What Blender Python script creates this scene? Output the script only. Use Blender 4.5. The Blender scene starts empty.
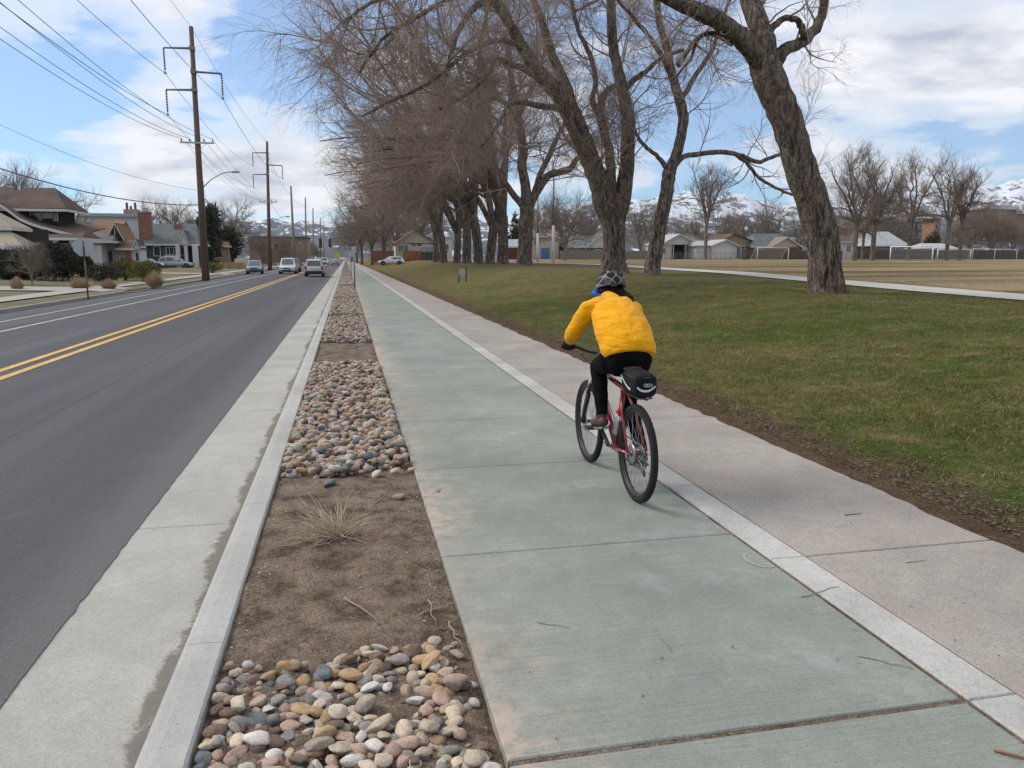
# Street with a raised cycle path along a park, bare elms, snowy mountains
HAZE = True; HAZE_D = 4.2e-5
SUN_E, SUN_ANG, EXPO = 2.1, 24., .46
SKY_GAIN = 1.; CLOUD_GAIN = 7.9
CLOUD_BLOBS = [(700, 190, .10, -.13), (640, 150, .08, -.08), (1000, 175, .08, -.03), (700, 95, .13, -.10), (940, 118, .07, -.16), (880, 132, .07, -.08), (1020, 185, .06, -.1), (760, 175, .10, -.06), (560, 60, .2, -.06), (40, 90, .18, -.12), (300, 75, .15, -.16), (230, 0, .22, .07), (150, 25, .17, .19), (30, 20, .1, .04), (290, 140, .12, .17), (150, 140, .09, .14), (930, 60, .24, .16), (985, 148, .12, -.14), (860, 175, .10, .05), (960, 205, .10, .06), (700, 120, .16, -.03), (0, 10, .1, .10)]
import bpy, math, random
import numpy as np
from mathutils import Vector, Matrix, noise as mnoise
random.seed(7); rng = np.random.default_rng(7)
R = math.radians
scene = bpy.context.scene
COL = scene.collection

# ------------------------------------------------------------------ camera maths (surveying the photograph)
F = 770.; VX, VY = 346., 258.; H = 1.70
TH = math.atan((384 - VY) / F); PS = math.atan((512 - VX) * math.cos(TH) / F)
FW = (math.sin(PS) * math.cos(TH), math.cos(PS) * math.cos(TH), -math.sin(TH))
RT = (math.cos(PS), -math.sin(PS), 0.)
UP = (math.sin(PS) * math.sin(TH), math.cos(PS) * math.sin(TH), math.cos(TH))
def ray(px, py):
    a = (px - 512) / F; b = (384 - py) / F
    return tuple(FW[i] + a * RT[i] + b * UP[i] for i in range(3))
def at(px, py, z=0.):
    d = ray(px, py); t = (z - H) / d[2]; return (d[0] * t, d[1] * t, z)
def atY(px, py, Y):
    d = ray(px, py); t = Y / d[1]; return (d[0] * t, Y, H + d[2] * t)

# ------------------------------------------------------------------ tagging
def tag(o, label=None, cat=None, group=None, kind=None):
    if label: o['label'] = label
    if cat: o['category'] = cat
    if group: o['group'] = group
    if kind: o['kind'] = kind
    return o
def empty(name, loc, rz=0., label=None, cat=None, group=None):
    o = bpy.data.objects.new(name, None); COL.objects.link(o)
    o.location = loc; o.rotation_euler = (0, 0, rz); o.empty_display_size = .1
    return tag(o, label, cat, group)
def kids(o): return [c for c in bpy.data.objects if c.parent == o]
def copy_tree(o, parent=None, cmap=None):
    if cmap is None:
        cmap = {}
        for c in bpy.data.objects:
            if c.parent: cmap.setdefault(c.parent.name, []).append(c)
    c = o.copy(); COL.objects.link(c); c.parent = parent
    for ch in cmap.get(o.name, []): copy_tree(ch, c, cmap)
    return c

# ------------------------------------------------------------------ mesh builder
class MB:
    def __init__(s): s.v = []; s.f = []; s.m = []; s.s = []; s.cur = 0; s.sm = False
    def add(s, vs, fs, smooth=None):
        b = len(s.v); s.v.extend([tuple(v) for v in vs])
        sm = s.sm if smooth is None else smooth
        for f in fs:
            s.f.append(tuple(b + i for i in f)); s.m.append(s.cur); s.s.append(sm)
        return s
    def box(s, a, b, rot=None, about=None):
        x0, y0, z0 = [min(a[i], b[i]) for i in range(3)]; x1, y1, z1 = [max(a[i], b[i]) for i in range(3)]
        vs = [(x0,y0,z0),(x1,y0,z0),(x1,y1,z0),(x0,y1,z0),(x0,y0,z1),(x1,y0,z1),(x1,y1,z1),(x0,y1,z1)]
        if rot is not None:
            c = Vector(about) if about else (Vector(a) + Vector(b)) / 2
            vs = [tuple(c + rot @ (Vector(v) - c)) for v in vs]
        return s.add(vs, [(3,2,1,0),(4,5,6,7),(0,1,5,4),(1,2,6,5),(2,3,7,6),(3,0,4,7)], False)
    def quad(s, *p): return s.add(p, [tuple(range(len(p)))], False)
    def prism(s, poly, axis, a, b):
        """poly: 2D points in the two other axes, extruded along axis from a to b."""
        def mk(p, t):
            return (t, p[0], p[1]) if axis == 'x' else (p[0], t, p[1]) if axis == 'y' else (p[0], p[1], t)
        n = len(poly)
        vs = [mk(p, a) for p in poly] + [mk(p, b) for p in poly]
        ar = sum(poly[i][0] * poly[(i+1) % n][1] - poly[(i+1) % n][0] * poly[i][1] for i in range(n))
        flip = (ar > 0) != (axis == 'y')
        if b < a: flip = not flip
        fs = [tuple(range(n)), tuple(range(2*n-1, n-1, -1))] + [(i, i+n, (i+1) % n + n, (i+1) % n) for i in range(n)]
        if flip: fs = [tuple(reversed(f)) for f in fs]
        return s.add(vs, fs, False)
    def slab(s, pts, thick):
        """planar polygon (3D points) given a thickness downwards along its normal"""
        P = [Vector(p) for p in pts]; n = Vector((0,0,0))
        for i in range(len(P)): n += (P[i] - P[0]).cross(P[(i+1) % len(P)] - P[0])
        n.normalize()
        if n.z < 0: P.reverse(); n = -n
        Q = [p - n * thick for p in P]; k = len(P)
        return s.add(P + Q, [tuple(range(k)), tuple(range(2*k-1, k-1, -1))] + [(i, i+k, (i+1) % k + k, (i+1) % k) for i in range(k)], False)
    def tube(s, pts, rad, n=8, cap=True, closed=False, squash=None):
        P = [Vector(p) for p in pts]; m = len(P)
        rad = rad if hasattr(rad, '__len__') else [rad] * m
        vs = []; ref = None
        for i in range(m):
            if closed: t = P[(i+1) % m] - P[i-1]
            else: t = P[min(i+1, m-1)] - P[max(i-1, 0)]
            t.normalize()
            if ref is None:
                ref = Vector((0,0,1)) if abs(t.z) < .9 else Vector((1,0,0))
            u = (ref - t * ref.dot(t)).normalized(); w = t.cross(u); ref = u
            for k in range(n):
                a = 2 * math.pi * k / n
                q = u * math.cos(a) + w * math.sin(a)
                vs.append(tuple(P[i] + q * rad[i]))
        fs = []
        for i in range(m if closed else m - 1):
            j = (i + 1) % m
            for k in range(n):
                l = (k + 1) % n
                fs.append((i*n+k, i*n+l, j*n+l, j*n+k))
        if cap and not closed:
            fs.append(tuple(reversed(range(n)))); fs.append(tuple(range((m-1)*n, m*n)))
        return s.add(vs, fs, True)
    def ball(s, c, r, nu=12, nv=8, rot=None):
        r = r if hasattr(r, '__len__') else (r, r, r)
        vs = []
        for j in range(1, nv):
            ph = math.pi * j / nv
            for i in range(nu):
                a = 2 * math.pi * i / nu
                p = Vector((r[0]*math.sin(ph)*math.cos(a), r[1]*math.sin(ph)*math.sin(a), r[2]*math.cos(ph)))
                if rot is not None: p = rot @ p
                vs.append(tuple(Vector(c) + p))
        for z in (1, -1):
            p = Vector((0, 0, r[2]*z))
            if rot is not None: p = rot @ p
            vs.append(tuple(Vector(c) + p))
        T = len(vs) - 2; B = T + 1; fs = []
        for i in range(nu):
            k = (i+1) % nu
            fs.append((T, i, k)); fs.append((B, (nv-2)*nu+k, (nv-2)*nu+i))
            for j in range(nv-2): fs.append((j*nu+i, (j+1)*nu+i, (j+1)*nu+k, j*nu+k))
        return s.add(vs, fs, True)
    def lathe(s, prof, c=(0,0,0), n=16, axis='z'):
        vs = []
        for (r, h) in prof:
            for k in range(n):
                a = 2*math.pi*k/n; p = (r*math.cos(a), r*math.sin(a), h)
                if axis == 'x': p = (p[2], p[0], p[1])
                if axis == 'y': p = (p[1], p[2], p[0])
                vs.append((c[0]+p[0], c[1]+p[1], c[2]+p[2]))
        fs = []
        for i in range(len(prof)-1):
            for k in range(n):
                l = (k+1) % n; fs.append((i*n+k, i*n+l, (i+1)*n+l, (i+1)*n+k))
        fs.append(tuple(reversed(range(n)))); fs.append(tuple(range((len(prof)-1)*n, len(prof)*n)))
        return s.add(vs, fs, True)
    def build(s, name, mats, parent=None, loc=None, rz=0., fix=True):
        me = bpy.data.meshes.new(name); me.from_pydata(s.v, [], s.f)
        mats = mats if isinstance(mats, (list, tuple)) else [mats]
        for m in mats: me.materials.append(m)
        me.polygons.foreach_set('material_index', s.m); me.polygons.foreach_set('use_smooth', s.s)
        me.update()
        if fix:
            import bmesh
            bm = bmesh.new(); bm.from_mesh(me); bmesh.ops.recalc_face_normals(bm, faces=bm.faces); bm.to_mesh(me); bm.free()
        o = bpy.data.objects.new(name, me); COL.objects.link(o)
        if parent: o.parent = parent
        if loc: o.location = loc
        o.rotation_euler = (0, 0, rz)
        return o
def fastmesh(name, V, Fq, mats, midx=None, smooth=False, parent=None):
    """numpy mesh: V (n,3), Fq (m,k)"""
    me = bpy.data.meshes.new(name); V = np.asarray(V, np.float32); Fq = np.asarray(Fq, np.int32); k = Fq.shape[1]
    me.vertices.add(len(V)); me.vertices.foreach_set('co', V.ravel())
    me.loops.add(Fq.size); me.loops.foreach_set('vertex_index', Fq.ravel())
    me.polygons.add(len(Fq)); me.polygons.foreach_set('loop_start', np.arange(0, Fq.size, k, dtype=np.int32))
    try: me.polygons.foreach_set('loop_total', np.full(len(Fq), k, np.int32))
    except Exception: pass
    for m in (mats if isinstance(mats, (list, tuple)) else [mats]): me.materials.append(m)
    if midx is not None: me.polygons.foreach_set('material_index', np.asarray(midx, np.int32))
    me.polygons.foreach_set('use_smooth', np.full(len(Fq), smooth, bool))
    me.update(calc_edges=True); me.validate()
    o = bpy.data.objects.new(name, me); COL.objects.link(o)
    if parent: o.parent = parent
    return o

# ------------------------------------------------------------------ materials
def newmat(name):
    m = bpy.data.materials.new(name); m.use_nodes = True
    nt = m.node_tree; b = nt.nodes['Principled BSDF']; return m, nt, b
class G:
    """tiny node-graph helper"""
    def __init__(s, nt): s.nt = nt; s.n = nt.nodes; s.l = nt.links
    def N(s, t, **kw):
        n = s.n.new(t)
        for k, v in kw.items():
            if k.startswith('i_'): n.inputs[k[2:].replace('_', ' ')].default_value = v
            else: setattr(n, k, v)
        return n
    def L(s, a, b): s.l.new(a, b)
    def coord(s, kind='Object', scale=(1,1,1), loc=(0,0,0)):
        t = s.N('ShaderNodeTexCoord'); m = s.N('ShaderNodeMapping'); s.L(t.outputs[kind], m.inputs[0])
        m.inputs['Scale'].default_value = scale; m.inputs['Location'].default_value = loc; return m.outputs[0]
    def noise(s, vec, scale, detail=4, rough=.55, dist=0., out='Fac'):
        n = s.N('ShaderNodeTexNoise'); n.inputs['Scale'].default_value = scale; n.inputs['Detail'].default_value = detail
        n.inputs['Roughness'].default_value = rough; n.inputs['Distortion'].default_value = dist
        s.L(vec, n.inputs['Vector']); return n.outputs[out]
    def ramp(s, fac, stops, interp='LINEAR'):
        r = s.N('ShaderNodeValToRGB'); r.color_ramp.interpolation = interp; e = r.color_ramp.elements
        while len(e) < len(stops): e.new(.5)
        for i, (p, c) in enumerate(stops):
            e[i].position = p
            e[i].color = (c, c, c, 1) if not hasattr(c, '__len__') else (*c[:3], 1)
        s.L(fac, r.inputs[0]); return r.outputs[0]
    def mix(s, fac, a, b, mode='MIX'):
        m = s.N('ShaderNodeMix', data_type='RGBA', blend_type=mode)
        for sock, v in ((m.inputs[0], fac), (m.inputs[6], a), (m.inputs[7], b)):
            if hasattr(v, 'is_linked') or hasattr(v, 'links'): s.L(v, sock)
            elif hasattr(v, '__len__'): sock.default_value = (*v[:3], 1)
            else: sock.default_value = v if sock == m.inputs[0] else (v, v, v, 1)
        return m.outputs[2]
    def math(s, op, a, b=None, clamp=False):
        m = s.N('ShaderNodeMath', operation=op, use_clamp=clamp)
        for i, v in enumerate((a, b)):
            if v is None: continue
            if hasattr(v, 'links'): s.L(v, m.inputs[i])
            else: m.inputs[i].default_value = v
        return m.outputs[0]
    def sep(s, vec):
        n = s.N('ShaderNodeSeparateXYZ'); s.L(vec, n.inputs[0]); return n.outputs
    def bump(s, h, strength, dist=.01, nrm=None):
        b = s.N('ShaderNodeBump'); b.inputs['Strength'].default_value = strength; b.inputs['Distance'].default_value = dist
        s.L(h, b.inputs['Height'])
        if nrm is not None: s.L(nrm, b.inputs['Normal'])
        return b.outputs[0]
def pm(name, col, rough=.7, col2=None, scale=3., bump=0., bscale=30., bdist=.01, metal=0., spec=.5, detail=4, coat=0., sc=(1,1,1), kind='Object', lo=.3, hi=.7):
    m, nt, b = newmat(name); g = G(nt)
    b.inputs['Roughness'].default_value = rough; b.inputs['Metallic'].default_value = metal
    b.inputs['Specular IOR Level'].default_value = spec; b.inputs['Coat Weight'].default_value = coat
    if col2 is None: col2 = tuple(c * .8 for c in col)
    v = g.coord(kind, sc)
    f = g.noise(v, scale, detail)
    c = g.ramp(f, [(lo, col), (hi, col2)])
    g.L(c, b.inputs['Base Color'])
    if bump: g.L(g.bump(g.noise(v, bscale, 5), bump, bdist), b.inputs['Normal'])
    return m
def glassy(name, col=(.03,.035,.04), rough=.08):
    m, nt, b = newmat(name); g = G(nt)
    f = g.noise(g.coord('Object'), 1.3, 2)
    g.L(g.ramp(f, [(.3, col), (.7, tuple(c*1.6 for c in col))]), b.inputs['Base Color'])
    b.inputs['Roughness'].default_value = rough; b.inputs['Specular IOR Level'].default_value = .7
    return m
M = {}
def concrete(name, base, grain=.06, stain=.18, rough=.88, extra=None):
    m, nt, b = newmat(name); g = G(nt); v = g.coord('Object')
    big = g.noise(v, .9, 6, .65); mid = g.noise(v, 7., 6, .72, .4); fine = g.noise(v, 130., 4, .8); gr2 = g.noise(v, 46., 4, .75); pit = g.noise(v, 70., 2, .5)
    c = g.mix(g.ramp(big, [(.36, 0.), (.64, 1.)]), tuple(k*(1+stain*.5) for k in base), tuple(k*(1-stain) for k in base))
    c = g.mix(g.math('MULTIPLY', g.ramp(mid, [(.42, 0.), (.62, 1.)]), .45), c, tuple(k*(.78) for k in base))
    c = g.mix(1., c, g.ramp(fine, [(.38, 1-grain*4.5), (.62, 1+grain*3)]), 'MULTIPLY')
    c = g.mix(1., c, g.ramp(gr2, [(.38, 1-grain*2), (.62, 1+grain*1.6)]), 'MULTIPLY')
    c = g.mix(g.math('MULTIPLY', g.ramp(pit, [(.665, 0.), (.70, 1.)]), .6), c, tuple(k*.35 for k in base))
    if extra: c = extra(g, v, c)
    g.L(c, b.inputs['Base Color']); b.inputs['Roughness'].default_value = rough; b.inputs['Specular IOR Level'].default_value = .22
    n = g.bump(fine, .5, .004); n = g.bump(mid, .3, .012, n)
    g.L(n, b.inputs['Normal']); return m

def green_extra(g, v, c):
    x, y, z = g.sep(v)
    # pinkish tan mud stain beside the bed, with its own ragged outline
    nz = g.noise(v, 3.2, 6, .65, .6)
    ex = g.math('ADD', x, g.math('MULTIPLY', g.math('SUBTRACT', nz, .5), 1.1))
    mask = g.ramp(ex, [(.50, 1.), (.86, 0.)])
    along = g.ramp(g.noise(v, .55, 2), [(.42, 0.), (.58, 1.)])
    brk = g.ramp(g.noise(v, 9., 5, .7), [(.38, 0.), (.56, 1.)])
    mm = g.math('MULTIPLY', g.math('MULTIPLY', mask, brk), g.math('ADD', g.math('MULTIPLY', along, .6), .18))
    c = g.mix(mm, c, (.47, .37, .30))
    # broom streaks across the path
    st = g.noise(g.coord('Object', (1.2, 60, 1)), 1.6, 3)
    c = g.mix(.8, c, g.ramp(st, [(.40, .90), (.60, 1.06)]), 'MULTIPLY')
    sc2 = g.ramp(g.noise(g.coord('Object', (7, .5, 1)), 1.6, 5, .7, .8), [(.60, 0.), (.68, 1.)])
    c = g.mix(g.math('MULTIPLY', sc2, .22), c, (.16, .17, .16))
    # pale salt patches
    p = g.noise(v, 1.7, 6, .7, .3)
    c = g.mix(g.math('MULTIPLY', g.ramp(p, [(.55, 0.), (.75, 1.)]), .35), c, (.45, .48, .45))
    return c
M['green'] = concrete('green_tinted_concrete', (.262, .282, .254), .042, .20, .85, green_extra)
def walk_extra(g, v, c):
    p = g.noise(v, 190., 2, .4); q = g.noise(v, 1.4, 5, .6)
    c = g.mix(g.math('MULTIPLY', g.ramp(p, [(.62, 0.), (.7, 1.)]), .45), c, (.52, .50, .47))
    c = g.mix(g.math('MULTIPLY', g.ramp(q, [(.5, 0.), (.7, 1.)]), .35), c, (.36, .285, .25))
    return c
M['walk'] = concrete('old_sidewalk_concrete', (.33, .304, .276), .058, .22, .92, walk_extra)
M['strip'] = concrete('pale_concrete_band', (.445, .44, .425), .04, .28)
M['kerb'] = concrete('kerb_concrete', (.41, .412, .395), .028, .14)
def gutter_extra(g, v, c):
    x, y, z = g.sep(v)
    nz = g.noise(g.coord('Object', (1, 1, 1)), 4.6, 8, .78, .9); br = g.noise(v, .8, 3, .6)
    ex = g.math('ADD', g.math('ADD', x, 1.), g.math('MULTIPLY', g.math('SUBTRACT', nz, .5), .26))
    ex = g.math('ADD', ex, g.math('MULTIPLY', g.math('SUBTRACT', br, .5), .22))
    mask = g.ramp(ex, [(.118, 0.), (.15, 1.)])                          # dried mud line along the kerb foot
    c = g.mix(g.math('MULTIPLY', mask, .8), c, g.mix(g.noise(v, 60., 4, .8), (.07, .06, .05), (.20, .17, .145)))
    lip = g.ramp(g.math('ADD', g.math('ADD', x, 1.5), g.math('MULTIPLY', g.math('SUBTRACT', nz, .5), .10)), [(.03, 1.), (.06, 0.)])
    c = g.mix(g.math('MULTIPLY', lip, .55), c, (.15, .145, .14)); return c
M['gutter'] = concrete('gutter_concrete', (.405, .395, .368), .035, .16, .88, gutter_extra)
M['fargrey'] = concrete('far_sidewalk_concrete', (.36, .35, .33), .05, .15)

def asphalt():
    m, nt, b = newmat('asphalt'); g = G(nt); v = g.coord('Object')
    fine = g.noise(v, 75., 4, .8); sp = g.N('ShaderNodeTexVoronoi'); sp.inputs['Scale'].default_value = 95.; g.L(v, sp.inputs['Vector'])
    big = g.noise(g.coord('Object', (1, .12, 1)), .8, 4)
    c = g.mix(g.ramp(big, [(.3, 0.), (.7, 1.)]), (.075, .079, .088), (.094, .097, .105))
    c = g.mix(1., c, g.ramp(fine, [(.38, .58), (.62, 1.5)]), 'MULTIPLY')
    c = g.mix(g.math('MULTIPLY', g.ramp(g.noise(v, 110., 2, .5), [(.64, 0.), (.70, 1.)]), .6), c, (.27, .265, .26))
    x, y, z = g.sep(v)
    edge = g.ramp(g.math('ADD', x, g.math('MULTIPLY', g.noise(v, 3., 4), .3)), [(0., 0.), (1., 1.)])
    wheel = g.noise(g.coord('Object', (1, .02, 1)), 1.1, 2)
    c = g.mix(g.math('MULTIPLY', g.ramp(wheel, [(.44, 0.), (.56, 1.)]), .55), c, (.064, .066, .073))
    oil = g.ramp(g.noise(g.coord('Object', (1, .35, 1)), 1.7, 6, .75, .8), [(.58, 0.), (.70, 1.)]); c = g.mix(g.math('MULTIPLY', oil, .35), c, (.135, .135, .135))
    lipw = g.ramp(g.math('ADD', g.math('ADD', x, 2.2), g.math('MULTIPLY', g.math('SUBTRACT', g.noise(v, 1.2, 5, .7), .5), .5)), [(.2, 0.), (.6, 1.)])
    c = g.mix(g.math('MULTIPLY', lipw, .40), c, (.15, .148, .145))
    ck = g.math('ABSOLUTE', g.math('SUBTRACT', g.noise(g.coord('Object', (.5, .16, 1)), .9, 6, .6, .4), .5)); ckm = g.math('MULTIPLY', g.ramp(ck, [(.0012, 1.), (.0028, 0.)]), g.ramp(g.noise(v, .13, 2), [(.5, 0.), (.56, 1.)]))
    c = g.mix(g.math('MULTIPLY', ckm, .7), c, (.03, .03, .032))
    sm = g.math('ABSOLUTE', g.math('ADD', g.math('ADD', x, 3.35), g.math('MULTIPLY', g.math('SUBTRACT', g.noise(v, .5, 3), .5), .08)))
    c = g.mix(g.math('MULTIPLY', g.ramp(sm, [(.008, 1.), (.02, 0.)]), .5), c, (.045, .045, .05))
    g.L(c, b.inputs['Base Color']); b.inputs['Roughness'].default_value = .85; b.inputs['Specular IOR Level'].default_value = .2
    g.L(g.bump(sp.outputs['Distance'], .5, .006), b.inputs['Normal']); return m
M['asphalt'] = asphalt()
def paint(name, col):
    m, nt, b = newmat(name); g = G(nt); v = g.coord('Object')
    w = g.ramp(g.noise(v, 22., 6, .7), [(.40, 1.), (.52, 0.)])
    c = g.mix(g.math('MULTIPLY', w, .6), g.mix(g.ramp(g.noise(v, 1.1, 3), [(.3, 0.), (.7, 1.)]), col, tuple(k*.8 for k in col)), (.12, .12, .12))
    g.L(c, b.inputs['Base Color']); b.inputs['Roughness'].default_value = .7; return m
M['yellow'] = paint('yellow_road_paint', (.72, .42, .07)); M['whitep'] = paint('white_road_paint', (.5, .5, .5))
def soil():
    m, nt, b = newmat('soil'); g = G(nt); v = g.coord('Object')
    a = g.noise(v, 4.5, 7, .72); c = g.ramp(a, [(.38, (.070, .050, .036)), (.5, (.145, .110, .082)), (.64, (.20, .158, .122))])
    c = g.mix(1., c, g.ramp(g.noise(v, 85., 5, .8), [(.38, .45), (.62, 1.55)]), 'MULTIPLY')
    vo = g.N('ShaderNodeTexVoronoi'); vo.inputs['Scale'].default_value = 75.; g.L(v, vo.inputs['Vector'])
    gm = g.math('MULTIPLY', g.ramp(vo.outputs['Distance'], [(.12, 1.), (.2, 0.)]), g.ramp(g.noise(v, 40., 2), [(.5, 0.), (.6, 1.)]))
    c = g.mix(g.math('MULTIPLY', gm, .8), c, (.38, .33, .27))
    g.L(c, b.inputs['Base Color']); b.inputs['Roughness'].default_value = .95; b.inputs['Specular IOR Level'].default_value = .2
    n = g.bump(g.noise(v, 110., 5, .7), .8, .008); g.L(g.bump(g.noise(v, 22., 4), .6, .02, n), b.inputs['Normal']); return m
M['soil'] = soil()
def lawnmat():
    m, nt, b = newmat('winter_lawn'); g = G(nt); v = g.coord('Object'); x, y, z = g.sep(v)
    n1 = g.noise(v, .26, 6, .68, .5); n2 = g.noise(v, 2.2, 5, .7); n3 = g.noise(g.coord('Object', (1, 1, 1)), 60., 4, .8)
    green = g.mix(g.ramp(n1, [(.42, 0.), (.58, 1.)]), (.062, .096, .014), (.128, .118, .038))
    tan = g.mix(g.ramp(n2, [(.3, 0.), (.7, 1.)]), (.17, .125, .062), (.25, .185, .10))
    # the playing field beyond the footpath lies dormant in mown bands
    xx = g.math('ADD', x, g.math('MULTIPLY', g.math('SUBTRACT', n1, .5), 3.))
    field = g.ramp(g.math('DIVIDE', g.math('SUBTRACT', xx, 18.5), 6.), [(0., 0.), (.35, 1.)])
    band = g.ramp(g.noise(g.coord('Object', (.12, .9, 1)), .28, 3, .6, .1), [(.40, 0.), (.56, 1.)])
    fcol = g.mix(band, (.125, .105, .05), (.34, .255, .15))
    far = g.ramp(g.math('DIVIDE', y, 100.), [(.12, 0.), (.6, 1.)])
    pat = g.ramp(g.noise(v, 1.1, 6, .72, .5), [(.47, 0.), (.66, 1.)])
    c = g.mix(g.math('MULTIPLY', pat, .75), green, tan)
    c = g.mix(g.math('MULTIPLY', far, .7), c, (.165, .130, .062))
    c = g.mix(field, c, fcol)
    # bare trodden margin along the sidewalk, ragged
    ex = g.math('ADD', x, g.math('MULTIPLY', g.math('SUBTRACT', g.noise(v, 1.6, 6, .7), .5), 1.7))
    bare = g.ramp(g.math('SUBTRACT', ex, 3.9), [(.30, 1.), (.85, 0.)])
    c = g.mix(g.math('MULTIPLY', bare, .92), c, g.mix(n3, (.06, .038, .025), (.17, .11, .072)))
    c = g.mix(1., c, g.ramp(n3, [(.36, .42), (.64, 1.5)]), 'MULTIPLY')
    dk = g.ramp(g.noise(v, 3.4, 6, .75, .6), [(.40, .62), (.58, 1.1)]); c = g.mix(.9, c, dk, 'MULTIPLY')
    sp = g.ramp(g.noise(v, 26., 3, .6), [(.68, 0.), (.73, 1.)])
    c = g.mix(g.math('MULTIPLY', sp, .45), c, (.33, .27, .19))
    g.L(c, b.inputs['Base Color']); b.inputs['Roughness'].default_value = 1.; b.inputs['Specular IOR Level'].default_value = .1
    n = g.bump(n3, .8, .03); g.L(g.bump(g.noise(v, 9., 4), .5, .05, n), b.inputs['Normal']); return m
M['lawn'] = lawnmat()
M['ground'] = pm('dry_ground', (.13,.105,.075), .95, (.19,.16,.12), .15, .5, 8., .05, spec=.1)
M['yard'] = pm('dry_yard', (.10,.10,.045), .95, (.20,.165,.11), .5, .6, 12., .05, spec=.1)
def bark(name, a, b_):
    m, nt, b = newmat(name); g = G(nt)
    v = g.coord('Object', (1, 1, .22)); w = g.coord('Object')
    n = g.noise(v, 8., 6, .72, 1.1); f = g.noise(g.coord('Object', (1, 1, .5)), 26., 4, .75)
    c = g.ramp(n, [(.40, tuple(k*.34 for k in a)), (.48, a), (.60, b_)])
    c = g.mix(1., c, g.ramp(f, [(.38, .5), (.62, 1.4)]), 'MULTIPLY')
    c = g.mix(g.math('MULTIPLY', g.ramp(g.noise(w, .7, 3), [(.5, 0.), (.7, 1.)]), .3), c, (.26, .185, .12))
    g.L(c, b.inputs['Base Color']); b.inputs['Roughness'].default_value = 1.; b.inputs['Specular IOR Level'].default_value = .05
    nn = g.bump(n, .9, .07); g.L(g.bump(f, .7, .03, nn), b.inputs['Normal']); return m
M['bark'] = bark('furrowed_bark', (.115,.090,.071), (.235,.193,.16))
M['barkfar'] = bark('pale_bark', (.16,.135,.115), (.32,.28,.24))
M['twig'] = pm('twig_bark', (.225,.170,.138), .95, (.34,.265,.215), .35, spec=.2)
M['twigfar'] = pm('distant_twig_bark', (.18,.14,.115), .95, (.27,.22,.18), .1, spec=.2)
M['drytwig'] = pm('dry_twig', (.36,.29,.205), .9, (.52,.44,.33), 20., spec=.2)
# ================================================================== SETTING: ground
RZ = -.13          # road surface at the gutter side; the cycle path is z = 0
GP = [(-10, .42), (5, .45), (20, .72), (28, .85), (35, .98), (43, 1.02), (56, 1.17), (64, 1.2), (115, 1.15), (145, 1.33), (170, 1.5), (400, 1.6)]
def GY(y):
    for (a, p), (b, q) in zip(GP, GP[1:]):
        if y <= b: return p + (q - p) * max(0, (y - a) / (b - a))
    return GP[-1][1]
def GH(x, y):
    t = min(1, max(0, (x - 4.1) / 9.)); t = t * t * (3 - 2 * t)
    return -.012 + t * GY(y)
def sheet(name, xs, ys, hf, mat, smooth=True):
    X, Y = np.meshgrid(xs, ys); V = np.stack([X, Y, np.vectorize(hf)(X, Y)], -1).reshape(-1, 3)
    nx, ny = len(xs), len(ys); i = np.arange(nx - 1)[None, :] + np.arange(ny - 1)[:, None] * nx; i = i.ravel()
    Fq = np.stack([i, i + 1, i + nx + 1, i + nx], 1)
    o = fastmesh(name, V, Fq, mat, smooth=smooth); o['kind'] = 'structure'; return o
# far plain, one sheet out to the horizon
xs = np.array([-9000, -3000, -800, -200, -80, -40, -11.55, -11.45, 3.9, 4.0, 40, 260, 900, 3000, 9000.])
ys = np.array([-60, 0, 100, 240, 420, 800, 2000, 5000, 14000.])
sheet('ground', xs, ys, lambda x, y: -.32, M['ground'], False)
# lawn + playing field
def lawnh(x, y):
    h = GH(x, y)
    if y < 60: h += (mnoise.noise((x * .9, y * .9, 3.)) * .018 + mnoise.noise((x * 3.3, y * 3.3, 5.)) * .008) * min(1, max(0, (x - 3.9) / .5))
    return h
def spaced(segs):
    out = []
    for a, b, s in segs: out += list(np.arange(a, b, s))
    return np.array(out + [segs[-1][1]])
sheet('lawn', spaced([(3.87, 14, .08), (14, 30, .5), (30, 300, 6.)]), spaced([(-4, 2, .5), (2, 20, .08), (20, 60, .4), (60, 420, 4.)]), lawnh, M['lawn'])
_me = bpy.data.objects['lawn'].data
for _v in _me.vertices:      # turf and soil creep over the edge of the sidewalk
    if _v.co.x < 3.89: _v.co.x = 3.80 + .07 * mnoise.noise((_v.co.y * 1.1, 0, 0)) + .05 * mnoise.noise((_v.co.y * 5, 3, 0)) + .02 * mnoise.noise((_v.co.y * 17, 3, 0)); _v.co.z = .0035
    elif _v.co.x < 3.99: _v.co.z = max(_v.co.z, .009 + .006 * mnoise.noise((_v.co.x * 30, _v.co.y * 30, 0)))
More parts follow.
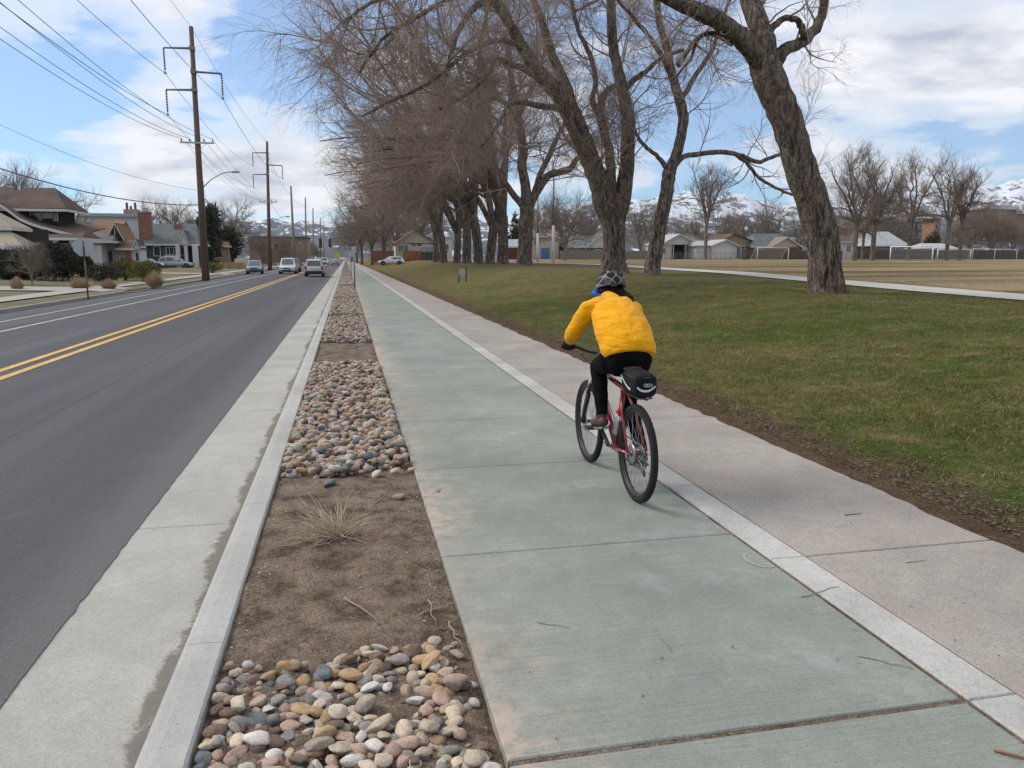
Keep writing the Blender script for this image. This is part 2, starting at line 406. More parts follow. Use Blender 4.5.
# street
def crown_road(x, y):
    return RZ + .09 * (1 - ((x + 6.3) / 5.) ** 2) * (1 if abs(x + 6.3) < 5 else 0)
sheet('road', spaced([(-11.35, -1.46, 1.1)]), spaced([(-12, 2, 2), (2, 14, .06), (14, 40, .5), (40, 260, 20), (260, 1500, 300)]), crown_road, M['asphalt'])
_me = bpy.data.objects['road'].data
for _v in _me.vertices:
    if _v.co.x > -1.6: _v.co.x = -1.455 + .006 * mnoise.noise((_v.co.y * 1.2, 0, 0)) + .012 * mnoise.noise((_v.co.y * 9, 3, 0)); _v.co.z = RZ + .008
def strips(name, rects, mat, hf, dz, ny=1):
    b = MB()
    for (x0, x1, y0, y1) in rects:
        n = max(1, int((y1 - y0) / 200)); 
        b.quad((x0, y0, hf(x0, y0) + dz), (x1, y0, hf(x1, y0) + dz), (x1, y1, hf(x1, y1) + dz), (x0, y1, hf(x0, y1) + dz))
    o = b.build(name, mat); o['kind'] = 'structure'; return o
strips('centre_line_markings', [(-5.42, -5.28, -12, 560), (-5.08, -4.94, -12, 560)], M['yellow'], crown_road, .006)
strips('bike_lane_markings', [(-8.25, -8.13, -12, 560), (-9.62, -9.50, -12, 560)], M['whitep'], crown_road, .006)
# concrete slabs: each run is cut by open joints
def slabs(name, x0, x1, cuts, z, mat, gap=.008, th=.12, ch=.006, wide=()):
    b = MB()
    for a, c in zip(cuts, cuts[1:]):
        ga = (.014 if a in wide else gap / 2); gc = (.014 if c in wide else gap / 2)
        y0, y1 = a + ga, c - gc
        X0, X1 = x0 + ch, x1 - ch; Y0, Y1 = y0 + ch, y1 - ch
        vs = [(x0,y0,z-th),(x1,y0,z-th),(x1,y1,z-th),(x0,y1,z-th),(x0,y0,z-ch),(x1,y0,z-ch),(x1,y1,z-ch),(x0,y1,z-ch),(X0,Y0,z),(X1,Y0,z),(X1,Y1,z),(X0,Y1,z)]
        fs = [(0,1,5,4),(1,2,6,5),(2,3,7,6),(3,0,4,7),(4,5,9,8),(5,6,10,9),(6,7,11,10),(7,4,8,11),(8,9,10,11)]
        b.add(vs, fs, False)
    o = b.build(name, mat); o['kind'] = 'structure'; return o
gc = [-1.41, .46, 2.335] + [2.335 + 1.875 * k for k in range(1, 60)] + [140, 400]
slabs('cycle_path', .485, 2.295, gc, 0., M['green'], wide=(2.335,))
sc_ = [-1.4, .45, 2.33] + [2.33 + 1.45 * k for k in range(1, 70)] + [140, 400]
slabs('pale_band', 2.318, 2.53, sc_, .004, M['strip'], .006)
wc = [-3.9, -.05, 3.78] + [3.78 + 3.82 * k for k in range(1, 30)] + [150, 400]
slabs('sidewalk', 2.545, 3.86, wc, .002, M['walk'], .012)
gt = [-6.6, -2.6, 1.4, 5.45] + [5.45 + 4.15 * k for k in range(1, 30)] + [170, 560]
slabs('gutter', -1.47, -.772, gt, RZ + .002, M['gutter'], .006, .1)
# dirt caught in the joints beside the pale band and in the wide cross joint
b = MB()
for x0, x1 in ((2.290, 2.322), (2.526, 2.549)): b.box((x0, -1.4, -.06), (x1, 60, -.007))
b.box((.49, 2.318, -.06), (2.29, 2.352, -.008)); o = b.build('joint_dirt', M['soil']); o['kind'] = 'structure'
# kerb with rounded arris
b = MB(); prof = [(-.785, -.5), (-.59, -.5), (-.59, -.012), (-.60, -.002), (-.70, .004), (-.745, .0), (-.765, -.015), (-.772, -.04), (-.785, RZ - .03)]
for a, c in zip(gt, gt[1:]):
    for s0, s1 in (((a, (a + c) / 2), ((a + c) / 2, c)) if c < 160 else ((a, c),)):
        b.prism(prof, 'y', s0 + .002, s1 - .002)
o = b.build('kerb', M['kerb']); o['kind'] = 'structure'
# far kerb, verge, far sidewalk
b = MB(); 
for a, c in [(-12, 17), (23.5, 44), (49, 86), (92, 118), (131, 560)]: b.box((-11.5, a, -.5), (-11.34, c, .0))
o = b.build('far_kerb', M['fargrey']); o['kind'] = 'structure'
def yardh(x, y):
    h = -.02
    if x < -15: h += min(.25, (-15 - x) * .03)
    return h + mnoise.noise((x * .5, y * .5, 1.)) * .02
sheet('front_yards', spaced([(-120, -40, 10), (-40, -11.5, .5)]), spaced([(-12, 20, 4), (20, 125, 1), (125, 560, 20)]), yardh, M['yard'])
b = MB()
b.quad((-14.6, -12, .03), (-13.1, -12, .03), (-13.1, 560, .03), (-14.6, 560, .03))
for y0, y1 in ((17, 23.5), (44, 49), (86, 92)):
    b.quad((-13.1, y0, .03), (-11.34, y0 - .6, -.09), (-11.34, y1 + .6, -.09), (-13.1, y1, .03))
    b.quad((-30, y0, .34), (-14.6, y0, .034), (-14.6, y1, .034), (-30, y1, .34))
o = b.build('far_sidewalk', M['fargrey']); o['kind'] = 'structure'
b = MB(); b.quad((-60, 119, .36), (-11.34, 119, -.08), (-11.34, 130, -.08), (-60, 130, .36))
o = b.build('side_street', M['asphalt']); o['kind'] = 'structure'
# footpath crossing the park, following the lie of the land
M['parkpath'] = concrete('park_path_concrete', (.47, .455, .425), .04, .08)
ys = spaced([(8, 300, 3.)]); b = MB()
def ppx(y): return 17.5 + (1.9 * min(1, max(0, (y - 20) / 25.)))
L_ = [(ppx(y) - 1.05, y, GH(ppx(y), y) + .03) for y in ys]; R_ = [(ppx(y) + 1.05, y, GH(ppx(y), y) + .03) for y in ys]
for i in range(len(ys) - 1): b.quad(L_[i], R_[i], R_[i+1], L_[i+1])
o = b.build('park_footpath', M['parkpath']); o['kind'] = 'structure'

# planting strip: soil between kerb and cycle path
def soilh(x, y):
    e = min(1, max(0, min(x + .59, .485 - x) / .08))
    n = mnoise.noise((x * 2.5, y * 2.5, 9.)) * .018 + mnoise.noise((x * 9, y * 9, 4.)) * .009 + mnoise.noise((x * 30, y * 30, 2.)) * .005 if y < 30 else 0
    return -.038 - .012 * (1 - e) + n + (.012 if 3.3 < y < 6.1 else 0)
sheet('planting_strip', np.linspace(-.592, .482, 60), spaced([(.8, 2, .2), (2, 7, .018), (7, 20, .06), (20, 60, .4), (60, 400, 20)]), soilh, M['soil'])

# ------------------------------------------------------------------ river rocks
ROCKC = [('white', (.46,.43,.39), (.58,.55,.51)), ('cream', (.46,.38,.28), (.56,.48,.38)), ('golden tan', (.36,.235,.125), (.46,.33,.20)),
         ('pinkish', (.36,.25,.20), (.46,.34,.28)), ('grey', (.19,.18,.17), (.28,.265,.25)), ('blue grey', (.11,.125,.145), (.19,.205,.22)),
         ('brown', (.12,.085,.065), (.21,.15,.115)), ('beige', (.32,.27,.215), (.42,.36,.29))]
def stonemat(n, a, c):
    m, nt, b = newmat('stone_' + n.replace(' ', '_')); g = G(nt); v = g.coord('Object', (.05, .05, .05)); w = g.coord('Object'); wp = g.N('ShaderNodeNewGeometry').outputs['Position']
    f = g.noise(wp, 34., 6, .75, .5); col = g.ramp(f, [(.38, a), (.62, c)])
    col = g.mix(1., col, g.ramp(g.noise(wp, 170., 4, .8), [(.38, .72), (.62, 1.22)]), 'MULTIPLY')
    col = g.mix(g.math('MULTIPLY', g.ramp(g.noise(wp, 20., 5, .7, 1.), [(.48, 0.), (.66, 1.)]), .35), col, (.19, .145, .11))     # dried mud
    hi = g.N('ShaderNodeObjectInfo'); col = g.mix(1., col, g.ramp(hi.outputs['Random'], [(0., .8), (1., 1.15)]), 'MULTIPLY')
    g.L(col, b.inputs['Base Color']); b.inputs['Roughness'].default_value = .85; b.inputs['Specular IOR Level'].default_value = .18
    g.L(g.bump(g.noise(wp, 90., 5, .75), .6, .005), b.inputs['Normal']); return m
rmats = [stonemat(n, a, c) for n, a, c in ROCKC]
import bmesh as _bm
def ico(sub):
    bm = _bm.new(); _bm.ops.create_icosphere(bm, subdivisions=sub, radius=1.)
    V = np.array([v.co[:] for v in bm.verts]); Fq = np.array([[v.index for v in f.verts] for f in bm.faces]); bm.free(); return V, Fq
def rockshape(sub, kind, seed):
    V, Fq = ico(sub); r = np.random.default_rng(seed)
    if kind == 'angular':
        for _ in range(9):
            d = r.normal(size=3); d /= np.linalg.norm(d); h = r.uniform(.5, .82); t = V @ d
            V = V - np.outer(np.maximum(t - h, 0), d) * .9
    else:
        off = r.uniform(0, 50, 3)
        k = np.array([mnoise.noise(tuple(v * .9 + off)) for v in V]); V = V * (1 + .38 * k)[:, None]
        for _ in range(3):
            d = r.normal(size=3); d /= np.linalg.norm(d); h = r.uniform(.75, .9); t = V @ d
            V = V - np.outer(np.maximum(t - h, 0), d) * .7
    if sub >= 3:
        V = V * (1 + .05 * np.array([mnoise.noise(tuple(v * 3.2 + seed)) for v in V]))[:, None]
    return V, Fq
SH_HI = [(k, rockshape(3, k, i)) for i, k in enumerate(['rounded'] * 4 + ['angular'] * 8)]
SH_LO = [rockshape(2, k, i + 40) for i, k in enumerate(['rounded'] * 5 + ['angular'] * 3)]
SH_XS = [rockshape(1, 'rounded', i + 80) for i in range(5)]
class HM:   # height map of the bed, so that stones rest on what is beneath them
    def __init__(s, x0, x1, y0, y1, c):
        s.c = c; s.x0 = x0; s.y0 = y0; s.nx = int((x1-x0)/c)+1; s.ny = int((y1-y0)/c)+1
        s.h = np.full((s.ny, s.nx), -.045)
    def place(s, x, y, rx, rz, f=.62):
        i0 = int((x-rx*.7-s.x0)/s.c); i1 = int((x+rx*.7-s.x0)/s.c)+1; j0 = int((y-rx*.7-s.y0)/s.c); j1 = int((y+rx*.7-s.y0)/s.c)+1
        i0 = max(0, i0); j0 = max(0, j0); sub = s.h[j0:j1, i0:i1]
        if sub.size == 0: return None
        z = sub.mean() * .6 + sub.max() * .4 + rz * f
        jj, ii = np.mgrid[j0:j0+sub.shape[0], i0:i0+sub.shape[1]]
        dx = (ii * s.c + s.x0 - x) / rx; dy = (jj * s.c + s.y0 - y) / rx; q = np.sqrt(np.maximum(0, 1 - dx*dx - dy*dy))
        s.h[j0:j1, i0:i1] = np.maximum(sub, z + rz * q - .004); return z
def rotm(r, flat=True):
    a = r.uniform(0, 6.28); t = r.normal(0, .22 if flat else .6); u = r.normal(0, .22)
    return np.array(Matrix.Rotation(a, 3, 'Z') @ Matrix.Rotation(t, 3, 'X') @ Matrix.Rotation(u, 3, 'Y'))
COLP = np.array([.08, .19, .11, .22, .10, .035, .11, .165]); COLP /= COLP.sum()
def edge_taper(y, y0, y1): return True
r = np.random.default_rng(21)
near = []      # candidates for individual rocks
hm = HM(-.60, .50, 1.7, 3.6, .008)
cand = []
for layer, (n, lo, hi) in enumerate([(200, .010, .019), (300, .015, .026), (330, .020, .036), (46, .032, .046)]):
    pts = []
    tries = 0
    while len(pts) < n and tries < n * 40:
        tries += 1
        x = r.uniform(-.56, .455); y = r.uniform(1.75, 3.30); s_ = r.uniform(lo, hi)
        yl = 3.25 + .06 * math.sin(x * 7) + .03 * math.sin(x * 19 + 1)
        if y > yl: continue
        if x + s_ > .38 and r.random() < .8: continue
        if mnoise.noise((x*4, y*4, 1.)) < -.22 and layer > 0 and r.random() < .85: continue
        if any((x-a)**2 + (y-b_)**2 < (.80 * (s_ + c_))**2 for a, b_, c_ in pts): continue
        pts.append((x, y, s_))
    for (x, y, s_) in pts:
        sh = r.integers(len(SH_HI)); el = r.uniform(1.05, 1.65); fl = r.uniform(.45, .8)
        x = min(max(x, -.585 + s_ * el), .47 - s_ * el)
        z = hm.place(x, y, s_ * 1.05, s_ * fl, .46)
        if z is None or z > .055: continue
        cand.append([x, y, z, s_, sh, el, fl, int(r.choice(8, p=COLP)), rotm(r)])
# stones seen from the photograph's side: keep the ones still open to the sky
def visible(c):
    x, y, z, s_ = c[:4]; i = int((x - hm.x0) / hm.c); j = int((y - hm.y0) / hm.c)
    w = hm.h[max(0, j-2):j+3, max(0, i-2):i+3]; return (w.mean() < z + s_ * c[6] * 1.05)
vis = [c for c in cand if visible(c) and c[1] > 2.0]; hid = [c for c in cand if not (visible(c) and c[1] > 2.0)]
vis.sort(key=lambda c: -c[3] / c[1]); hid += vis[282:]; vis = vis[:282]
# a few loose stones on the bare soil
for (px, py, s_, col, sh, el) in [(438, 495, .035, 3, 7, 1.2), (399, 500, .035, 3, 0, 1.3), (330, 486, .045, 5, 2, 1.5), (377, 477, .04, 1, 1, 1.4), (395, 474, .04, 1, 3, 1.3), (412, 472, .035, 2, 4, 1.2), (362, 476, .035, 2, 7, 1.1)]:
    p = at(px, py, -.03); vis.append([p[0], p[1], -.02 + s_ * .4, s_, sh, el, .65, col, rotm(r)])
# individual rock meshes are shared per (shape, colour)
rock_meshes = {}
def rock_mesh(sh, col):
    if (sh, col) not in rock_meshes:
        V, Fq = SH_HI[sh][1]; o = fastmesh('river_rock', V, Fq, rmats[col], smooth=True); rock_meshes[(sh, col)] = o.data
        bpy.data.objects.remove(o)
    return rock_meshes[(sh, col)]
def rock_label(c):
    x, y, z, s_, sh, el, fl, col, _ = c
    size = 'large' if s_ > .034 else 'small' if s_ < .021 else 'mid-sized'
    form = SH_HI[sh][0]
    if fl < .64: form = 'flat'
    where = 'against the kerb' if x < -.38 else 'beside the path' if x > .22 else 'near the kerb' if x < -.05 else 'near the path'
    if y > 3.3: return f'{size} {ROCKC[col][0]} {form} stone lying loose on the bare soil'
    d = 'by the bare soil' if y > 2.98 else 'mid patch' if y > 2.6 else 'nearest us'
    return f'{size} {ROCKC[col][0]} {form} stone {where}, {d} in the first patch'
for c in vis:
    x, y, z, s_, sh, el, fl, col, rm = c
    o = bpy.data.objects.new('river_rock', rock_mesh(sh, col)); COL.objects.link(o)
    S = np.diag([s_ * el, s_, s_ * fl]); m3 = rm @ S
    o.matrix_world = Matrix([[*m3[0], x], [*m3[1], y], [*m3[2], z], [0, 0, 0, 1]])
    tag(o, rock_label(c), 'rock', 'river rocks in the planting strip')
# everything smaller or farther goes into one mass
VV = []; FF = []; MM = []; off = 0
def pour(V, Fq, x, y, z, s_, el, fl, col, rm):
    global off
    W = (V * [s_ * el, s_, s_ * fl]) @ rm.T + [x, y, z]; VV.append(W); FF.append(Fq + off); MM.append(np.full(len(Fq), col)); off += len(V)
for c in hid: pour(*SH_LO[c[4] % len(SH_LO)], c[0], c[1], c[2], c[3], c[5], c[6], c[7], c[8])
def fill(y0, y1, n, lo, hi, shapes, zmax=.06, wob=.12):
    h2 = HM(-.60, .50, y0 - .2, y1 + .2, .012)
    for k in range(n):
        x = r.uniform(-.55, .455); y = r.uniform(y0, y1); s_ = r.uniform(lo, hi)
        e0 = y0 + wob * (.5 + .5 * math.sin(x * 6 + y0)); e1 = y1 - wob * (.5 + .5 * math.sin(x * 5 + y1 * 3))
        if y < e0 or y > e1: 
            if r.random() < .93: continue
        el = r.uniform(1., 1.5); fl = r.uniform(.55, .85); x = min(max(x, -.585 + s_ * el), .47 - s_ * el)
        z = h2.place(x, y, s_ * 1.05, s_ * fl)
        if z is None or z > zmax: continue
        V, Fq = shapes[r.integers(len(shapes))]
        pour(V, Fq, x, y, z, s_, el, fl, int(r.choice(8, p=COLP2)), rotm(r))
COLP2 = np.array([.13, .25, .11, .23, .06, .02, .05, .17]); COLP2 /= COLP2.sum()
fill(6.15, 12.6, 3300, .022, .045, SH_LO, .07)
fill(16.2, 23.0, 2600, .026, .046, SH_XS, .06)
fill(24.0, 33.0, 2600, .03, .048, SH_XS, .05); fill(34.5, 48.0, 2400, .035, .055, SH_XS, .05); fill(50.5, 90., 4200, .045, .07, SH_XS, .05)
o = fastmesh('river_rocks', np.concatenate(VV), np.concatenate(FF), rmats, np.concatenate(MM), True)
tag(o, 'smaller and farther tan and grey river rocks filling the planting strip', 'rocks', kind='stuff')

# ------------------------------------------------------------------ litter: grass, leaves, twigs
def blades(n, region, h, w, dens, mats, name, label, cat, lean=.5):
    V = []; MI = []
    P = []
    while len(P) < n:
        x, y = region(); 
        if dens(x, y) > random.random(): P.append((x, y))
    P = np.array(P); k = len(P); z = np.array([lawnh(a, b_) for a, b_ in P])
    ang = rng.uniform(0, 2*np.pi, k); hh = rng.uniform(.5, 1.2, k) * h; ww = rng.uniform(.6, 1.4, k) * w
    d = np.stack([np.cos(ang), np.sin(ang)], 1); ln = rng.normal(0, lean, (k, 2))
    a = np.stack([P[:,0]-d[:,0]*ww, P[:,1]-d[:,1]*ww, z-.004], 1); b_ = np.stack([P[:,0]+d[:,0]*ww, P[:,1]+d[:,1]*ww, z-.004], 1)
    t = np.stack([P[:,0]+ln[:,0]*hh, P[:,1]+ln[:,1]*hh, z+hh], 1)
    V = np.stack([a, b_, t], 1).reshape(-1, 3); Fq = np.arange(3*k).reshape(-1, 3)
    o = fastmesh(name, V, Fq, mats, rng.choice(len(mats), k)); tag(o, label, cat, kind='stuff'); return o
M['bl1'] = pm('green_blade', (.070,.105,.018), .9, (.11,.135,.03), 1.5, spec=.15); M['bl2'] = pm('olive_blade', (.085,.085,.03), .9, (.13,.115,.045), 1.5, spec=.15)
M['bl3'] = pm('straw_blade', (.24,.19,.10), .9, (.34,.27,.16), 1.5, spec=.15)
def reg():
    u = random.random(); y = 3. + 24 * u ** 1.7; return 3.9 + (8.5 + y * .25) * random.random(), y
def dn(x, y):
    ex = x + mnoise.noise((x * 1.6, y * 1.6, 0.)) * .8
    t = min(1, max(0, (ex - 4.15) / .9)); q = .55 + .6 * mnoise.noise((x * .9, y * .9, 7.)); return t * max(.1, q)
blades(300000, reg, .034, .0036, dn, [M['bl1'], M['bl2'], M['bl2'], M['bl1'], M['bl3']], 'grass', 'short patchy winter grass growing over the park lawn', 'grass', .9)
def leafbits(n, region, size, mats, name, label, cat, hf):
    V = []; Fq = []; MI = []
    for i in range(n):
        x, y = region(); z = hf(x, y) + .006; a = random.uniform(0, 6.28); s_ = random.uniform(.5, 1.4) * size; t = random.uniform(-.5, .5)
        c, q = math.cos(a), math.sin(a)
        for u, v_, w_ in ((-1.3, 0, 0), (0, -.55, t*.4), (1.3, 0, .1), (0, .55, .5)):
            V.append((x + (u*c - v_*q) * s_, y + (u*q + v_*c) * s_, z + abs(w_) * s_))
        Fq.append((4*i, 4*i+1, 4*i+2, 4*i+3))
    o = fastmesh(name, V, Fq, mats, [random.randrange(len(mats)) for _ in Fq]); tag(o, label, cat, kind='stuff'); return o
lm = [pm('leaf_litter_a', (.07,.043,.027), .9, (.12,.078,.05), 9.), pm('leaf_litter_b', (.13,.095,.065), .9, (.21,.16,.11), 9.), pm('leaf_litter_c', (.055,.038,.028), .9, (.09,.065,.045), 9.)]
def lreg():
    y = 3 + 22 * random.random() ** 1.6
    if random.random() < .7: x = 3.82 + abs(random.gauss(0, .45))
    else: x = 3.9 + 9 * random.random()
    return x, y
leafbits(20000, lreg, .011, lm, 'leaf_litter', 'brown leaf and bark litter along the edge of the lawn', 'leaf litter', lawnh)
leafbits(900, lambda: (random.choice((-.57 + abs(random.gauss(0,.06)), .46 - abs(random.gauss(0,.1)), random.uniform(-.55, .45))), 2.0 + 6 * random.random() ** 1.4), .008, lm + [rmats[7]], 'soil_litter', 'crumbs of leaf and bark scattered over the bare soil', 'leaf litter', soilh)
def crumb_reg():
    return random.choice((random.uniform(2.56, 3.85), random.uniform(2.56, 3.85), random.uniform(.5, 2.28))), 2.4 + 10 * random.random() ** 1.5
leafbits(90, crumb_reg, .006, [lm[0], lm[2]], 'path_litter', 'tiny brown leaf crumbs dropped on the two concrete paths', 'leaf litter', lambda x, y: .0)
def stick(name, pts, rad, label, mat, group=None, side=()):
    b = MB(); n = len(pts); b.tube(pts, [rad * (1 - .6 * i / (n - 1)) for i in range(n)], 6)
    for s_ in side: b.tube(s_, rad * .4, 5)
    o = b.build(name, mat); tag(o, label, 'twig', group); return o
def wig(p, q, n=6, amp=.02, z=None):
    P = []
    for i in range(n):
        t = i / (n - 1); P.append((p[0]+(q[0]-p[0])*t + random.uniform(-amp, amp), p[1]+(q[1]-p[1])*t + random.uniform(-amp, amp), (p[2]+(q[2]-p[2])*t if z is None else z)))
    return P
def gtw(a, c, z, amp=.012, n=6): return wig(at(*a, z), at(*c, z), n, amp)
stick('fallen_twig', gtw((345, 598), (380, 622), -.012, .008), .006, 'dark curved twig lying on the bare soil in front of the rocks', M['twig'])
stick('fallen_twig', gtw((428, 600), (436, 626), -.01), .004, 'short brown twig upright on the soil beside the green path', M['twig'])
stick('fallen_twig', gtw((416, 614), (462, 600), -.01, .02, 8), .005, 'long bent twig on soil against the green path edge', M['twig'])
stick('fallen_twig', gtw((448, 620), (462, 648), -.005), .005, 'thick brown twig leaning over the edge of the green path', M['twig'])
stick('fallen_twig', gtw((386, 478), (414, 470), -.01, .02), .006, 'thin crooked twig at the end of the farther rock patch', M['twig'])
stick('fallen_twig', gtw((655, 629), (672, 652), .004, .006), .0028, 'thin reddish twig on the middle of the green slab', M['twig'])
stick('fallen_twig', gtw((537, 622), (572, 628), .004, .006), .0025, 'hair-thin twig on the green slab near the pink stain', M['twig'])
stick('fallen_twig', gtw((860, 656), (910, 668), .004, .012), .003, 'forked thin twig on the green path by the pale band', M['twig'], side=[wig(at(896, 655, .004), at(912, 667, .004), 4, .01)])
stick('fallen_twig', gtw((800, 597), (838, 586), .006, .01), .003, 'wispy twig lying across the pale concrete band', M['twig'])
stick('fallen_twig', gtw((845, 515), (862, 513), .006, .004), .005, 'short dark stick on the old sidewalk', M['twig'])
stick('fallen_twig', gtw((905, 562), (926, 560), .006, .004), .004, 'small reddish twig on the nearer sidewalk slab', M['drytwig'])
stick('broken_stick', [at(994, 749, .008), at(1010, 754, .01), at(1040, 762, .008)], .008, 'thick reddish broken stick on the green path corner', pm('red_bark', (.22,.10,.05), .8, (.30,.17,.10), 20.))
# dead shrub in the bare soil
c0 = at(338, 538, -.03); root = empty('dead_shrub', c0, 0, 'dry leafless shrub stub fanning out of the bare soil patch', 'shrub')
b = MB()
for i in range(150):
    a = random.uniform(0, 6.28); el = random.uniform(.15, 1.15); ln = random.uniform(.14, .40)
    d = Vector((math.cos(a)*math.cos(el) - .62, math.sin(a)*math.cos(el) - .1, math.sin(el))).normalized(); p = Vector((random.gauss(0, .03), random.gauss(0, .03), 0)); P = [p]
    for k in range(4):
        d = (d + Vector([random.gauss(0, .14) for _ in range(3)]) + Vector((0, 0, -.08))).normalized(); p = p + d * ln / 4; P.append(p)
    b.tube(P, [.0034, .003, .0025, .002, .0014], 4, cap=False)
b.build('branches', M['drytwig'], root)
b = MB()
for i in range(120):
    p = Vector((random.gauss(.0, .10), random.gauss(-.02, .07), random.uniform(.0, .03))); a = random.uniform(0, 6.28); s_ = random.uniform(.01, .02)
    u = Vector((math.cos(a), math.sin(a), random.uniform(-.4, .4))) * s_; w = Vector((-math.sin(a), math.cos(a), random.uniform(-.4, .4))) * s_ * .5
    b.add([p-u, p-w, p+u, p+w], [(0,1,2,3)], False)
b.build('dead_leaves', pm('russet_leaves', (.16,.07,.04), .9, (.24,.12,.07), 20.), root, fix=False)

# a pale crescent scuffed on the green concrete
b = MB(); c_ = at(760, 560, .0); P_ = [(c_[0] + .085*math.cos(R(a)), c_[1] + .12*math.sin(R(a)), .004) for a in range(120, 291, 17)]; Q_ = [(c_[0] + .074*math.cos(R(a)), c_[1] + .108*math.sin(R(a)), .004) for a in range(120, 291, 17)]
for i in range(len(P_)-1): b.quad(P_[i], P_[i+1], Q_[i+1], Q_[i])
o = b.build('path_marking', pm('chalk_scuff', (.40,.41,.39), .9, (.27,.29,.26), 40.)); o['kind'] = 'structure'
# ================================================================== TREES
def tubes(P, Rd, k):
    """P (N,n,3) polylines, Rd (N,n) radii -> vertices, quads"""
    N, n, _ = P.shape
    T = np.empty_like(P); T[:, 1:-1] = P[:, 2:] - P[:, :-2]; T[:, 0] = P[:, 1] - P[:, 0]; T[:, -1] = P[:, -1] - P[:, -2]
    T /= np.linalg.norm(T, axis=2, keepdims=True) + 1e-9
    ref = np.zeros_like(T); ref[..., 0] = .31; ref[..., 1] = .95
    m = np.abs(T[..., 1]) > .9; ref[m] = (1, 0, 0)
    if n > 2: ref[:] = ref[:, :1] # one frame per branch avoids twisting
    U = ref - T * np.sum(ref * T, 2, keepdims=True); U /= np.linalg.norm(U, axis=2, keepdims=True) + 1e-9; W = np.cross(T, U)
    a = np.arange(k) * 2 * np.pi / k
    V = P[:, :, None, :] + Rd[:, :, None, None] * (U[:, :, None, :] * np.cos(a)[None, None, :, None] + W[:, :, None, :] * np.sin(a)[None, None, :, None])
    base = np.arange(N)[:, None, None] * n * k + np.arange(n - 1)[None, :, None] * k
    i = np.arange(k)[None, None, :]; j = (i + 1) % k
    Fq = np.stack([base + i, base + j, base + k + j, base + k + i], -1).reshape(-1, 4)
    return V.reshape(-1, 3), Fq
def grow(P, Rd, N, ang, ln, r0, n, wander, bias, r, tmin=.2, tmax=1., taper=.25, lenpow=0., rcap=.8):
    """spawn N children along parents. Returns new polylines. bias = vector added per step."""
    L = np.linalg.norm(np.diff(P, axis=1), axis=2).sum(1); w = L * (Rd[:, 0] ** .3); w /= w.sum()
    pi = r.choice(len(P), N, p=w); t = r.uniform(tmin, tmax, N); m = P.shape[1] - 1
    f = t * m; i0 = np.minimum(f.astype(int), m - 1); u = (f - i0)[:, None]
    p = P[pi, i0] * (1 - u) + P[pi, i0 + 1] * u; rr = Rd[pi, i0] * (1 - u[:, 0]) + Rd[pi, i0 + 1] * u[:, 0]
    tg = P[pi, i0 + 1] - P[pi, i0]; tg /= np.linalg.norm(tg, axis=1, keepdims=True) + 1e-9
    q = r.normal(size=(N, 3)); q -= tg * np.sum(q * tg, 1, keepdims=True); q /= np.linalg.norm(q, axis=1, keepdims=True)
    a = np.radians(r.normal(ang[0], ang[1], N))[:, None]
    d = tg * np.cos(a) + q * np.sin(a)
    l = r.uniform(ln[0], ln[1], N) * (1 - .45 * t * (lenpow > 0)); rad = np.minimum(r0 * r.uniform(.7, 1.3, N), rr * rcap)
    out = np.empty((N, n, 3)); out[:, 0] = p; st = l / (n - 1)
    for k in range(1, n):
        d = d + r.normal(size=(N, 3)) * wander + np.asarray(bias)[None, :] / (n - 1)
        d /= np.linalg.norm(d, axis=1, keepdims=True); out[:, k] = out[:, k - 1] + d * st[:, None]
    R2 = rad[:, None] * np.linspace(1, taper, n)[None, :]
    return out, R2
def smooth_poly(pts, sub=5, jitter=0., r=None):
    """Catmull-Rom through (x,y,z,rad) points"""
    A = np.array(pts, float); A = np.vstack([2 * A[0] - A[1], A, 2 * A[-1] - A[-2]]); out = []
    for i in range(1, len(A) - 2):
        p0, p1, p2, p3 = A[i-1:i+3]
        for k in range(sub):
            t = k / sub; out.append(.5 * ((2*p1) + (-p0+p2)*t + (2*p0-5*p1+4*p2-p3)*t*t + (-p0+3*p1-3*p2+p3)*t**3))
    out.append(A[-2]); out = np.array(out); out[:, 3] = np.maximum(out[:, 3], .004)
    if jitter: out[1:, :3] += r.normal(size=(len(out)-1, 3)) * jitter
    return out
def limb_mesh(limbs, name, mat, parent, k=14, rough=.06, flare=None):
    """thick limbs with ridged, knotty skin"""
    V = []; Fq = []; off = 0
    for L in limbs:
        P = L[None, :, :3]; Rr = L[None, :, 3]; kk = k if L[0, 3] > .12 else 8
        v, f = tubes(P, Rr, kk); n = len(L); c = np.repeat(L[:, :3], kk, 0); dv = v - c
        nz = np.array([mnoise.noise((p[0]*2.3, p[1]*2.3, p[2]*.8)) + .5 * mnoise.noise((p[0]*6, p[1]*6, p[2]*1.5)) for p in v])
        v = c + dv * (1 + rough * 1.6 * nz)[:, None]
        V.append(v); Fq.append(f + off); off += len(v)
        # rounded end
        V.append((L[-1:, :3])); e = off; base = off - kk
        Fq.append(np.array([[base + i, base + (i+1) % kk, e, e] for i in range(kk)])); off += 1
    V = np.concatenate(V); Fq = np.concatenate(Fq)
    me_v = V; return me_v, Fq
def make_trunk(limbs, mat, parent, k=16, rough=.06):
    V, Fq = limb_mesh(limbs, 'trunk', mat, parent, k, rough)
    me = bpy.data.meshes.new('trunk'); me.from_pydata(V.tolist(), [], [tuple(f) if f[2] != f[3] else tuple(f[:3]) for f in Fq.tolist()])
    me.materials.append(mat); me.polygons.foreach_set('use_smooth', [True] * len(me.polygons)); me.update()
    o = bpy.data.objects.new('trunk', me); COL.objects.link(o); o.parent = parent; return o
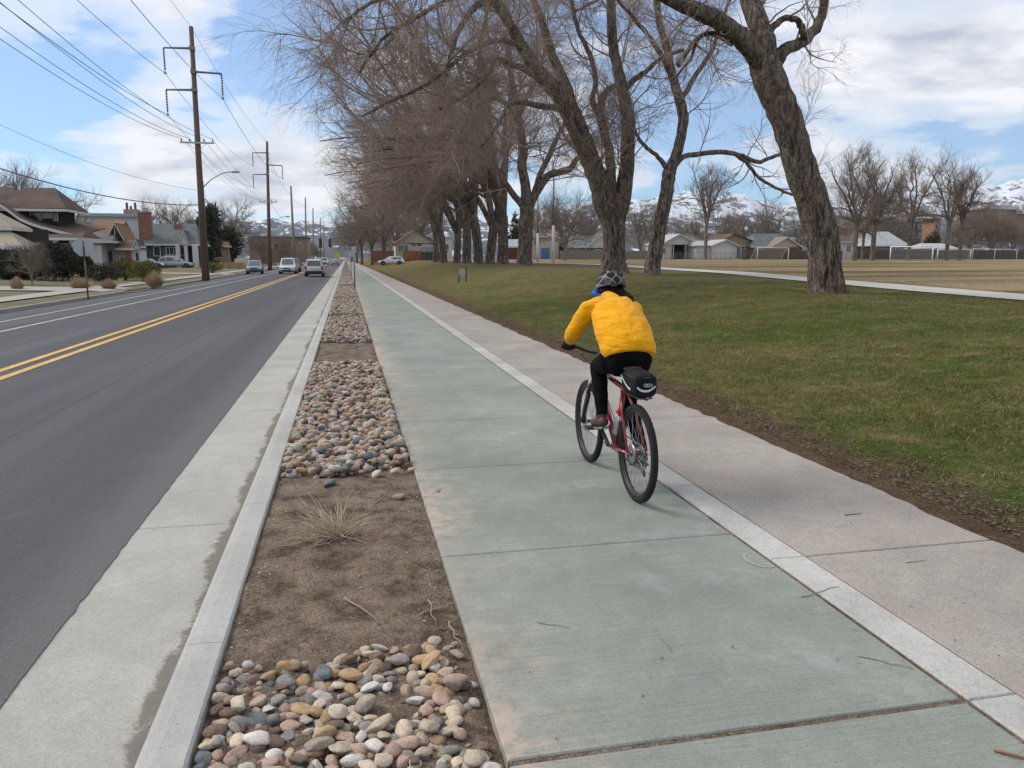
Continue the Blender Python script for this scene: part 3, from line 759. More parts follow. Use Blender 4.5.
def pack(limbs, n=12):
    """resample limbs to a common length array for grow()"""
    P = []; Q = []
    for L in limbs:
        s_ = np.linspace(0, len(L) - 1, n); i = np.minimum(s_.astype(int), len(L) - 2); u = (s_ - i)[:, None]
        X = L[i] * (1 - u) + L[i + 1] * u; P.append(X[:, :3]); Q.append(X[:, 3])
    return np.array(P), np.array(Q)
def make_crown(limbs, spec, mat, parent, seed, bias=(0, 0, 0)):
    """spec: list of (count, (angle mean, sd), (len lo, hi), radius, pts, wander, zbias, sides)"""
    r = np.random.default_rng(seed); P, Q = pack(limbs); VV = []; FF = []; off = 0
    levels = [(P, Q)]
    for li, (N, ang, ln, r0, n, wd, zb, sides) in enumerate(spec):
        src = levels[-1]
        b = np.array(bias) * (1. if li < 2 else .4) + np.array([0, 0, zb])
        A = grow(src[0], src[1], N, ang, ln, r0, n, wd, b, r, .25 if li == 0 else .12, 1.)
        levels.append(A); v, f = tubes(A[0], A[1], sides); VV.append(v); FF.append(f + off); off += len(v)
    o = fastmesh('crown', np.concatenate(VV), np.concatenate(FF), mat, smooth=True, parent=parent); return o
def limb_px(pts, Y, base, sc_extra=.82):
    """a limb surveyed from the photograph: (px, py, width px[, metres nearer/farther])"""
    out = []; sc_extra = .95 if pts[0][1] > 260 else sc_extra
    for p in pts:
        dy = p[3] if len(p) > 3 else 0.
        x, y, z = atY(p[0], p[1], Y + dy); ppm = F / ((x * FW[0] + y * FW[1] + (z - H) * FW[2]))
        out.append((x - base[0], y - base[1], z - base[2], p[2] / 2 / ppm * sc_extra))
    return out
def tree_from(name, base, limbs_raw, spec, label, cat, group, seed, bias=(0,0,0), mats=None, k=16, rough=.06, extra=()):
    root = empty(name, base, 0, label, cat, group); r = np.random.default_rng(seed)
    limbs = [smooth_poly(L, 5, .012, r) for L in limbs_raw]
    # root flare
    L0 = limbs[0]; 
    L0 = np.vstack([[L0[0, 0], L0[0, 1], -.35, L0[0, 3] * 1.35], L0]); limbs[0] = L0
    make_trunk(limbs, (mats or (M['bark'], M['twig']))[0], root, k, rough)
    make_crown([l for l in limbs[(1 if len(limbs) > 2 else 0):]] + list(extra), spec, (mats or (M['bark'], M['twig']))[1], root, seed, bias); return root
ELMS = 'huge bare elms in a row along the park edge'
TW = lambda n, big=1.: [(int(n*.010), (48, 14), (2.2, 5.2), .055*big, 9, .20, .5, 6), (int(n*.05), (42, 16), (1.2, 3.), .022*big, 7, .17, .1, 4),
                 (int(n*.22), (42, 16), (.7, 1.7), .009*big, 5, .16, -.12, 3), (int(n*.72), (38, 16), (.35, .95), .0055*big, 4, .15, -.25, 3)]
# --- T1: the leaning trunk by the lawn
Y1 = 20.2; b1 = atY(828, 294, Y1)
T1 = [limb_px([(828, 296, 45), (827, 286, 38), (825, 262, 34.5), (820, 230, 33), (808, 190, 32), (795, 150, 32), (782, 110, 32), (770, 80, 32), (762, 60, 31)], Y1, b1),
      limb_px([(768, 75, 26), (748, 45, 24, -.2), (728, 28, 22, -.5), (700, 12, 20, -.9), (662, -6, 18, -1.4), (610, -32, 15, -2.), (555, -62, 12, -2.5)], Y1, b1),
      limb_px([(766, 72, 30), (763, 40, 26), (755, 15, 24, .3), (747, -12, 22, .6), (742, -60, 18, 1.), (728, -130, 13, 1.6)], Y1, b1),
      limb_px([(772, 68, 20), (785, 50, 15), (803, 41, 13, .2), (818, 24, 12, .3), (824, 5, 11, .3), (822, -15, 10, .3), (835, -60, 8, .6), (850, -110, 6, 1)], Y1, b1),
      limb_px([(760, 38, 9), (770, 30, 9), (777, 23, 8), (787, 18, 7.5), (797, 20, 8), (802, 29, 9), (806, 40, 9)], Y1, b1),
      limb_px([(742, 42, 8, -.2), (722, 34, 6, -.2), (700, 36, 5, -.1), (690, 60, 3.5, 0), (670, 82, 2.5, .2)], Y1, b1)]
tree_from('elm_tree', b1, T1, [(42, (50, 16), (.8, 2.4), .03, 8, .2, .25, 5), (190, (45, 16), (.6, 1.6), .011, 6, .18, -.1, 4), (900, (42, 18), (.35, 1.), .0052, 5, .17, -.3, 3), (2600, (40, 16), (.2, .6), .0032, 4, .16, -.4, 3)],
          'massive leaning bare elm with furrowed trunk, standing alone on the lawn before the footpath', 'tree', ELMS, 11, k=22, rough=.07)
# --- T3: slim tree with the long level side limb
Y3 = 33.; b3 = atY(650, 277, Y3)
T3 = [limb_px([(650, 278, 22), (653, 264, 17), (657, 240, 15), (662, 215, 14.5), (667, 190, 14), (669, 172, 15)], Y3, b3),
      limb_px([(669, 175, 15), (676, 155, 13), (682, 132, 12.5), (683, 112, 13), (677, 92, 11), (671, 70, 10, .3), (666, 45, 9, .5), (659, 20, 8, .8), (655, -10, 7.5, 1), (645, -60, 6, 1.5)], Y3, b3),
      limb_px([(670, 172, 9), (682, 158, 6.5), (700, 154, 6), (722, 152, 6), (742, 156, 5.5), (758, 162, 5), (772, 157, 4.5), (792, 150, 3.5)], Y3, b3),
      limb_px([(735, 154, 5), (748, 164, 4.5), (757, 176, 4), (772, 186, 3.5), (792, 195, 3)], Y3, b3),
      limb_px([(667, 168, 7), (656, 155, 5), (645, 146, 4.5, .3), (636, 133, 4, .6), (632, 112, 3.5, .8), (628, 90, 2.5, 1)], Y3, b3),
      limb_px([(672, 75, 8), (655, 45, 6, -.3), (640, 25, 5, -.6), (622, 5, 4, -.9), (600, -20, 3, -1.2)], Y3, b3),
      limb_px([(681, 100, 7), (696, 75, 6, .3), (712, 50, 5, .6), (722, 20, 4, .9), (735, -15, 3.5, 1.2)], Y3, b3),
      limb_px([(678, 65, 7), (698, 38, 5, .3), (716, 36, 4, .5), (732, 46, 3, .6)], Y3, b3)]
tree_from('elm_tree', b3, T3, [(60, (60, 20), (1., 3.), .032, 8, .18, .9, 5), (320, (40, 14), (.8, 2.2), .013, 6, .15, .2, 4), (2000, (36, 14), (.4, 1.2), .0065, 5, .15, -.1, 3), (5200, (34, 14), (.25, .7), .0045, 4, .15, -.2, 3)],
          'slimmer bare elm with knot at its fork and one long level limb over the footpath', 'tree', ELMS, 13, k=18)
# --- T2: the great double elm behind the rider
Y2 = 36.; b2 = atY(612, 273, Y2)
T2 = [limb_px([(614, 275, 35), (614, 262, 27), (614, 245, 23.5), (613, 225, 25), (611, 207, 29), (610, 196, 30)], Y2, b2),
      limb_px([(613, 240, 16), (610, 222, 22), (604, 203, 27), (598, 180, 25), (588, 155, 24), (579, 132, 24), (570, 112, 25), (557, 92, 20, -.3), (540, 74, 18, -.6), (524, 50, 15, -1), (508, 22, 13, -1.5), (492, -5, 11, -2), (470, -45, 9, -2.6)], Y2, b2),
      limb_px([(615, 240, 14), (618, 220, 19), (622, 200, 21), (626, 175, 19), (628, 145, 17), (627, 118, 16), (622, 88, 14, .2), (616, 60, 13, .3), (612, 30, 12, .4), (611, 0, 11, .5), (605, -50, 9, .8)], Y2, b2),
      limb_px([(609, 198, 18), (611, 175, 13), (609, 150, 11, .4), (603, 128, 11, .6), (600, 110, 10, .8), (606, 92, 8, 1), (618, 84, 6, 1.2)], Y2, b2),
      limb_px([(600, 115, 9, .8), (592, 100, 7, .8), (596, 82, 6.5, 1), (590, 55, 6, 1.3), (578, 30, 5, 1.6), (572, 0, 4, 2)], Y2, b2),
      limb_px([(571, 112, 18), (566, 85, 13, .3), (552, 55, 11, .5), (545, 30, 10, .7), (534, 0, 8, 1), (520, -40, 6, 1.4)], Y2, b2),
      limb_px([(622, 92, 8), (634, 80, 7, -.3), (645, 72, 6, -.5), (662, 58, 5, -.8), (684, 50, 4, -1)], Y2, b2),
      limb_px([(566, 108, 9), (540, 106, 7, -.6), (520, 102, 6, -1.2), (507, 108, 5, -1.8), (498, 125, 4, -2.2), (480, 148, 3, -2.8)], Y2, b2),
      limb_px([(556, 92, 9), (530, 72, 8, -.8), (505, 62, 7, -1.5), (496, 60, 6, -2), (488, 75, 5, -2.6), (470, 92, 4, -3.2), (440, 110, 3, -4)], Y2, b2),
      limb_px([(498, 5, 9, -1.8), (478, 4, 8, -2.6), (460, 28, 7, -3.4), (452, 50, 6, -4), (446, 76, 4, -4.6)], Y2, b2),
      limb_px([(498, 5, 7, -1.8), (470, -8, 7, -3.2), (436, 6, 6, -4.6), (405, 24, 5, -6), (382, 40, 4, -7.2), (360, 72, 3, -8.)], Y2, b2),
      limb_px([(480, -25, 7, -2.4), (440, -25, 6, -4.2), (405, -12, 5.5, -5.8), (370, 4, 4.5, -7.4), (342, 22, 3, -8.6)], Y2, b2),
      limb_px([(524, 48, 7, -1), (500, 40, 6, -2.2), (468, 52, 5, -3.4), (434, 80, 4.5, -4.6), (398, 98, 4, -5.8), (362, 116, 3, -7)], Y2, b2)]
tree_from('elm_tree', b2, T2, [(150, (55, 18), (1.4, 4.), .04, 8, .18, .5, 5), (900, (42, 16), (1., 2.6), .016, 6, .17, .0, 4), (8500, (40, 16), (.6, 1.6), .0076, 5, .16, -.4, 3), (27000, (38, 16), (.3, .95), .0052, 4, .15, -.45, 3)],
          'giant double-trunked bare elm with wide boughs directly behind the cyclist', 'tree', ELMS, 12, k=22, bias=(-.1, -.05, 0))
# a scrap of plastic caught in the twigs
q = atY(425, 129, 42); rr = random.Random(4); V = [(0, -.02, 0)]; n = 11
for k in range(n): a_ = 2*math.pi*k/n; l_ = rr.uniform(.09, .34) if k % 2 else rr.uniform(.05, .1); V.append((l_*math.cos(a_), rr.uniform(-.05, .05), l_*math.sin(a_)))
b = MB(); b.add(V, [(0, k+1, (k+1) % n + 1) for k in range(n)], False); o_ = b.build('plastic_scrap', pm('white_plastic', (.6,.6,.6), .5, (.5,.5,.5), 4.), None, q, fix=False); o_.modifiers.new('t', 'SOLIDIFY').thickness = .01
tag(o_, 'ragged white plastic scrap caught high in the elm twigs over the path', 'plastic scrap')
# --- T4
Y4 = 56.; b4 = atY(525, 265, Y4)
T4 = [limb_px([(525, 266, 18), (525, 250, 15.5), (526, 230, 15), (527, 212, 15.5), (527, 203, 15)], Y4, b4),
      limb_px([(530, 205, 11), (538, 190, 9.5), (548, 176, 9), (560, 172, 8.5), (570, 169, 8), (576, 160, 6.5), (582, 155, 4)], Y4, b4),
      limb_px([(527, 205, 15), (525, 185, 12), (522, 165, 11.5), (523, 150, 12), (520, 130, 10), (517, 112, 9), (514, 92, 8, .5), (508, 60, 6, 1), (505, 30, 5, 1.5)], Y4, b4),
      limb_px([(524, 207, 9), (515, 197, 8), (506, 184, 7), (499, 172, 6), (492, 158, 5), (478, 145, 4), (460, 138, 3)], Y4, b4),
      limb_px([(534, 195, 8), (540, 175, 7, .5), (548, 158, 6.5, .8), (556, 140, 6, 1), (566, 122, 4.5, 1.3), (580, 112, 3, 1.6)], Y4, b4),
      limb_px([(521, 130, 7), (512, 112, 6, -.5), (500, 100, 5.5, -1), (485, 100, 5, -1.6), (470, 118, 4, -2.2), (455, 142, 3, -3)], Y4, b4),
      limb_px([(518, 118, 7), (528, 95, 5.5, .5), (540, 70, 4.5, 1), (546, 40, 4, 1.5)], Y4, b4)]
tree_from('elm_tree', b4, T4, [(90, (50, 18), (1.8, 5.), .05, 8, .18, .5, 5), (700, (42, 16), (1.2, 3.), .022, 6, .17, 0, 4), (4500, (40, 16), (.7, 1.8), .011, 5, .16, -.25, 3), (12000, (38, 16), (.4, 1.), .008, 4, .15, -.3, 3)],
          'upright bare elm with a candelabra fork, between the great double elm and the dense row', 'tree', ELMS, 14, k=14)
# --- the dense row behind: three grown forms, copied down the street
def grown_limbs(seed, Ht, spread, r0, nl, lean=(0., 0.), fork=.22, pull=0.):
    r = np.random.default_rng(seed); L = []; zf = Ht * fork
    L.append([(0, 0, 0, r0), (lean[0]*.2, lean[1]*.2, zf*.35, r0*.86), (lean[0]*.6, lean[1]*.6, zf*.8, r0*.84), (lean[0], lean[1], zf*1.1, r0*.8)])
    for i in range(nl):
        a = 2*math.pi*(i + r.uniform(-.25, .25))/nl; sp = spread * r.uniform(.35, .8); top = Ht * r.uniform(.72, .95)
        pts = []; px_, py_, pz = lean[0], lean[1], zf * .9
        for k in range(8):
            t = k / 7; rr = sp * (t ** 1.15); wob = .5 * t
            pts.append((lean[0] + (math.cos(a + .25*math.sin(3*t+i)) + pull) * rr + r.normal(0, wob*.5), lean[1] + math.sin(a + .25*math.sin(3*t+i)) * rr + r.normal(0, wob*.5), zf*.85 + (top - zf*.85) * (t ** .85), r0 * .52 * (1 - .82 * t) + .02))
        L.append(pts)
        # low reaching arms
        for q in range(2):
            t0 = r.uniform(.12, .5); b0 = pts[int(t0*7)]; a2 = a + r.uniform(-.9, .9); ln = spread * r.uniform(.5, .95); a2 = a2 if pull == 0 else math.pi + r.uniform(-1.3, 1.3); arm = []
            for k in range(6):
                t = k / 5; arm.append((b0[0] + math.cos(a2) * ln * t + r.normal(0, .2*t), b0[1] + math.sin(a2) * ln * t + r.normal(0, .2*t), b0[2] + ln * (.55 * t - .42 * t * t), b0[3] * .55 * (1 - .8 * t) + .015))
            L.append(arm)
    return L
FORM = {}
def row_form(key, seed, Ht, spread, r0, nl, n, bias=(-.12, 0, 0), lean=(0,0), mats=None, big=1., spec=None, k=14, fork=.22, pull=0.):
    limbs = [smooth_poly(L, 4) for L in grown_limbs(seed, Ht, spread, r0, nl, lean, fork, pull)]
    root = empty(key, (0, 0, 0)); L0 = limbs[0]; limbs[0] = np.vstack([[0, 0, -.5, r0*1.35], L0[:1] * [1,1,1,1.15], L0[1:]])
    mats = mats or (M['bark'], M['twig'])
    make_trunk(limbs, mats[0], root, k, .08); make_crown(limbs[1:], spec or TW(n, big), mats[1], root, seed, bias); return root
def place(root, loc, rz, sc, label, cat, group, first):
    o = root if first else copy_tree(root)
    o.location = loc; o.rotation_euler = (0, 0, rz); o.scale = (sc, sc, sc); tag(o, label, cat, group); return o
fa = row_form('elm_tree', 31, 23, 13, .52, 5, 16500, big=1.12, bias=(-.3, 0, -.1), pull=-.55, fork=.16); fb = row_form('elm_tree', 37, 24, 13, .48, 4, 16500, lean=(.4, .3), big=1.15, bias=(-.3, 0, -.15), pull=-.6, fork=.14); fc = row_form('elm_tree', 43, 22, 13, .52, 5, 16500, lean=(-.5, 0), big=1.15, bias=(-.3, 0, -.12), pull=-.6, fork=.18)
rowspec = [(503, 64, fa, .1, 1.), (490, 68, fb, -.25, 1.), (479, 73, fc, .2, 1.), (467, 81, fa, -.3, 1.02), (457, 89, fb, .35, 1.), (444, 97, fc, -.1, 1.), (436, 112, fa, .5, .95)]
rl = ['pale-trunked bare elm at the near end of the dense row, next after the candelabra elm', 'second trunk of the dense elm row, standing close behind its pale near-end neighbour', 'third trunk of the dense elm row, in the middle of the cluster',
      'dark narrow trunk, fourth in the dense elm row', 'fifth trunk of the dense elm row, crowded against its neighbours', 'leftmost leaning elm of the dense row, before the dark fence', 'farthest elm glimpsed behind the trunks at the end of the dense row']
used = set()
for (px, Y, f_, rz, sc), lab in zip(rowspec, rl):
    x = atY(px, 262, Y)[0]; place(f_, (x, Y, GH(x, Y) - .05), rz, sc, lab, 'tree', ELMS, f_.name not in used); used.add(f_.name)
# farther street trees on both edges of the cycle path
fd = row_form('street_tree', 53, 15, 8, .34, 5, 11000, big=1.7, bias=(0, 0, -.1), mats=(M['bark'], M['twigfar'])); fe = row_form('street_tree', 59, 14, 8, .3, 6, 11000, big=1.7, bias=(0, 0, -.15), mats=(M['bark'], M['twigfar']))
fl = [(384, 150, fd, 0, 1.2), (372, 178, fe, 1., 1.15), (362, 205, fd, 2., 1.1), (357, 260, fe, 3., 1.2), (352, 330, fd, 4., 1.2), (398, 185, fe, 5, 1.3), (420, 175, fd, 2.6, 1.3)]
ll = ['dense brown bare street tree before the wooden fence, leaning over the cycle path', 'bare street tree second along the path beyond the wooden fence', 'bare street tree third along the path, close over the sidewalk', 'small distant bare tree over the end of the cycle path',
      'farthest hazy bare tree at the vanishing end of the path', 'tall bare tree rising behind the parked white car', 'tall bare tree rising behind the red-roofed tan house']
used = set()
for (px, Y, f_, rz, sc), lab in zip(fl, ll):
    x = atY(px, 262, Y)[0]; place(f_, (x, Y, .3), rz, sc, lab, 'tree', 'bare street trees beyond the park', f_.name not in used); used.add(f_.name)
# --- field trees in front of the far houses (pale, open crowns)
FS = lambda n, b=1.: [(int(n*.02), (42, 12), (2., 4.5), .07*b, 8, .14, .8, 5), (int(n*.09), (40, 14), (1.2, 2.6), .032*b, 6, .13, .5, 4), (int(n*.9), (36, 14), (.6, 1.6), .016*b, 4, .12, .4, 3)]
ga = row_form('bare_tree', 61, 19, 7., .5, 5, 0, bias=(0,0,0), mats=(M['barkfar'], M['twigfar']), spec=FS(6000), k=10, fork=.28); gb = row_form('bare_tree', 67, 19, 6., .42, 4, 0, bias=(0,0,0), mats=(M['barkfar'], M['twigfar']), spec=FS(4200), k=10, fork=.34)
gcf = row_form('bare_tree', 71, 18, 5., .4, 6, 0, bias=(0,0,.3), mats=(M['barkfar'], M['twigfar']), spec=FS(3400, 1.1), k=10, fork=.4)
# (base px, height top py, Y, form, rot, label)
flt = [(854, 146, 130, ga, .3, 'bare field tree close behind the leaning elm, with dense fine crown'), (872, 150, 131, ga, 2.1, 'broad bare field tree left of the nearest goal, pale straight trunk'),
       (908, 150, 134, gb, 1., 'open forked bare tree behind the nearest goal'), (946, 152, 130, gb, 3.4, 'tall forked bare tree right of the nearest goal, with a pollarded top'),
       (959, 168, 131, gcf, .7, 'upright bare tree at the right of the goals, twin leaders'), (705, 165, 150, gcf, 1.5, 'tall thin bare tree standing before the white gabled shed'),
       (862, 190, 138, gb, 5., 'smaller leaning bare tree between two broad field trees')]
used = set()
for px, top, Y, f_, rz, lab in flt:
    p = atY(px, 261, Y); zt = atY(px, top, Y)[2]; zb = GY(Y) - .1; Ht = {ga.name: 19, gb.name: 19, gcf.name: 18}[f_.name]
    place(f_, (p[0], Y, zb), rz, (zt - zb) / (Ht * 1.02), lab, 'tree', 'bare trees round the playing field', f_.name not in used); used.add(f_.name)
# background trees among and behind the houses
gd = row_form('bare_tree', 73, 12, 6.5, .28, 6, 0, bias=(0,0,.1), mats=(M['twigfar'], M['twigfar']), spec=[(120, (45, 14), (2., 4.), .06, 6, .15, .5, 4), (900, (42, 16), (1.2, 2.6), .036, 5, .15, .3, 3), (3800, (38, 16), (.6, 1.6), .022, 4, .15, .1, 3)], k=6, fork=.15)
bt = [(640, 205, 190, 1.1, 'low bare tree behind the white-roofed house'), (664, 222, 200, 1., 'rounded bare tree behind the white shed'), (688, 218, 190, 1, 'bare tree between the shed and the tall thin tree'), (722, 212, 185, 1, 'spreading bare tree behind the tan gable'),
      (748, 214, 190, 1, 'bare tree behind the grey hipped roofs'), (772, 208, 182, 1, 'wide bare tree over the far goal'), (800, 216, 185, 1, 'dense bare tree beside the leaning elm trunk'), (838, 212, 190, 1, 'brown bare tree behind the white-walled house'),
      (565, 195, 120, 1, 'gnarled bare tree between the lamp pole and the great elm'), (590, 205, 180, 1, 'bare tree behind the grey gabled house'), (968, 208, 175, 1, 'brown dense bare tree right of the brick building'), (990, 213, 178, 1, 'brown bare tree under the hillside building'),
      (1012, 216, 170, 1, 'rounded brown tree at the edge of the field'), (1035, 214, 172, 1, 'brown tree at the end of the field fence'), (955, 212, 185, 1, 'bushy bare tree behind the forked field trees'), (890, 212, 200, 1, 'bare tree before the dark apartment block'), (1060, 204, 180, 1, 'brown tree past the end of the fence'),
      (545, 205, 200, 1, 'distant bare tree behind the tan garage'), (610, 208, 230, 1, 'hazy bare tree seen between the elm trunks')]
for i, (px, top, Y, s_, lab) in enumerate(bt):
    p = atY(px, 260, Y); zt = atY(px, top, Y)[2]; zb = 1.2 if Y > 130 else GY(Y)
    place(gd, (p[0], Y, zb), i * 1.7, (zt - zb) / 11.5, lab, 'tree', 'background bare trees beyond the field', i == 0)
# street side, left
lt = [(232, 203, 190, 'brown bushy bare tree right of the first utility pole'), (262, 238, 200, 'low bare tree before the brick building'), (283, 236, 210, 'low brown tree beside the second utility pole'), (298, 240, 220, 'thin brown tree at the far corner of the street'), (166, 203, 150, 'pale bare tree behind the blue bungalow'),
      (184, 213, 160, 'small bare tree peeping over the blue roof'), (75, 196, 125, 'thin bare tree behind the brown-roofed house'), (8, 168, 118, 'bare tree at the edge, behind the brown roof ridge'), (30, 244, 52, 'small pale bare tree standing before the dark evergreens'), (318, 246, 320, 'hazy bare tree beyond the traffic lights'), (308, 242, 260, 'bare street tree at the far left corner')]
for i, (px, top, Y, lab) in enumerate(lt):
    p = atY(px, 262, Y); zt = atY(px, top, Y)[2]; zb = .05
    place(gd, (p[0], Y, zb), i * 2.3 + 1, (zt - zb) / 11.5, lab, 'tree', 'bare trees on the house side of the street', False)
# ------------------------------------------------------------------ evergreens and shrubs
def leafmass(name, blobs, n, size, mats, parent, seed, sc=(1,1,1), droop=0.):
    """leaf clumps spread through the volume of lumpy ellipsoids (centre, radii)"""
    r = np.random.default_rng(seed); V = []; C = []
    w = np.array([b[1][0]*b[1][1]*b[1][2] for b in blobs]) ** .66; w /= w.sum(); which = r.choice(len(blobs), n, p=w)
    d = r.normal(size=(n, 3)); d /= np.linalg.norm(d, axis=1, keepdims=True); q = r.uniform(.45, 1.05, n) ** .6
    c = np.array([blobs[i][0] for i in which]); rad = np.array([blobs[i][1] for i in which]); p = c + d * rad * q[:, None]
    a = r.normal(size=(n, 3)); a /= np.linalg.norm(a, axis=1, keepdims=True); a = a + d * .7; a[:, 2] -= droop
    b_ = np.cross(a, r.normal(size=(n, 3))); b_ /= np.linalg.norm(b_, axis=1, keepdims=True); s_ = r.uniform(.6, 1.5, n)[:, None] * size
    V = np.stack([p - b_ * s_ * .35, p + a * s_, p + b_ * s_ * .35], 1).reshape(-1, 3)
    return fastmesh(name, V, np.arange(3*n).reshape(-1, 3), mats, r.integers(0, len(mats), n), parent=parent)
EG = [pm('evergreen_a', (.028,.034,.018), .9, (.045,.05,.026), 3.), pm('evergreen_b', (.06,.066,.036), .9, (.085,.088,.05), 3.)]
DK = [pm('dark_foliage_a', (.014,.018,.012), .9, (.025,.03,.018), 3.), pm('dark_foliage_b', (.035,.03,.02), .9, (.05,.045,.03), 3.)]
YG = [pm('yellow_green_a', (.13,.12,.02), .9, (.18,.16,.03), 3.), pm('yellow_green_b', (.07,.075,.02), .9, (.10,.10,.03), 3.)]
ST = [pm('straw_a', (.42,.31,.19), .9, (.52,.40,.27), 3.), pm('straw_b', (.30,.22,.13), .9, (.38,.29,.18), 3.)]
def bush(name, pos, r0, h, n, size, mats, label, cat, seed, group=None, trunk=True, cone=False):
    root = empty(name, pos, 0, label, cat, group); rr = random.Random(seed); bl = []
    for i in range(9):
        a = rr.uniform(0, 6.28); t = rr.random()
        k = r0 * (1 - t * .85) if cone else r0 * .6
        bl.append(((math.cos(a)*k*.5, math.sin(a)*k*.5, h*(.2 + .65*t) if cone else h*rr.uniform(.35, .65)), (k*.75 + .05, k*.75 + .05, h*(.2 if cone else .36))))
    leafmass('crown' if trunk else 'foliage', bl, n, size, mats, root, seed)
    b = MB(); b.tube([(0,0,-.1),(.02,0,h*.4),(0,.02,h*.8)], [r0*.07+.02, r0*.05+.015, .015], 6)
    for i in range(5):
        a = rr.uniform(0, 6.28); b.tube([(0,0,h*.15*i*.6+.1), (math.cos(a)*r0*.6, math.sin(a)*r0*.6, h*.15*i*.6+h*.25)], [r0*.03+.01, .008], 5)
    b.build('trunk' if trunk else 'stem', M['bark'], root); return root
def pos(px, Y, z): p = atY(px, 262, Y); return (p[0], Y, z)
def hgt(px, py, Y): return atY(px, py, Y)[2]
bush('pine_tree', pos(211, 150, .1), 2.6, hgt(211, 203, 150), 3500, .5, EG, 'dark green conifer rising just right of the first utility pole', 'tree', 5, cone=False)
bush('pine_tree', pos(229, 165, .1), 3.9, hgt(232, 226, 165), 3600, .5, EG, 'low spreading dark evergreen right of the pole, above the picket fence', 'tree', 6)
bush('pine_tree', pos(516, 170, 1.2), 2.2, hgt(516, 212, 170) - 1.2, 2500, .5, EG, 'dark conifer behind the elm trunk, beside the tan garage', 'tree', 7, cone=True)
bush('evergreen_shrub', pos(931, 165, 1.3), 2.6, hgt(931, 231, 165) - 1.3, 2500, .4, EG, 'rounded dark green shrub below the brick building', 'shrub', 8)
bush('evergreen_shrub', pos(53, 60, .1), 1.9, 2.9, 5200, .16, DK, 'tall dark reddish evergreen shrub before the brown-roofed porch', 'shrub', 9)
bush('evergreen_shrub', pos(66, 62, .1), 1.3, 2.6, 3000, .15, EG, 'grey-green evergreen shrub just left of the octagonal sign', 'shrub', 10)
bush('evergreen_shrub', pos(12, 61, .1), 2.6, 2.3, 5200, .17, DK, 'nearly black evergreen mass below the beige awning', 'shrub', 11)
bush('evergreen_shrub', pos(80, 64, .1), 1.1, 2.2, 2400, .14, DK, 'dark shrub hidden behind the sign post', 'shrub', 12)
bush('round_bush', pos(143, 60, .1), 1.55, 1.45, 5200, .09, YG, 'olive yellow clipped round bush beside the tan grass tuft', 'bush', 13, trunk=False)
bush('round_bush', pos(124, 64, .1), 1.3, 1.5, 3600, .09, YG, 'second olive bush half behind the larger one', 'bush', 14, trunk=False)
bush('round_bush', pos(122, 76, .1), 1.6, 1.7, 2600, .1, EG, 'dark green low bush before the white garage', 'bush', 15, trunk=False)
bush('low_bush', pos(104, 56, .1), 1.7, 1.35, 3000, .09, DK, 'grey brown low bush behind the sign post', 'bush', 16, trunk=False)
bush('low_bush', pos(212, 92, .1), 1.6, 1.1, 1800, .1, YG, 'small green bush at the foot of the picket fence', 'bush', 17, trunk=False)
def tuft(px, py, Y0, r0, h, label):
    p = atY(px, py, Y0); b = MB(); rr = random.Random(px); root = empty('grass_tuft', (p[0], Y0, .0), 0, label, 'ornamental grass', 'tan ornamental grass tufts')
    V = []; n = 1500
    for i in range(n):
        a = rr.uniform(0, 6.28); k = rr.random() ** .7; bx, by = math.cos(a)*r0*.35*k, math.sin(a)*r0*.35*k; ex, ey = math.cos(a)*r0*k*1.05, math.sin(a)*r0*k*1.05; hz = h * (1.08 - .5*k*k) * rr.uniform(.6, 1.1); w_ = .012
        V += [(bx - w_*math.sin(a), by + w_*math.cos(a), 0), (bx + w_*math.sin(a), by - w_*math.cos(a), 0), (ex, ey, hz)]
    fastmesh('blades', V, np.arange(3*n).reshape(-1, 3), ST, [rr.randrange(2) for _ in range(n)], parent=root)
tuft(155, 283, 50, .78, .95, 'large tan grass tuft on the verge right of the olive bush'); tuft(109, 285, 47, .62, .55, 'flattened tan grass tuft between the sign post and the olive bush'); tuft(17, 284, 46, .45, .7, 'pale straw tuft under the beige awning'); tuft(80, 285, 48, .8, .6, 'greyish dead grass tuft at the foot of the sign post')
# ================================================================== BICYCLE
BX, BY = 1.955, 4.965
M['red'] = pm('red_frame_paint', (.33,.02,.03), .28, (.26,.015,.025), 8., coat=.5, spec=.5)
M['rubber'] = pm('tyre_rubber', (.012,.012,.012), .9, (.024,.023,.022), 20., .5, 90., .004, spec=.3)
M['blackp'] = pm('black_plastic', (.018,.018,.02), .45, (.03,.03,.032), 12., .2, 60., .002)
M['alu'] = pm('brushed_metal', (.45,.45,.46), .35, (.36,.36,.37), 15., metal=.9)
M['steeld'] = pm('dark_steel', (.09,.09,.095), .4, (.14,.14,.14), 15., metal=.8)
M['silverp'] = pm('silver_paint', (.55,.55,.57), .35, (.45,.45,.47), 5.)
M['reflect'] = pm('reflective_tape', (.62,.63,.65), .4, (.52,.53,.55), 10.)
M['lensred'] = pm('red_lens', (.60,.02,.02), .2, (.45,.01,.01), 10.)
M['clear'] = pm('frosted_bottle', (.55,.56,.56), .35, (.45,.47,.48), 6.)
bike = empty('mountain_bicycle', (BX, BY, 0), 0, 'red mountain bicycle with knobbly tyres, ridden along the green path', 'bicycle')
WR = .345
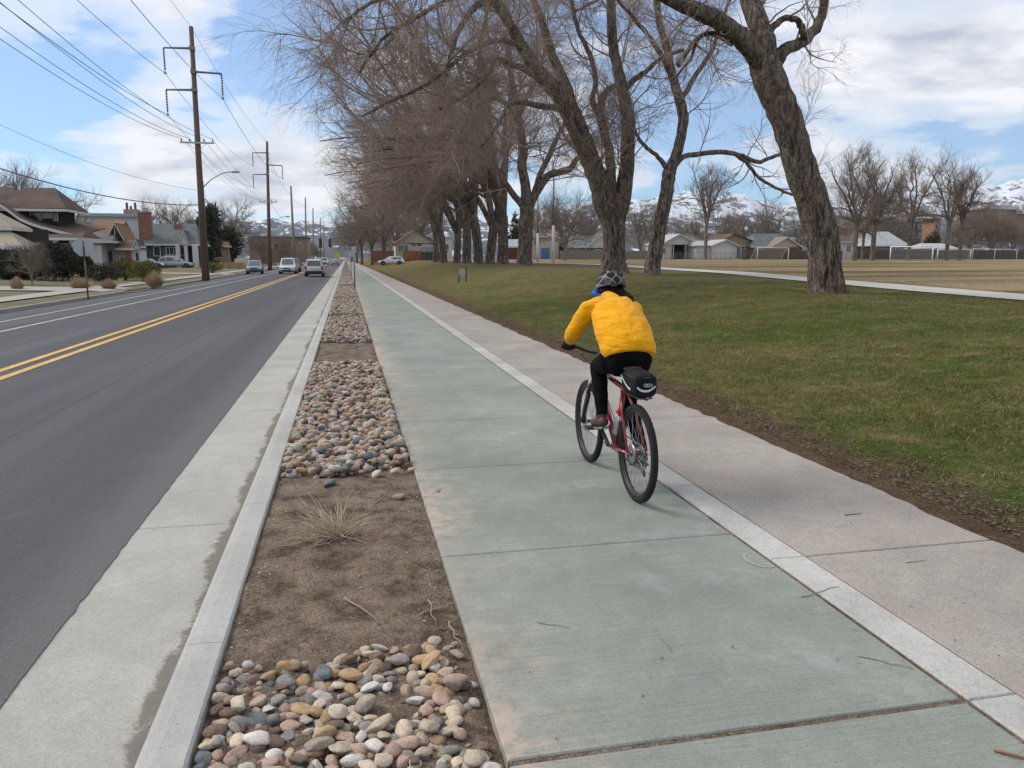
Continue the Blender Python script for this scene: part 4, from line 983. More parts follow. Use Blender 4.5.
def wheel(y):
    b = MB(); n = 48
    for xx in (-.011, .011): b.tube([(xx, y + .298*math.cos(2*math.pi*k/n), WR + .298*math.sin(2*math.pi*k/n)) for k in range(n)], .009, 6, closed=True)
    b.tube([(0, y + .292*math.cos(2*math.pi*k/n), WR + .292*math.sin(2*math.pi*k/n)) for k in range(n)], .010, 6, closed=True)
    wh = b.build('wheel', M['blackp'], bike)
    t = MB(); t.tube([(0, y + .320*math.cos(2*math.pi*k/n), WR + .320*math.sin(2*math.pi*k/n)) for k in range(n)], .0255, 12, closed=True)
    for k in range(64):                                   # tread knobs
        a = 2*math.pi*k/64
        for xx in (-.013, 0., .013):
            a2 = a + (.03 if xx == 0 else 0); c, s_ = math.cos(a2), math.sin(a2); rr = .3435 - abs(xx)*.35; u = Vector((0, -s_, c)); v_ = Vector((0, c, s_)); w_ = Vector((1, 0, 0)); o_ = Vector((xx, y + rr*c, WR + rr*s_))
            vs = [tuple(o_ + u*i*.008 + w_*j*.0045 + v_*q*.004) for q in (-1, 1) for i, j in ((-1,-1),(1,-1),(1,1),(-1,1))]
            t.add(vs, [(0,3,2,1),(4,5,6,7),(0,1,5,4),(1,2,6,5),(2,3,7,6),(3,0,4,7)], False)
    t.build('tyre', M['rubber'], wh)
    s_ = MB()
    for k in range(32):
        a = 2*math.pi*k/32; q = a + (.35 if k % 4 < 2 else -.35); sx = .028 if k % 2 else -.028
        s_.tube([(sx, y + .02*math.cos(q), WR + .02*math.sin(q)), (0, y + .29*math.cos(a), WR + .29*math.sin(a))], .0012, 4, cap=False)
    s_.build('spokes', M['alu'], wh)
    h = MB(); h.lathe([(.008, -.05), (.02, -.048), (.022, -.03), (.014, -.02), (.014, .02), (.022, .03), (.02, .048), (.008, .05)], (0, y, WR), 14, 'x'); h.build('hub', M['steeld'], wh)
    d = MB(); d.lathe([(.045, -.043), (.072, -.042), (.072, -.040), (.045, -.039)], (0, y, WR), 28, 'x'); d.build('brake_disc', M['alu'], wh)
    return wh
wheel(0.); wheel(1.11)
# frame tubes
bb = (0, .43, .30); st = (0, .28, .80); hb = (0, .865, .72); ht = (0, .835, .85)
b = MB(); b.sm = True
b.tube([bb, (0, .31, .70), st], [.019, .018, .018], 12); b.tube([(0, .29, .76), (0, .84, .82)], [.019, .021], 12)
b.tube([bb, (0, .64, .50), hb], [.024, .026, .027], 12); b.tube([hb, ht], [.024, .024], 14)
b.tube([(-.035, .43, .30), (.035, .43, .30)], .026, 14)
for s_ in (-1, 1):
    b.tube([(s_*.028, .41, .295), (s_*.05, .25, .315), (s_*.068, .02, WR)], [.012, .012, .010], 8)
    b.tube([(s_*.016, .295, .745), (s_*.048, .20, .62), (s_*.066, .01, WR+.01)], [.009, .009, .008], 8)
    b.tube([(s_*.068, .03, WR), (s_*.068, -.012, WR-.01)], [.014, .009], 8)
fr = b.build('frame', M['red'], bike)
b = MB(); b.tube([(-.0255, .52, .395), (-.027, .60, .466)], [.006, .006], 6); b.box((-.0285, .5, .41), (-.026, .62, .44), Matrix.Rotation(R(-40), 3, 'X')); b.build('decal', M['reflect'], fr)
b = MB(); fx = 1.11
for s_ in (-1, 1):
    b.tube([(s_*.062, .905, .69), (s_*.062, .955, .60)], .016, 10)
    b.tube([(s_*.062, .945, .61), (s_*.062, fx - .01, WR)], [.022, .017], 10)
b.tube([(-.075, .9, .695), (.075, .9, .695)], .019, 10); b.tube([(0, .9, .69), (0, .845, .80)], .018, 10); b.tube([(-.062, .985, .555), (-.05, 1.03, .62), (.05, 1.03, .62), (.062, .985, .555)], .012, 8)
fk = b.build('fork', M['blackp'], bike)
b = MB()
for s_ in (-1, 1): b.tube([(s_*.062, .888, .728), (s_*.062, .935, .64)], .0155, 10)
b.build('stanchion', M['silverp'], fk)
b = MB(); b.tube([(0, .832, .86), (0, .825, .905)], .019, 12); b.tube([(0, .828, .895), (0, .9, .945)], .016, 10); b.build('stem', M['blackp'], bike)
hbx = [(-.31, .872, 1.012), (-.2, .885, 1.008), (-.08, .9, .96), (0, .902, .946), (.08, .9, .96), (.2, .885, 1.008), (.31, .872, 1.012)]
b = MB(); b.tube(hbx, .0125, 10); hbar = b.build('handlebar', M['blackp'], bike)
for s_ in (-1, 1):
    b = MB(); b.tube([(s_*.20, .885, 1.008), (s_*.255, .879, 1.01), (s_*.312, .872, 1.012)], [.0165, .017, .018], 12); b.build('grip', M['rubber'], hbar)
    b = MB(); b.tube([(s_*.16, .89, 1.003), (s_*.17, .93, .995), (s_*.21, .95, .985), (s_*.26, .945, .982)], [.010, .009, .006, .005], 8); b.build('brake_lever', M['steeld'], hbar)
b = MB(); b.tube([(-.12, .9, .95), (-.13, .98, .93), (-.04, 1.0, .86), (0, .93, .74)], .0035, 6); b.tube([(.12, .9, .95), (.12, .98, .92), (.05, 1.0, .85), (.02, .9, .74), (.03, .6, .5), (.03, .4, .33)], .0035, 6); b.build('cable', M['blackp'], bike)
b = MB(); b.tube([st, (0, .245, .91)], .0145, 12); b.build('seatpost', M['alu'], bike)
b = MB(); prof = [(.10, .066, .0), (.13, .074, .004), (.18, .07, .006), (.24, .045, .0), (.30, .027, -.002), (.36, .02, -.008), (.375, .012, -.014)]; vs = []; fs = []
for (y, hw, dz) in prof:
    for k in range(10):
        a = 2*math.pi*k/10; vs.append((hw*math.cos(a), y, .925 + dz + .020*math.sin(a) * (1 if math.sin(a) > 0 else 1.2)))
for i in range(len(prof)-1):
    for k in range(10): l = (k+1) % 10; fs.append((i*10+k, (i+1)*10+k, (i+1)*10+l, i*10+l))
fs += [tuple(range(10)), tuple(reversed(range(60, 70)))]
b.add(vs, fs, True); b.build('saddle', M['blackp'], bike)
# drivetrain: left pedal forward and up, right pedal back and down
pv = Vector((0, .12, .12)); pl = Vector((-.155, *(Vector(bb) + pv)[1:])); pr = Vector((.155, *(Vector(bb) - pv)[1:]))
for s_, p_ in ((-1, pl), (1, pr)):
    b = MB(); b.tube([(s_*.062, .43, .30), (s_*.082, p_.y, p_.z)], [.017, .012], 8); b.tube([(0, .43, .30), (s_*.065, .43, .30)], .012, 8); c = b.build('crank', M['steeld'], bike)
    b = MB(); b.box((p_.x - .045, p_.y - .045, p_.z - .010), (p_.x + .045, p_.y + .045, p_.z + .008)); b.tube([(s_*.08, p_.y, p_.z), (p_.x, p_.y, p_.z)], .007, 6); b.build('pedal', M['blackp'], c)
b = MB(); b.lathe([(.05, .046), (.088, .046), (.092, .049), (.088, .052), (.05, .052)], (0, .43, .30), 36, 'x'); b.build('chainring', M['steeld'], bike)
b = MB()
for i in range(7): rr = .022 + .0058*i; b.lathe([(rr-.006, .026 + .004*(6-i)), (rr, .027 + .004*(6-i)), (rr, .028 + .004*(6-i)), (rr-.006, .029 + .004*(6-i))], (0, 0, WR), 24, 'x')
b.build('cassette', M['alu'], bike)
b = MB(); b.tube([(.049, .44, .391), (.045, .0, .385)], .0045, 5); b.tube([(.049, .42, .209), (.045, .03, .21), (.045, -.01, .19), (.045, -.03, .22), (.045, .01, .27)], .0045, 5); b.build('chain', M['steeld'], bike)
b = MB(); b.tube([(.06, -.005, .31), (.06, .0, .26), (.055, -.015, .215), (.05, .0, .19)], [.016, .014, .010, .008], 8); b.lathe([(.022, .045), (.024, .048), (.022, .052)], (0, .01, .25), 14, 'x'); b.lathe([(.022, .045), (.024, .048), (.022, .052)], (0, -.02, .20), 14, 'x'); b.build('derailleur', M['steeld'], bike)
b = MB(); b.tube([(0, .262, .86), (0, .20, .765), (0, -.15, .755)], .009, 8)
for s_ in (-1, 1): b.tube([(0, .17, .757), (s_*.05, .12, .758), (s_*.05, -.12, .758), (0, -.15, .758)], .005, 6)
for y in (-.08, 0, .08): b.tube([(-.05, y, .758), (.05, y, .758)], .004, 6)
b.build('rack', M['blackp'], bike)
b = MB(); b.ball((-.052, .235, .60), (.020, .018, .032), 12, 8); tl = b.build('rear_reflector', M['lensred'], bike)
b = MB(); b.tube([(-.052, .245, .60), (-.02, .27, .62)], .006, 6); b.box((-.060, .22, .535), (-.040, .245, .565)); b.build('bracket', M['silverp'], tl)
# bottle in the frame
bo = empty('water_bottle', (BX, BY + .47, .46), 0, 'translucent water bottle held inside the red bicycle frame', 'bottle'); rt_ = Matrix.Rotation(R(30), 3, 'X')
b = MB(); ax = Vector((0, -math.sin(R(17)), math.cos(R(17)))); c_ = Vector((-.0, -.075, .02))
b.tube([c_ - ax*.09, c_ - ax*.085, c_ + ax*.03, c_ + ax*.045, c_ + ax*.07, c_ + ax*.085], [.03, .035, .035, .030, .034, .026], 16); b.build('bottle_body', M['clear'], bo)
b = MB(); b.tube([c_ + ax*.085, c_ + ax*.10, c_ + ax*.102, c_ + ax*.125], [.028, .026, .011, .010], 14); b.build('cap', M['blackp'], bo)
# rack bag
M['nylon'] = pm('black_nylon', (.008,.008,.010), .8, (.016,.016,.018), 9., .5, 160., .003, spec=.2)
bag = empty('rack_bag', (BX, BY + .01, .765), 0, 'black nylon rack bag with curved silver reflective strips over the rear wheel', 'bag')
def loftbox(b, st_, n=20, pw=.55):
    vs = []; fs = []
    for (y, z0, z1, hw) in st_:
        for k in range(n):
            a = 2*math.pi*k/n; c, s_ = math.cos(a), math.sin(a)
            vs.append((hw*math.copysign(abs(c)**pw, c), y, (z0+z1)/2 + (z1-z0)/2*math.copysign(abs(s_)**pw, s_)))
    m_ = len(st_)
    for i in range(m_-1):
        for k in range(n): l = (k+1) % n; fs.append((i*n+k, i*n+l, (i+1)*n+l, (i+1)*n+k))
    fs += [tuple(range(n)), tuple(range((m_-1)*n, m_*n))]; b.add(vs, fs, True)
b = MB(); loftbox(b, [(-.150, .03, .13, .065), (-.165, .01, .165, .085), (-.150, .0, .185, .095), (-.05, -.005, .20, .10), (.06, 0, .205, .095), (.15, .0, .19, .085), (.185, .01, .165, .07), (.19, .04, .13, .05)])
bgm = b.build('bag_body', M['nylon'], bag)
b = MB(); b.tube([(-.09, -.14, .155), (-.103, -.05, .165), (-.098, .06, .168), (-.086, .14, .155)], .0055, 6); b.tube([(-.09, -.14, .157), (0, -.172, .162), (.09, -.14, .157)], .005, 6); b.build('zip', M['blackp'], bgm)
b = MB()
def strip(pts, h, nrm):
    for p, q in zip(pts, pts[1:]): b.add([(p[0], p[1], p[2]-h), (q[0], q[1], q[2]-h), (q[0], q[1], q[2]+h), (p[0], p[1], p[2]+h)], [(0,1,2,3)], False)
strip([(-.101, .13, .145), (-.1045, .08, .12), (-.1065, .02, .09), (-.1065, -.04, .068), (-.104, -.09, .06)], .0085, None)
b.build('reflective_strip', M['reflect'], bag, fix=False); b = MB()
strip([(-.078, -.1665, .085), (-.05, -.1672, .064), (-.02, -.1672, .054), (.015, -.1672, .054), (.045, -.1672, .066), (.078, -.1665, .09)], .009, None)
b.build('reflective_strip', M['reflect'], bag, fix=False)
b = MB()   # small pale roundel marks on the rear pocket
for cx in (-.006, .02):
    n = 14; ring = [(cx + .012*math.cos(2*math.pi*k/n), -.167, .100 + .012*math.sin(2*math.pi*k/n)) for k in range(n)]; b.tube(ring, .0032, 5, closed=True)
b.tube([(.040, -.167, .089), (.049, -.167, .091), (.049, -.167, .110), (.042, -.167, .111)], .0028, 5); b.build('logo', M['reflect'], bag)

bag.scale = (.85, .88, .85)
# ================================================================== CYCLIST
def capsule(b, p0, r0, p1, r1, sx=1., n=16, m=5):
    p0 = Vector(p0); p1 = Vector(p1); t = (p1 - p0).normalized(); pts = []; rd = []
    for k in range(m): a = math.pi/2*(1 - k/m); pts.append(p0 - t*r0*math.sin(a)); rd.append(max(.001, r0*math.cos(a)))
    for k in range(4): u = k/3; pts.append(p0.lerp(p1, u)); rd.append(r0+(r1-r0)*u)
    for k in range(1, m+1): a = math.pi/2*k/m; pts.append(p1 + t*r1*math.sin(a)); rd.append(max(.001, r1*math.cos(a)))
    i0 = len(b.v); b.tube(pts, rd, n)
    if sx != 1.:
        for i in range(i0, len(b.v)):
            v = b.v[i]; cx = p0.x + (p1.x - p0.x) * max(0, min(1, ((Vector(v) - p0).dot(p1 - p0)) / (p1 - p0).length_squared)); b.v[i] = (cx + (v[0] - cx)*sx, v[1], v[2])
def fuse(b, name, mat, parent, vox=.009, smooth=8, disp=None, loc=None):
    o = b.build(name, mat, None); m = o.modifiers.new('r', 'REMESH'); m.mode = 'VOXEL'; m.voxel_size = vox; m.use_smooth_shade = True
    s_ = o.modifiers.new('s', 'SMOOTH'); s_.iterations = smooth; s_.factor = .5
    dg = bpy.context.evaluated_depsgraph_get(); me = bpy.data.meshes.new_from_object(o.evaluated_get(dg)); me.name = name
    bpy.data.objects.remove(o); o = bpy.data.objects.new(name, me); COL.objects.link(o); o.parent = parent
    if loc: o.location = loc
    if len(me.materials) == 0: me.materials.append(mat)
    n = len(me.vertices); V = np.empty(n*3); me.vertices.foreach_get('co', V); V = V.reshape(-1, 3); Nn = np.empty(n*3); me.vertices.foreach_get('normal', Nn); Nn = Nn.reshape(-1, 3)
    if disp is not None:
        d_ = np.array([disp(v) for v in V]); V = V + Nn * d_[:, None]; me.vertices.foreach_set('co', V.ravel())
    me.polygons.foreach_set('use_smooth', [True]*len(me.polygons)); me.update(); return o
sk = pm('skin', (.42,.26,.19), .55, (.36,.21,.15), 30.); jk = None
hipL, hipR = Vector((-.10, .27, .97)), Vector((.10, .27, .97)); kL, kR = Vector((-.085, .645, .875)), Vector((.12, .52, .62)); aL, aR = Vector((-.115, .44, .555)), Vector((.125, .235, .30))
sL, sR = Vector((-.172, .655, 1.305)), Vector((.200, .665, 1.305)); eL, eR = Vector((-.275, .70, 1.125)), Vector((.30, .74, 1.13)); wL, wR = Vector((-.262, .815, 1.052)), Vector((.27, .82, 1.055))
pel, wst, chs, nk, hd = Vector((0, .25, 1.0)), Vector((0, .37, 1.13)), Vector((.015, .56, 1.28)), Vector((.03, .75, 1.395)), Vector((.065, .83, 1.452))
def handparts(b, w_, s_, fat=1.):
    g0 = Vector((s_*.255, .879, 1.01)); palm = g0 + Vector((0, -.022, .028)); capsule(b, w_, .026*fat, palm, .030*fat, 1.)
    capsule(b, palm + Vector((-.022, 0, 0)), .019*fat, palm + Vector((.024, 0, 0)), .019*fat)
    for i, ln in enumerate((.92, 1., .96, .8)):           # four fingers closing over the grip, unequal lengths
        x = g0.x + s_*(-.030 + .020*i); r_ = .0088*fat
        P = [Vector((x, g0.y - .012, g0.z + .034)), Vector((x, g0.y + .016*ln, g0.z + .031)), Vector((x, g0.y + .032*ln, g0.z + .006)), Vector((x, g0.y + .020*ln, g0.z - .020)), Vector((x, g0.y + .002, g0.z - .026*ln))]
        for p, q in zip(P, P[1:]): capsule(b, p, r_, q, r_*.95, n=8, m=3)
    P = [palm + Vector((-s_*.028, -.002, -.006)), g0 + Vector((-s_*.046, .002, -.010)), g0 + Vector((-s_*.044, .022, -.024))]
    for p, q in zip(P, P[1:]): capsule(b, p, .0105*fat, q, .009*fat, n=8, m=3)
# the continuous body
b = MB()
capsule(b, pel, .125, wst, .115, 1.15); capsule(b, wst, .115, chs, .125, 1.15); capsule(b, chs, .12, (.015, .68, 1.345), .09, 1.3); capsule(b, (.03, .69, 1.355), .06, hd - Vector((0, .03, .03)), .052)
for s_, sh, e_, w_, hp, kn, an in ((-1, sL, eL, wL, hipL, kL, aL), (1, sR, eR, wR, hipR, kR, aR)):
    capsule(b, sh, .052, e_, .042); capsule(b, e_, .041, w_, .027); handparts(b, w_, s_, .94); capsule(b, hp, .085, kn, .058); capsule(b, kn, .055, an, .036)
    to = an + Vector((0, .15, -.085)) if s_ < 0 else an + Vector((0, .14, -.08)); capsule(b, an + Vector((0, -.03, -.05)), .034, to, .026)
capsule(b, hd + Vector((0, .012, -.02)), .072, hd + Vector((0, .0, .035)), .085, .93); capsule(b, hd + Vector((0, .055, -.075)), .034, hd + Vector((0, .04, -.03)), .055)   # jaw and face
capsule(b, hd + Vector((0, .098, -.018)), .012, hd + Vector((0, .108, -.038)), .015)                                                                                       # nose
for s_ in (-1, 1): capsule(b, hd + Vector((s_*.076, .0, -.03)), .011, hd + Vector((s_*.079, -.004, .002)), .015)                                                             # ears
person = fuse(b, 'person', sk, None, .0085, 5, loc=(BX, BY, 0))
tag(person, 'cyclist in yellow jacket, black tights and patterned grey helmet, seen from behind riding', 'person')
b = MB()
for s_ in (-1, 1): b.ball(hd + Vector((s_*.030, .088, .0)), (.011, .008, .008), 10, 6)
b.build('eyes', pm('eye_white', (.6,.58,.55), .3), person); b = MB(); b.tube([hd + Vector((-.024, .094, -.063)), hd + Vector((0, .101, -.061)), hd + Vector((.024, .094, -.063))], [.003, .006, .003], 6); b.build('mouth', pm('lips', (.35,.12,.10), .5), person)
# jacket
def jkmat():
    m, nt, b = newmat('yellow_shell_fabric'); g = G(nt); v = g.coord('Object')
    f = g.noise(v, 6., 4); g.L(g.ramp(f, [(.3, (.82,.38,.003)), (.7, (.76,.34,.002))]), b.inputs['Base Color']); b.inputs['Roughness'].default_value = .7; b.inputs['Specular IOR Level'].default_value = .12
    w1 = g.noise(g.coord('Object', (2.2, 1.2, 5.)), 2.6, 5, .6, 1.9); w2 = g.noise(g.coord('Object', (8, 3, 5)), 4., 3, .5, .8)
    n = g.bump(w1, .55, .05); g.L(g.bump(w2, .3, .012, n), b.inputs['Normal'])
    b.inputs['Sheen Weight'].default_value = .1; return m
def fold(v):
    a = mnoise.noise((v[0]*5 + 1.5*mnoise.noise((v[0]*3, v[1]*3, v[2]*3)), v[1]*4, v[2]*17)); c = mnoise.noise((v[0]*16, v[1]*13, v[2]*9))
    d = mnoise.noise((v[0]*7 + v[2]*6, v[1]*5, v[2]*9 - v[0]*5)); return .007*a + .002*c + .006*abs(d)
b = MB()
capsule(b, (.01, .235, 1.055), .152, (.01, .35, 1.15), .158, 1.34); capsule(b, (.01, .35, 1.15), .156, (.015, .52, 1.265), .145, 1.36); capsule(b, (.01, .52, 1.265), .138, (.015, .655, 1.325), .10, 1.25)
capsule(b, (.015, .64, 1.345), .09, (.02, .745, 1.385), .068, 1.0)
capsule(b, (-.085, .63, 1.335), .078, sL + Vector((.01,0,-.005)), .075); capsule(b, (.11, .63, 1.335), .078, sR + Vector((-.01,0,-.005)), .075)
for sh, e_, w_ in ((sL, eL, wL), (sR, eR, wR)): capsule(b, sh, .073, e_, .060); capsule(b, e_, .060, w_.lerp(e_, .12), .043)
jacket = fuse(b, 'jacket', jkmat(), person, .008, 7, fold)
# cut the hem clean, the underside open over the trousers
b = MB(); n = 40; ring = []
M['hem'] = pm('yellow_hem', (.72,.33,.01), .6, (.66,.29,.01), 9.)
def hemtrim():
    me = jacket.data; bm = _bm.new(); bm.from_mesh(me); pl = Vector((0, .20, 1.01)); no = Vector((0, .45, .9)).normalized()
    _bm.ops.bisect_plane(bm, geom=bm.verts[:] + bm.edges[:] + bm.faces[:], plane_co=pl, plane_no=no, clear_inner=True)
    e = [x for x in bm.edges if x.is_boundary]; _bm.ops.holes_fill(bm, edges=e); bm.to_mesh(me); bm.free()
hemtrim()
b = MB(); b.tube([(.0 + .176*math.cos(a), .150 + .30*0 + .115 + .118*math.sin(a), 1.032 - .055*math.sin(a)) for a in [2*math.pi*k/40 for k in range(40)]], .007, 6, closed=True)
# collar and scarf
b = MB(); b.tube([(.02 + .062*math.cos(a), .755 + .045*math.sin(a), 1.405 + .02*math.sin(a) + .012*math.cos(a)) for a in [2*math.pi*k/28 for k in range(28)]], .020, 8, closed=True); b.build('collar', M['hem'], person)
b = MB(); b.tube([(-.004 + .078*math.cos(a), .765 + .060*math.sin(a), 1.428 + .03*math.sin(a)) for a in [2*math.pi*k/28 for k in range(28)]], [.018 + .006*math.sin(k) for k in range(28)], 8, closed=True); b.build('scarf', pm('blue_scarf', (.01,.10,.42), .8, (.02,.06,.26), 20.), person)
for w_, e_ in ((wL, eL), (wR, eR)):
    t = (w_ - e_).normalized(); b = MB(); b.tube([w_ - t*.030, w_ - t*.012, w_ + t*.004], [.045, .044, .036], 16); b.build('cuff', M['nylon'], person)
b = MB(); b.tube([(-.14, .30, 1.02), (-.145, .27, .985), (-.12, .24, .975)], .004, 5); b.build('drawcord', M['hem'], jacket)
# trousers
bl = pm('black_tights', (.0045,.0045,.0055), .95, (.009,.009,.010), 9., .6, 30., .015, spec=.06)
b = MB(); capsule(b, (0, .245, 1.01), .145, (0, .30, 1.06), .13, 1.22); capsule(b, (-.07, .24, .97), .115, hipL, .10); capsule(b, (.07, .24, .97), .115, hipR, .10)
for hp, kn, an in ((hipL, kL, aL), (hipR, kR, aR)): capsule(b, hp, .096, kn, .064); capsule(b, kn, .062, kn.lerp(an, .35) + Vector((0, -.015, 0)), .062); capsule(b, kn.lerp(an, .35) + Vector((0, -.015, 0)), .062, an, .046)
fuse(b, 'trousers', bl, person, .009, 6, lambda v: .004*mnoise.noise((v[0]*14, v[1]*10, v[2]*16)))
# shoes: dark red and grey trainers with pale welt
for s_, an in ((-1, aL), (1, aR)):
    sh = empty('shoe', (0, 0, 0)); sh.parent = person
    heel = an + Vector((0, -.045, -.062)); toe = an + Vector((0, .185, -.112 if s_ < 0 else -.105))
    if s_ > 0: heel = an + Vector((0, -.04, -.05)); toe = an + Vector((0, .17, -.105))
    b = MB(); capsule(b, heel, .036, heel.lerp(toe, .5) + Vector((0, 0, .012)), .042, 1.05); capsule(b, heel.lerp(toe, .5), .040, toe, .028, 1.15); capsule(b, an + Vector((0, -.005, -.015)), .042, heel.lerp(toe, .25), .04)
    fuse(b, 'upper', pm('shoe_fabric', (.09,.012,.018), .7, (.05,.05,.055), 16., lo=.45, hi=.55), sh, .007, 5)
    b = MB(); d_ = (toe - heel); pts = []
    for t, hw in ((-.12, .024), (0, .036), (.3, .034), (.6, .043), (.85, .043), (1.05, .028)): pts.append((heel + d_*t + Vector((0, 0, -.036)), hw))
    P_ = [(p.x - hw, p.y, p.z) for p, hw in pts] + [(p.x + hw, p.y, p.z) for p, hw in reversed(pts)]; b.slab(P_, .016); b.build('sole', pm('sole_rubber', (.30,.25,.22), .7, (.08,.06,.06), 16.), sh)
# gloves
for s_, w_ in ((-1, wL), (1, wR)):
    b = MB(); handparts(b, w_, s_, 1.08); b.build('glove', M['nylon'], person)
# helmet
def hmat():
    m, nt, b = newmat('helmet_shell'); g = G(nt); v = g.coord('Object'); x, y, z = g.sep(v)
    def lines(a_, b_, w_):
        t = g.math('ADD', g.math('MULTIPLY', x, a_), g.math('MULTIPLY', z, b_)); f = g.math('ABSOLUTE', g.math('SUBTRACT', g.math('FRACT', g.math('MULTIPLY', t, 13.)), .5)); return g.ramp(f, [(w_, 1.), (w_ + .02, 0.)])
    l = g.math('MAXIMUM', lines(1., .9, .05), lines(-1., .9, .05)); c = g.mix(g.ramp(g.noise(v, 9., 3), [(.44, 0.), (.56, 1.)]), (.018,.018,.02), (.085,.085,.09)); c = g.mix(l, c, (.26,.255,.25))
    g.L(c, b.inputs['Base Color']); b.inputs['Roughness'].default_value = .6; b.inputs['Specular IOR Level'].default_value = .15; return m
hc = hd + Vector((0, -.005, .035)); he = empty('helmet', tuple(hc), 0); he.parent = person; he.rotation_euler = (R(-22), 0, R(4))
hx, hy, hz = .112, .142, .118; nu, nv = 40, 16; vs = []; fs = []; b = MB()
def hp_(a, ph, k=1.): return (hx*k*math.sin(ph)*math.cos(a), hy*k*math.sin(ph)*math.sin(a), hz*k*math.cos(ph))
for j in range(nv + 1):
    ph = (.02 + j/nv*.98) * R(100)
    for i in range(nu):
        a = 2*math.pi*i/nu; k = 1 + .035*math.cos(5*a*0) ; phr = ph * (1 + .10*max(0, -math.sin(a)))         # lower at the nape
        rib = .025*abs(math.sin(2.5*2*math.asin(max(-1, min(1, math.cos(a)*math.sin(ph))))))
        vs.append(hp_(a, phr, 1 - rib))
for j in range(nv):
    for i in range(nu): l = (i+1) % nu; fs.append((j*nu+i, (j+1)*nu+i, (j+1)*nu+l, j*nu+l))
fs.append(tuple(reversed(range(nu)))); b.add(vs, fs, True); sh_ = b.build('shell', hmat(), he); so_ = sh_.modifiers.new('t', 'SOLIDIFY'); so_.thickness = .014; so_.offset = -1
b = MB()
for i, xx in enumerate((-.62, -.24, .24, .62)):
    for (p0_, p1_) in ((-75, -48), (-38, -14), (-2, 20), (30, 52)):
        pts = []
        for k in range(5):
            q = R(p0_ + (p1_ - p0_)*k/4); lx = xx*(.80); rr = math.sqrt(max(.05, 1 - lx*lx)); pts.append(Vector((hx*lx*1.0, hy*rr*math.sin(q)*1.0, hz*rr*math.cos(q)*1.0)))
        b.tube([p*1.0 for p in pts], [.002, .0085, .010, .0085, .002], 6)
b.build('vents', pm('vent_dark', (.006,.006,.007), .9), he)
b = MB(); b.tube([(-.075, .0, -.02), (-.06, .04, -.09), (0, .07, -.115), (.06, .04, -.09), (.075, .0, -.02)], .004, 5); b.build('strap', M['nylon'], he)
b = MB(); b.tube([(hx*1.0*math.cos(a), hy*1.0*math.sin(a), -.020 - .018*max(0, -math.sin(a))) for a in [2*math.pi*k/36 for k in range(36)]], .007, 6, closed=True); b.build('rim', M['blackp'], he)
# hair: nape and ponytail swept over the right shoulder
hairm = pm('dark_brown_hair', (.010,.005,.004), .7, (.022,.012,.009), 30., .8, 90., .004, spec=.15, sc=(1,1,.2))
b = MB(); capsule(b, hd + Vector((-.045, -.05, -.012)), .058, hd + Vector((.045, -.05, -.016)), .058); capsule(b, hd + Vector((-.035, -.045, -.03)), .046, hd + Vector((.04, -.045, -.035)), .050); capsule(b, hd + Vector((-.03, -.065, -.055)), .052, hd + Vector((.035, -.075, -.06)), .058)
capsule(b, hd + Vector((.03, -.09, -.035)), .044, hd + Vector((.068, -.135, -.040)), .042); capsule(b, hd + Vector((.068, -.135, -.040)), .042, hd + Vector((.088, -.195, -.062)), .036); capsule(b, hd + Vector((.088, -.195, -.062)), .032, hd + Vector((.096, -.245, -.10)), .016)
hair = fuse(b, 'hair', hairm, person, .006, 4, lambda v: .003*mnoise.noise((v[0]*60, v[1]*60, v[2]*20)))
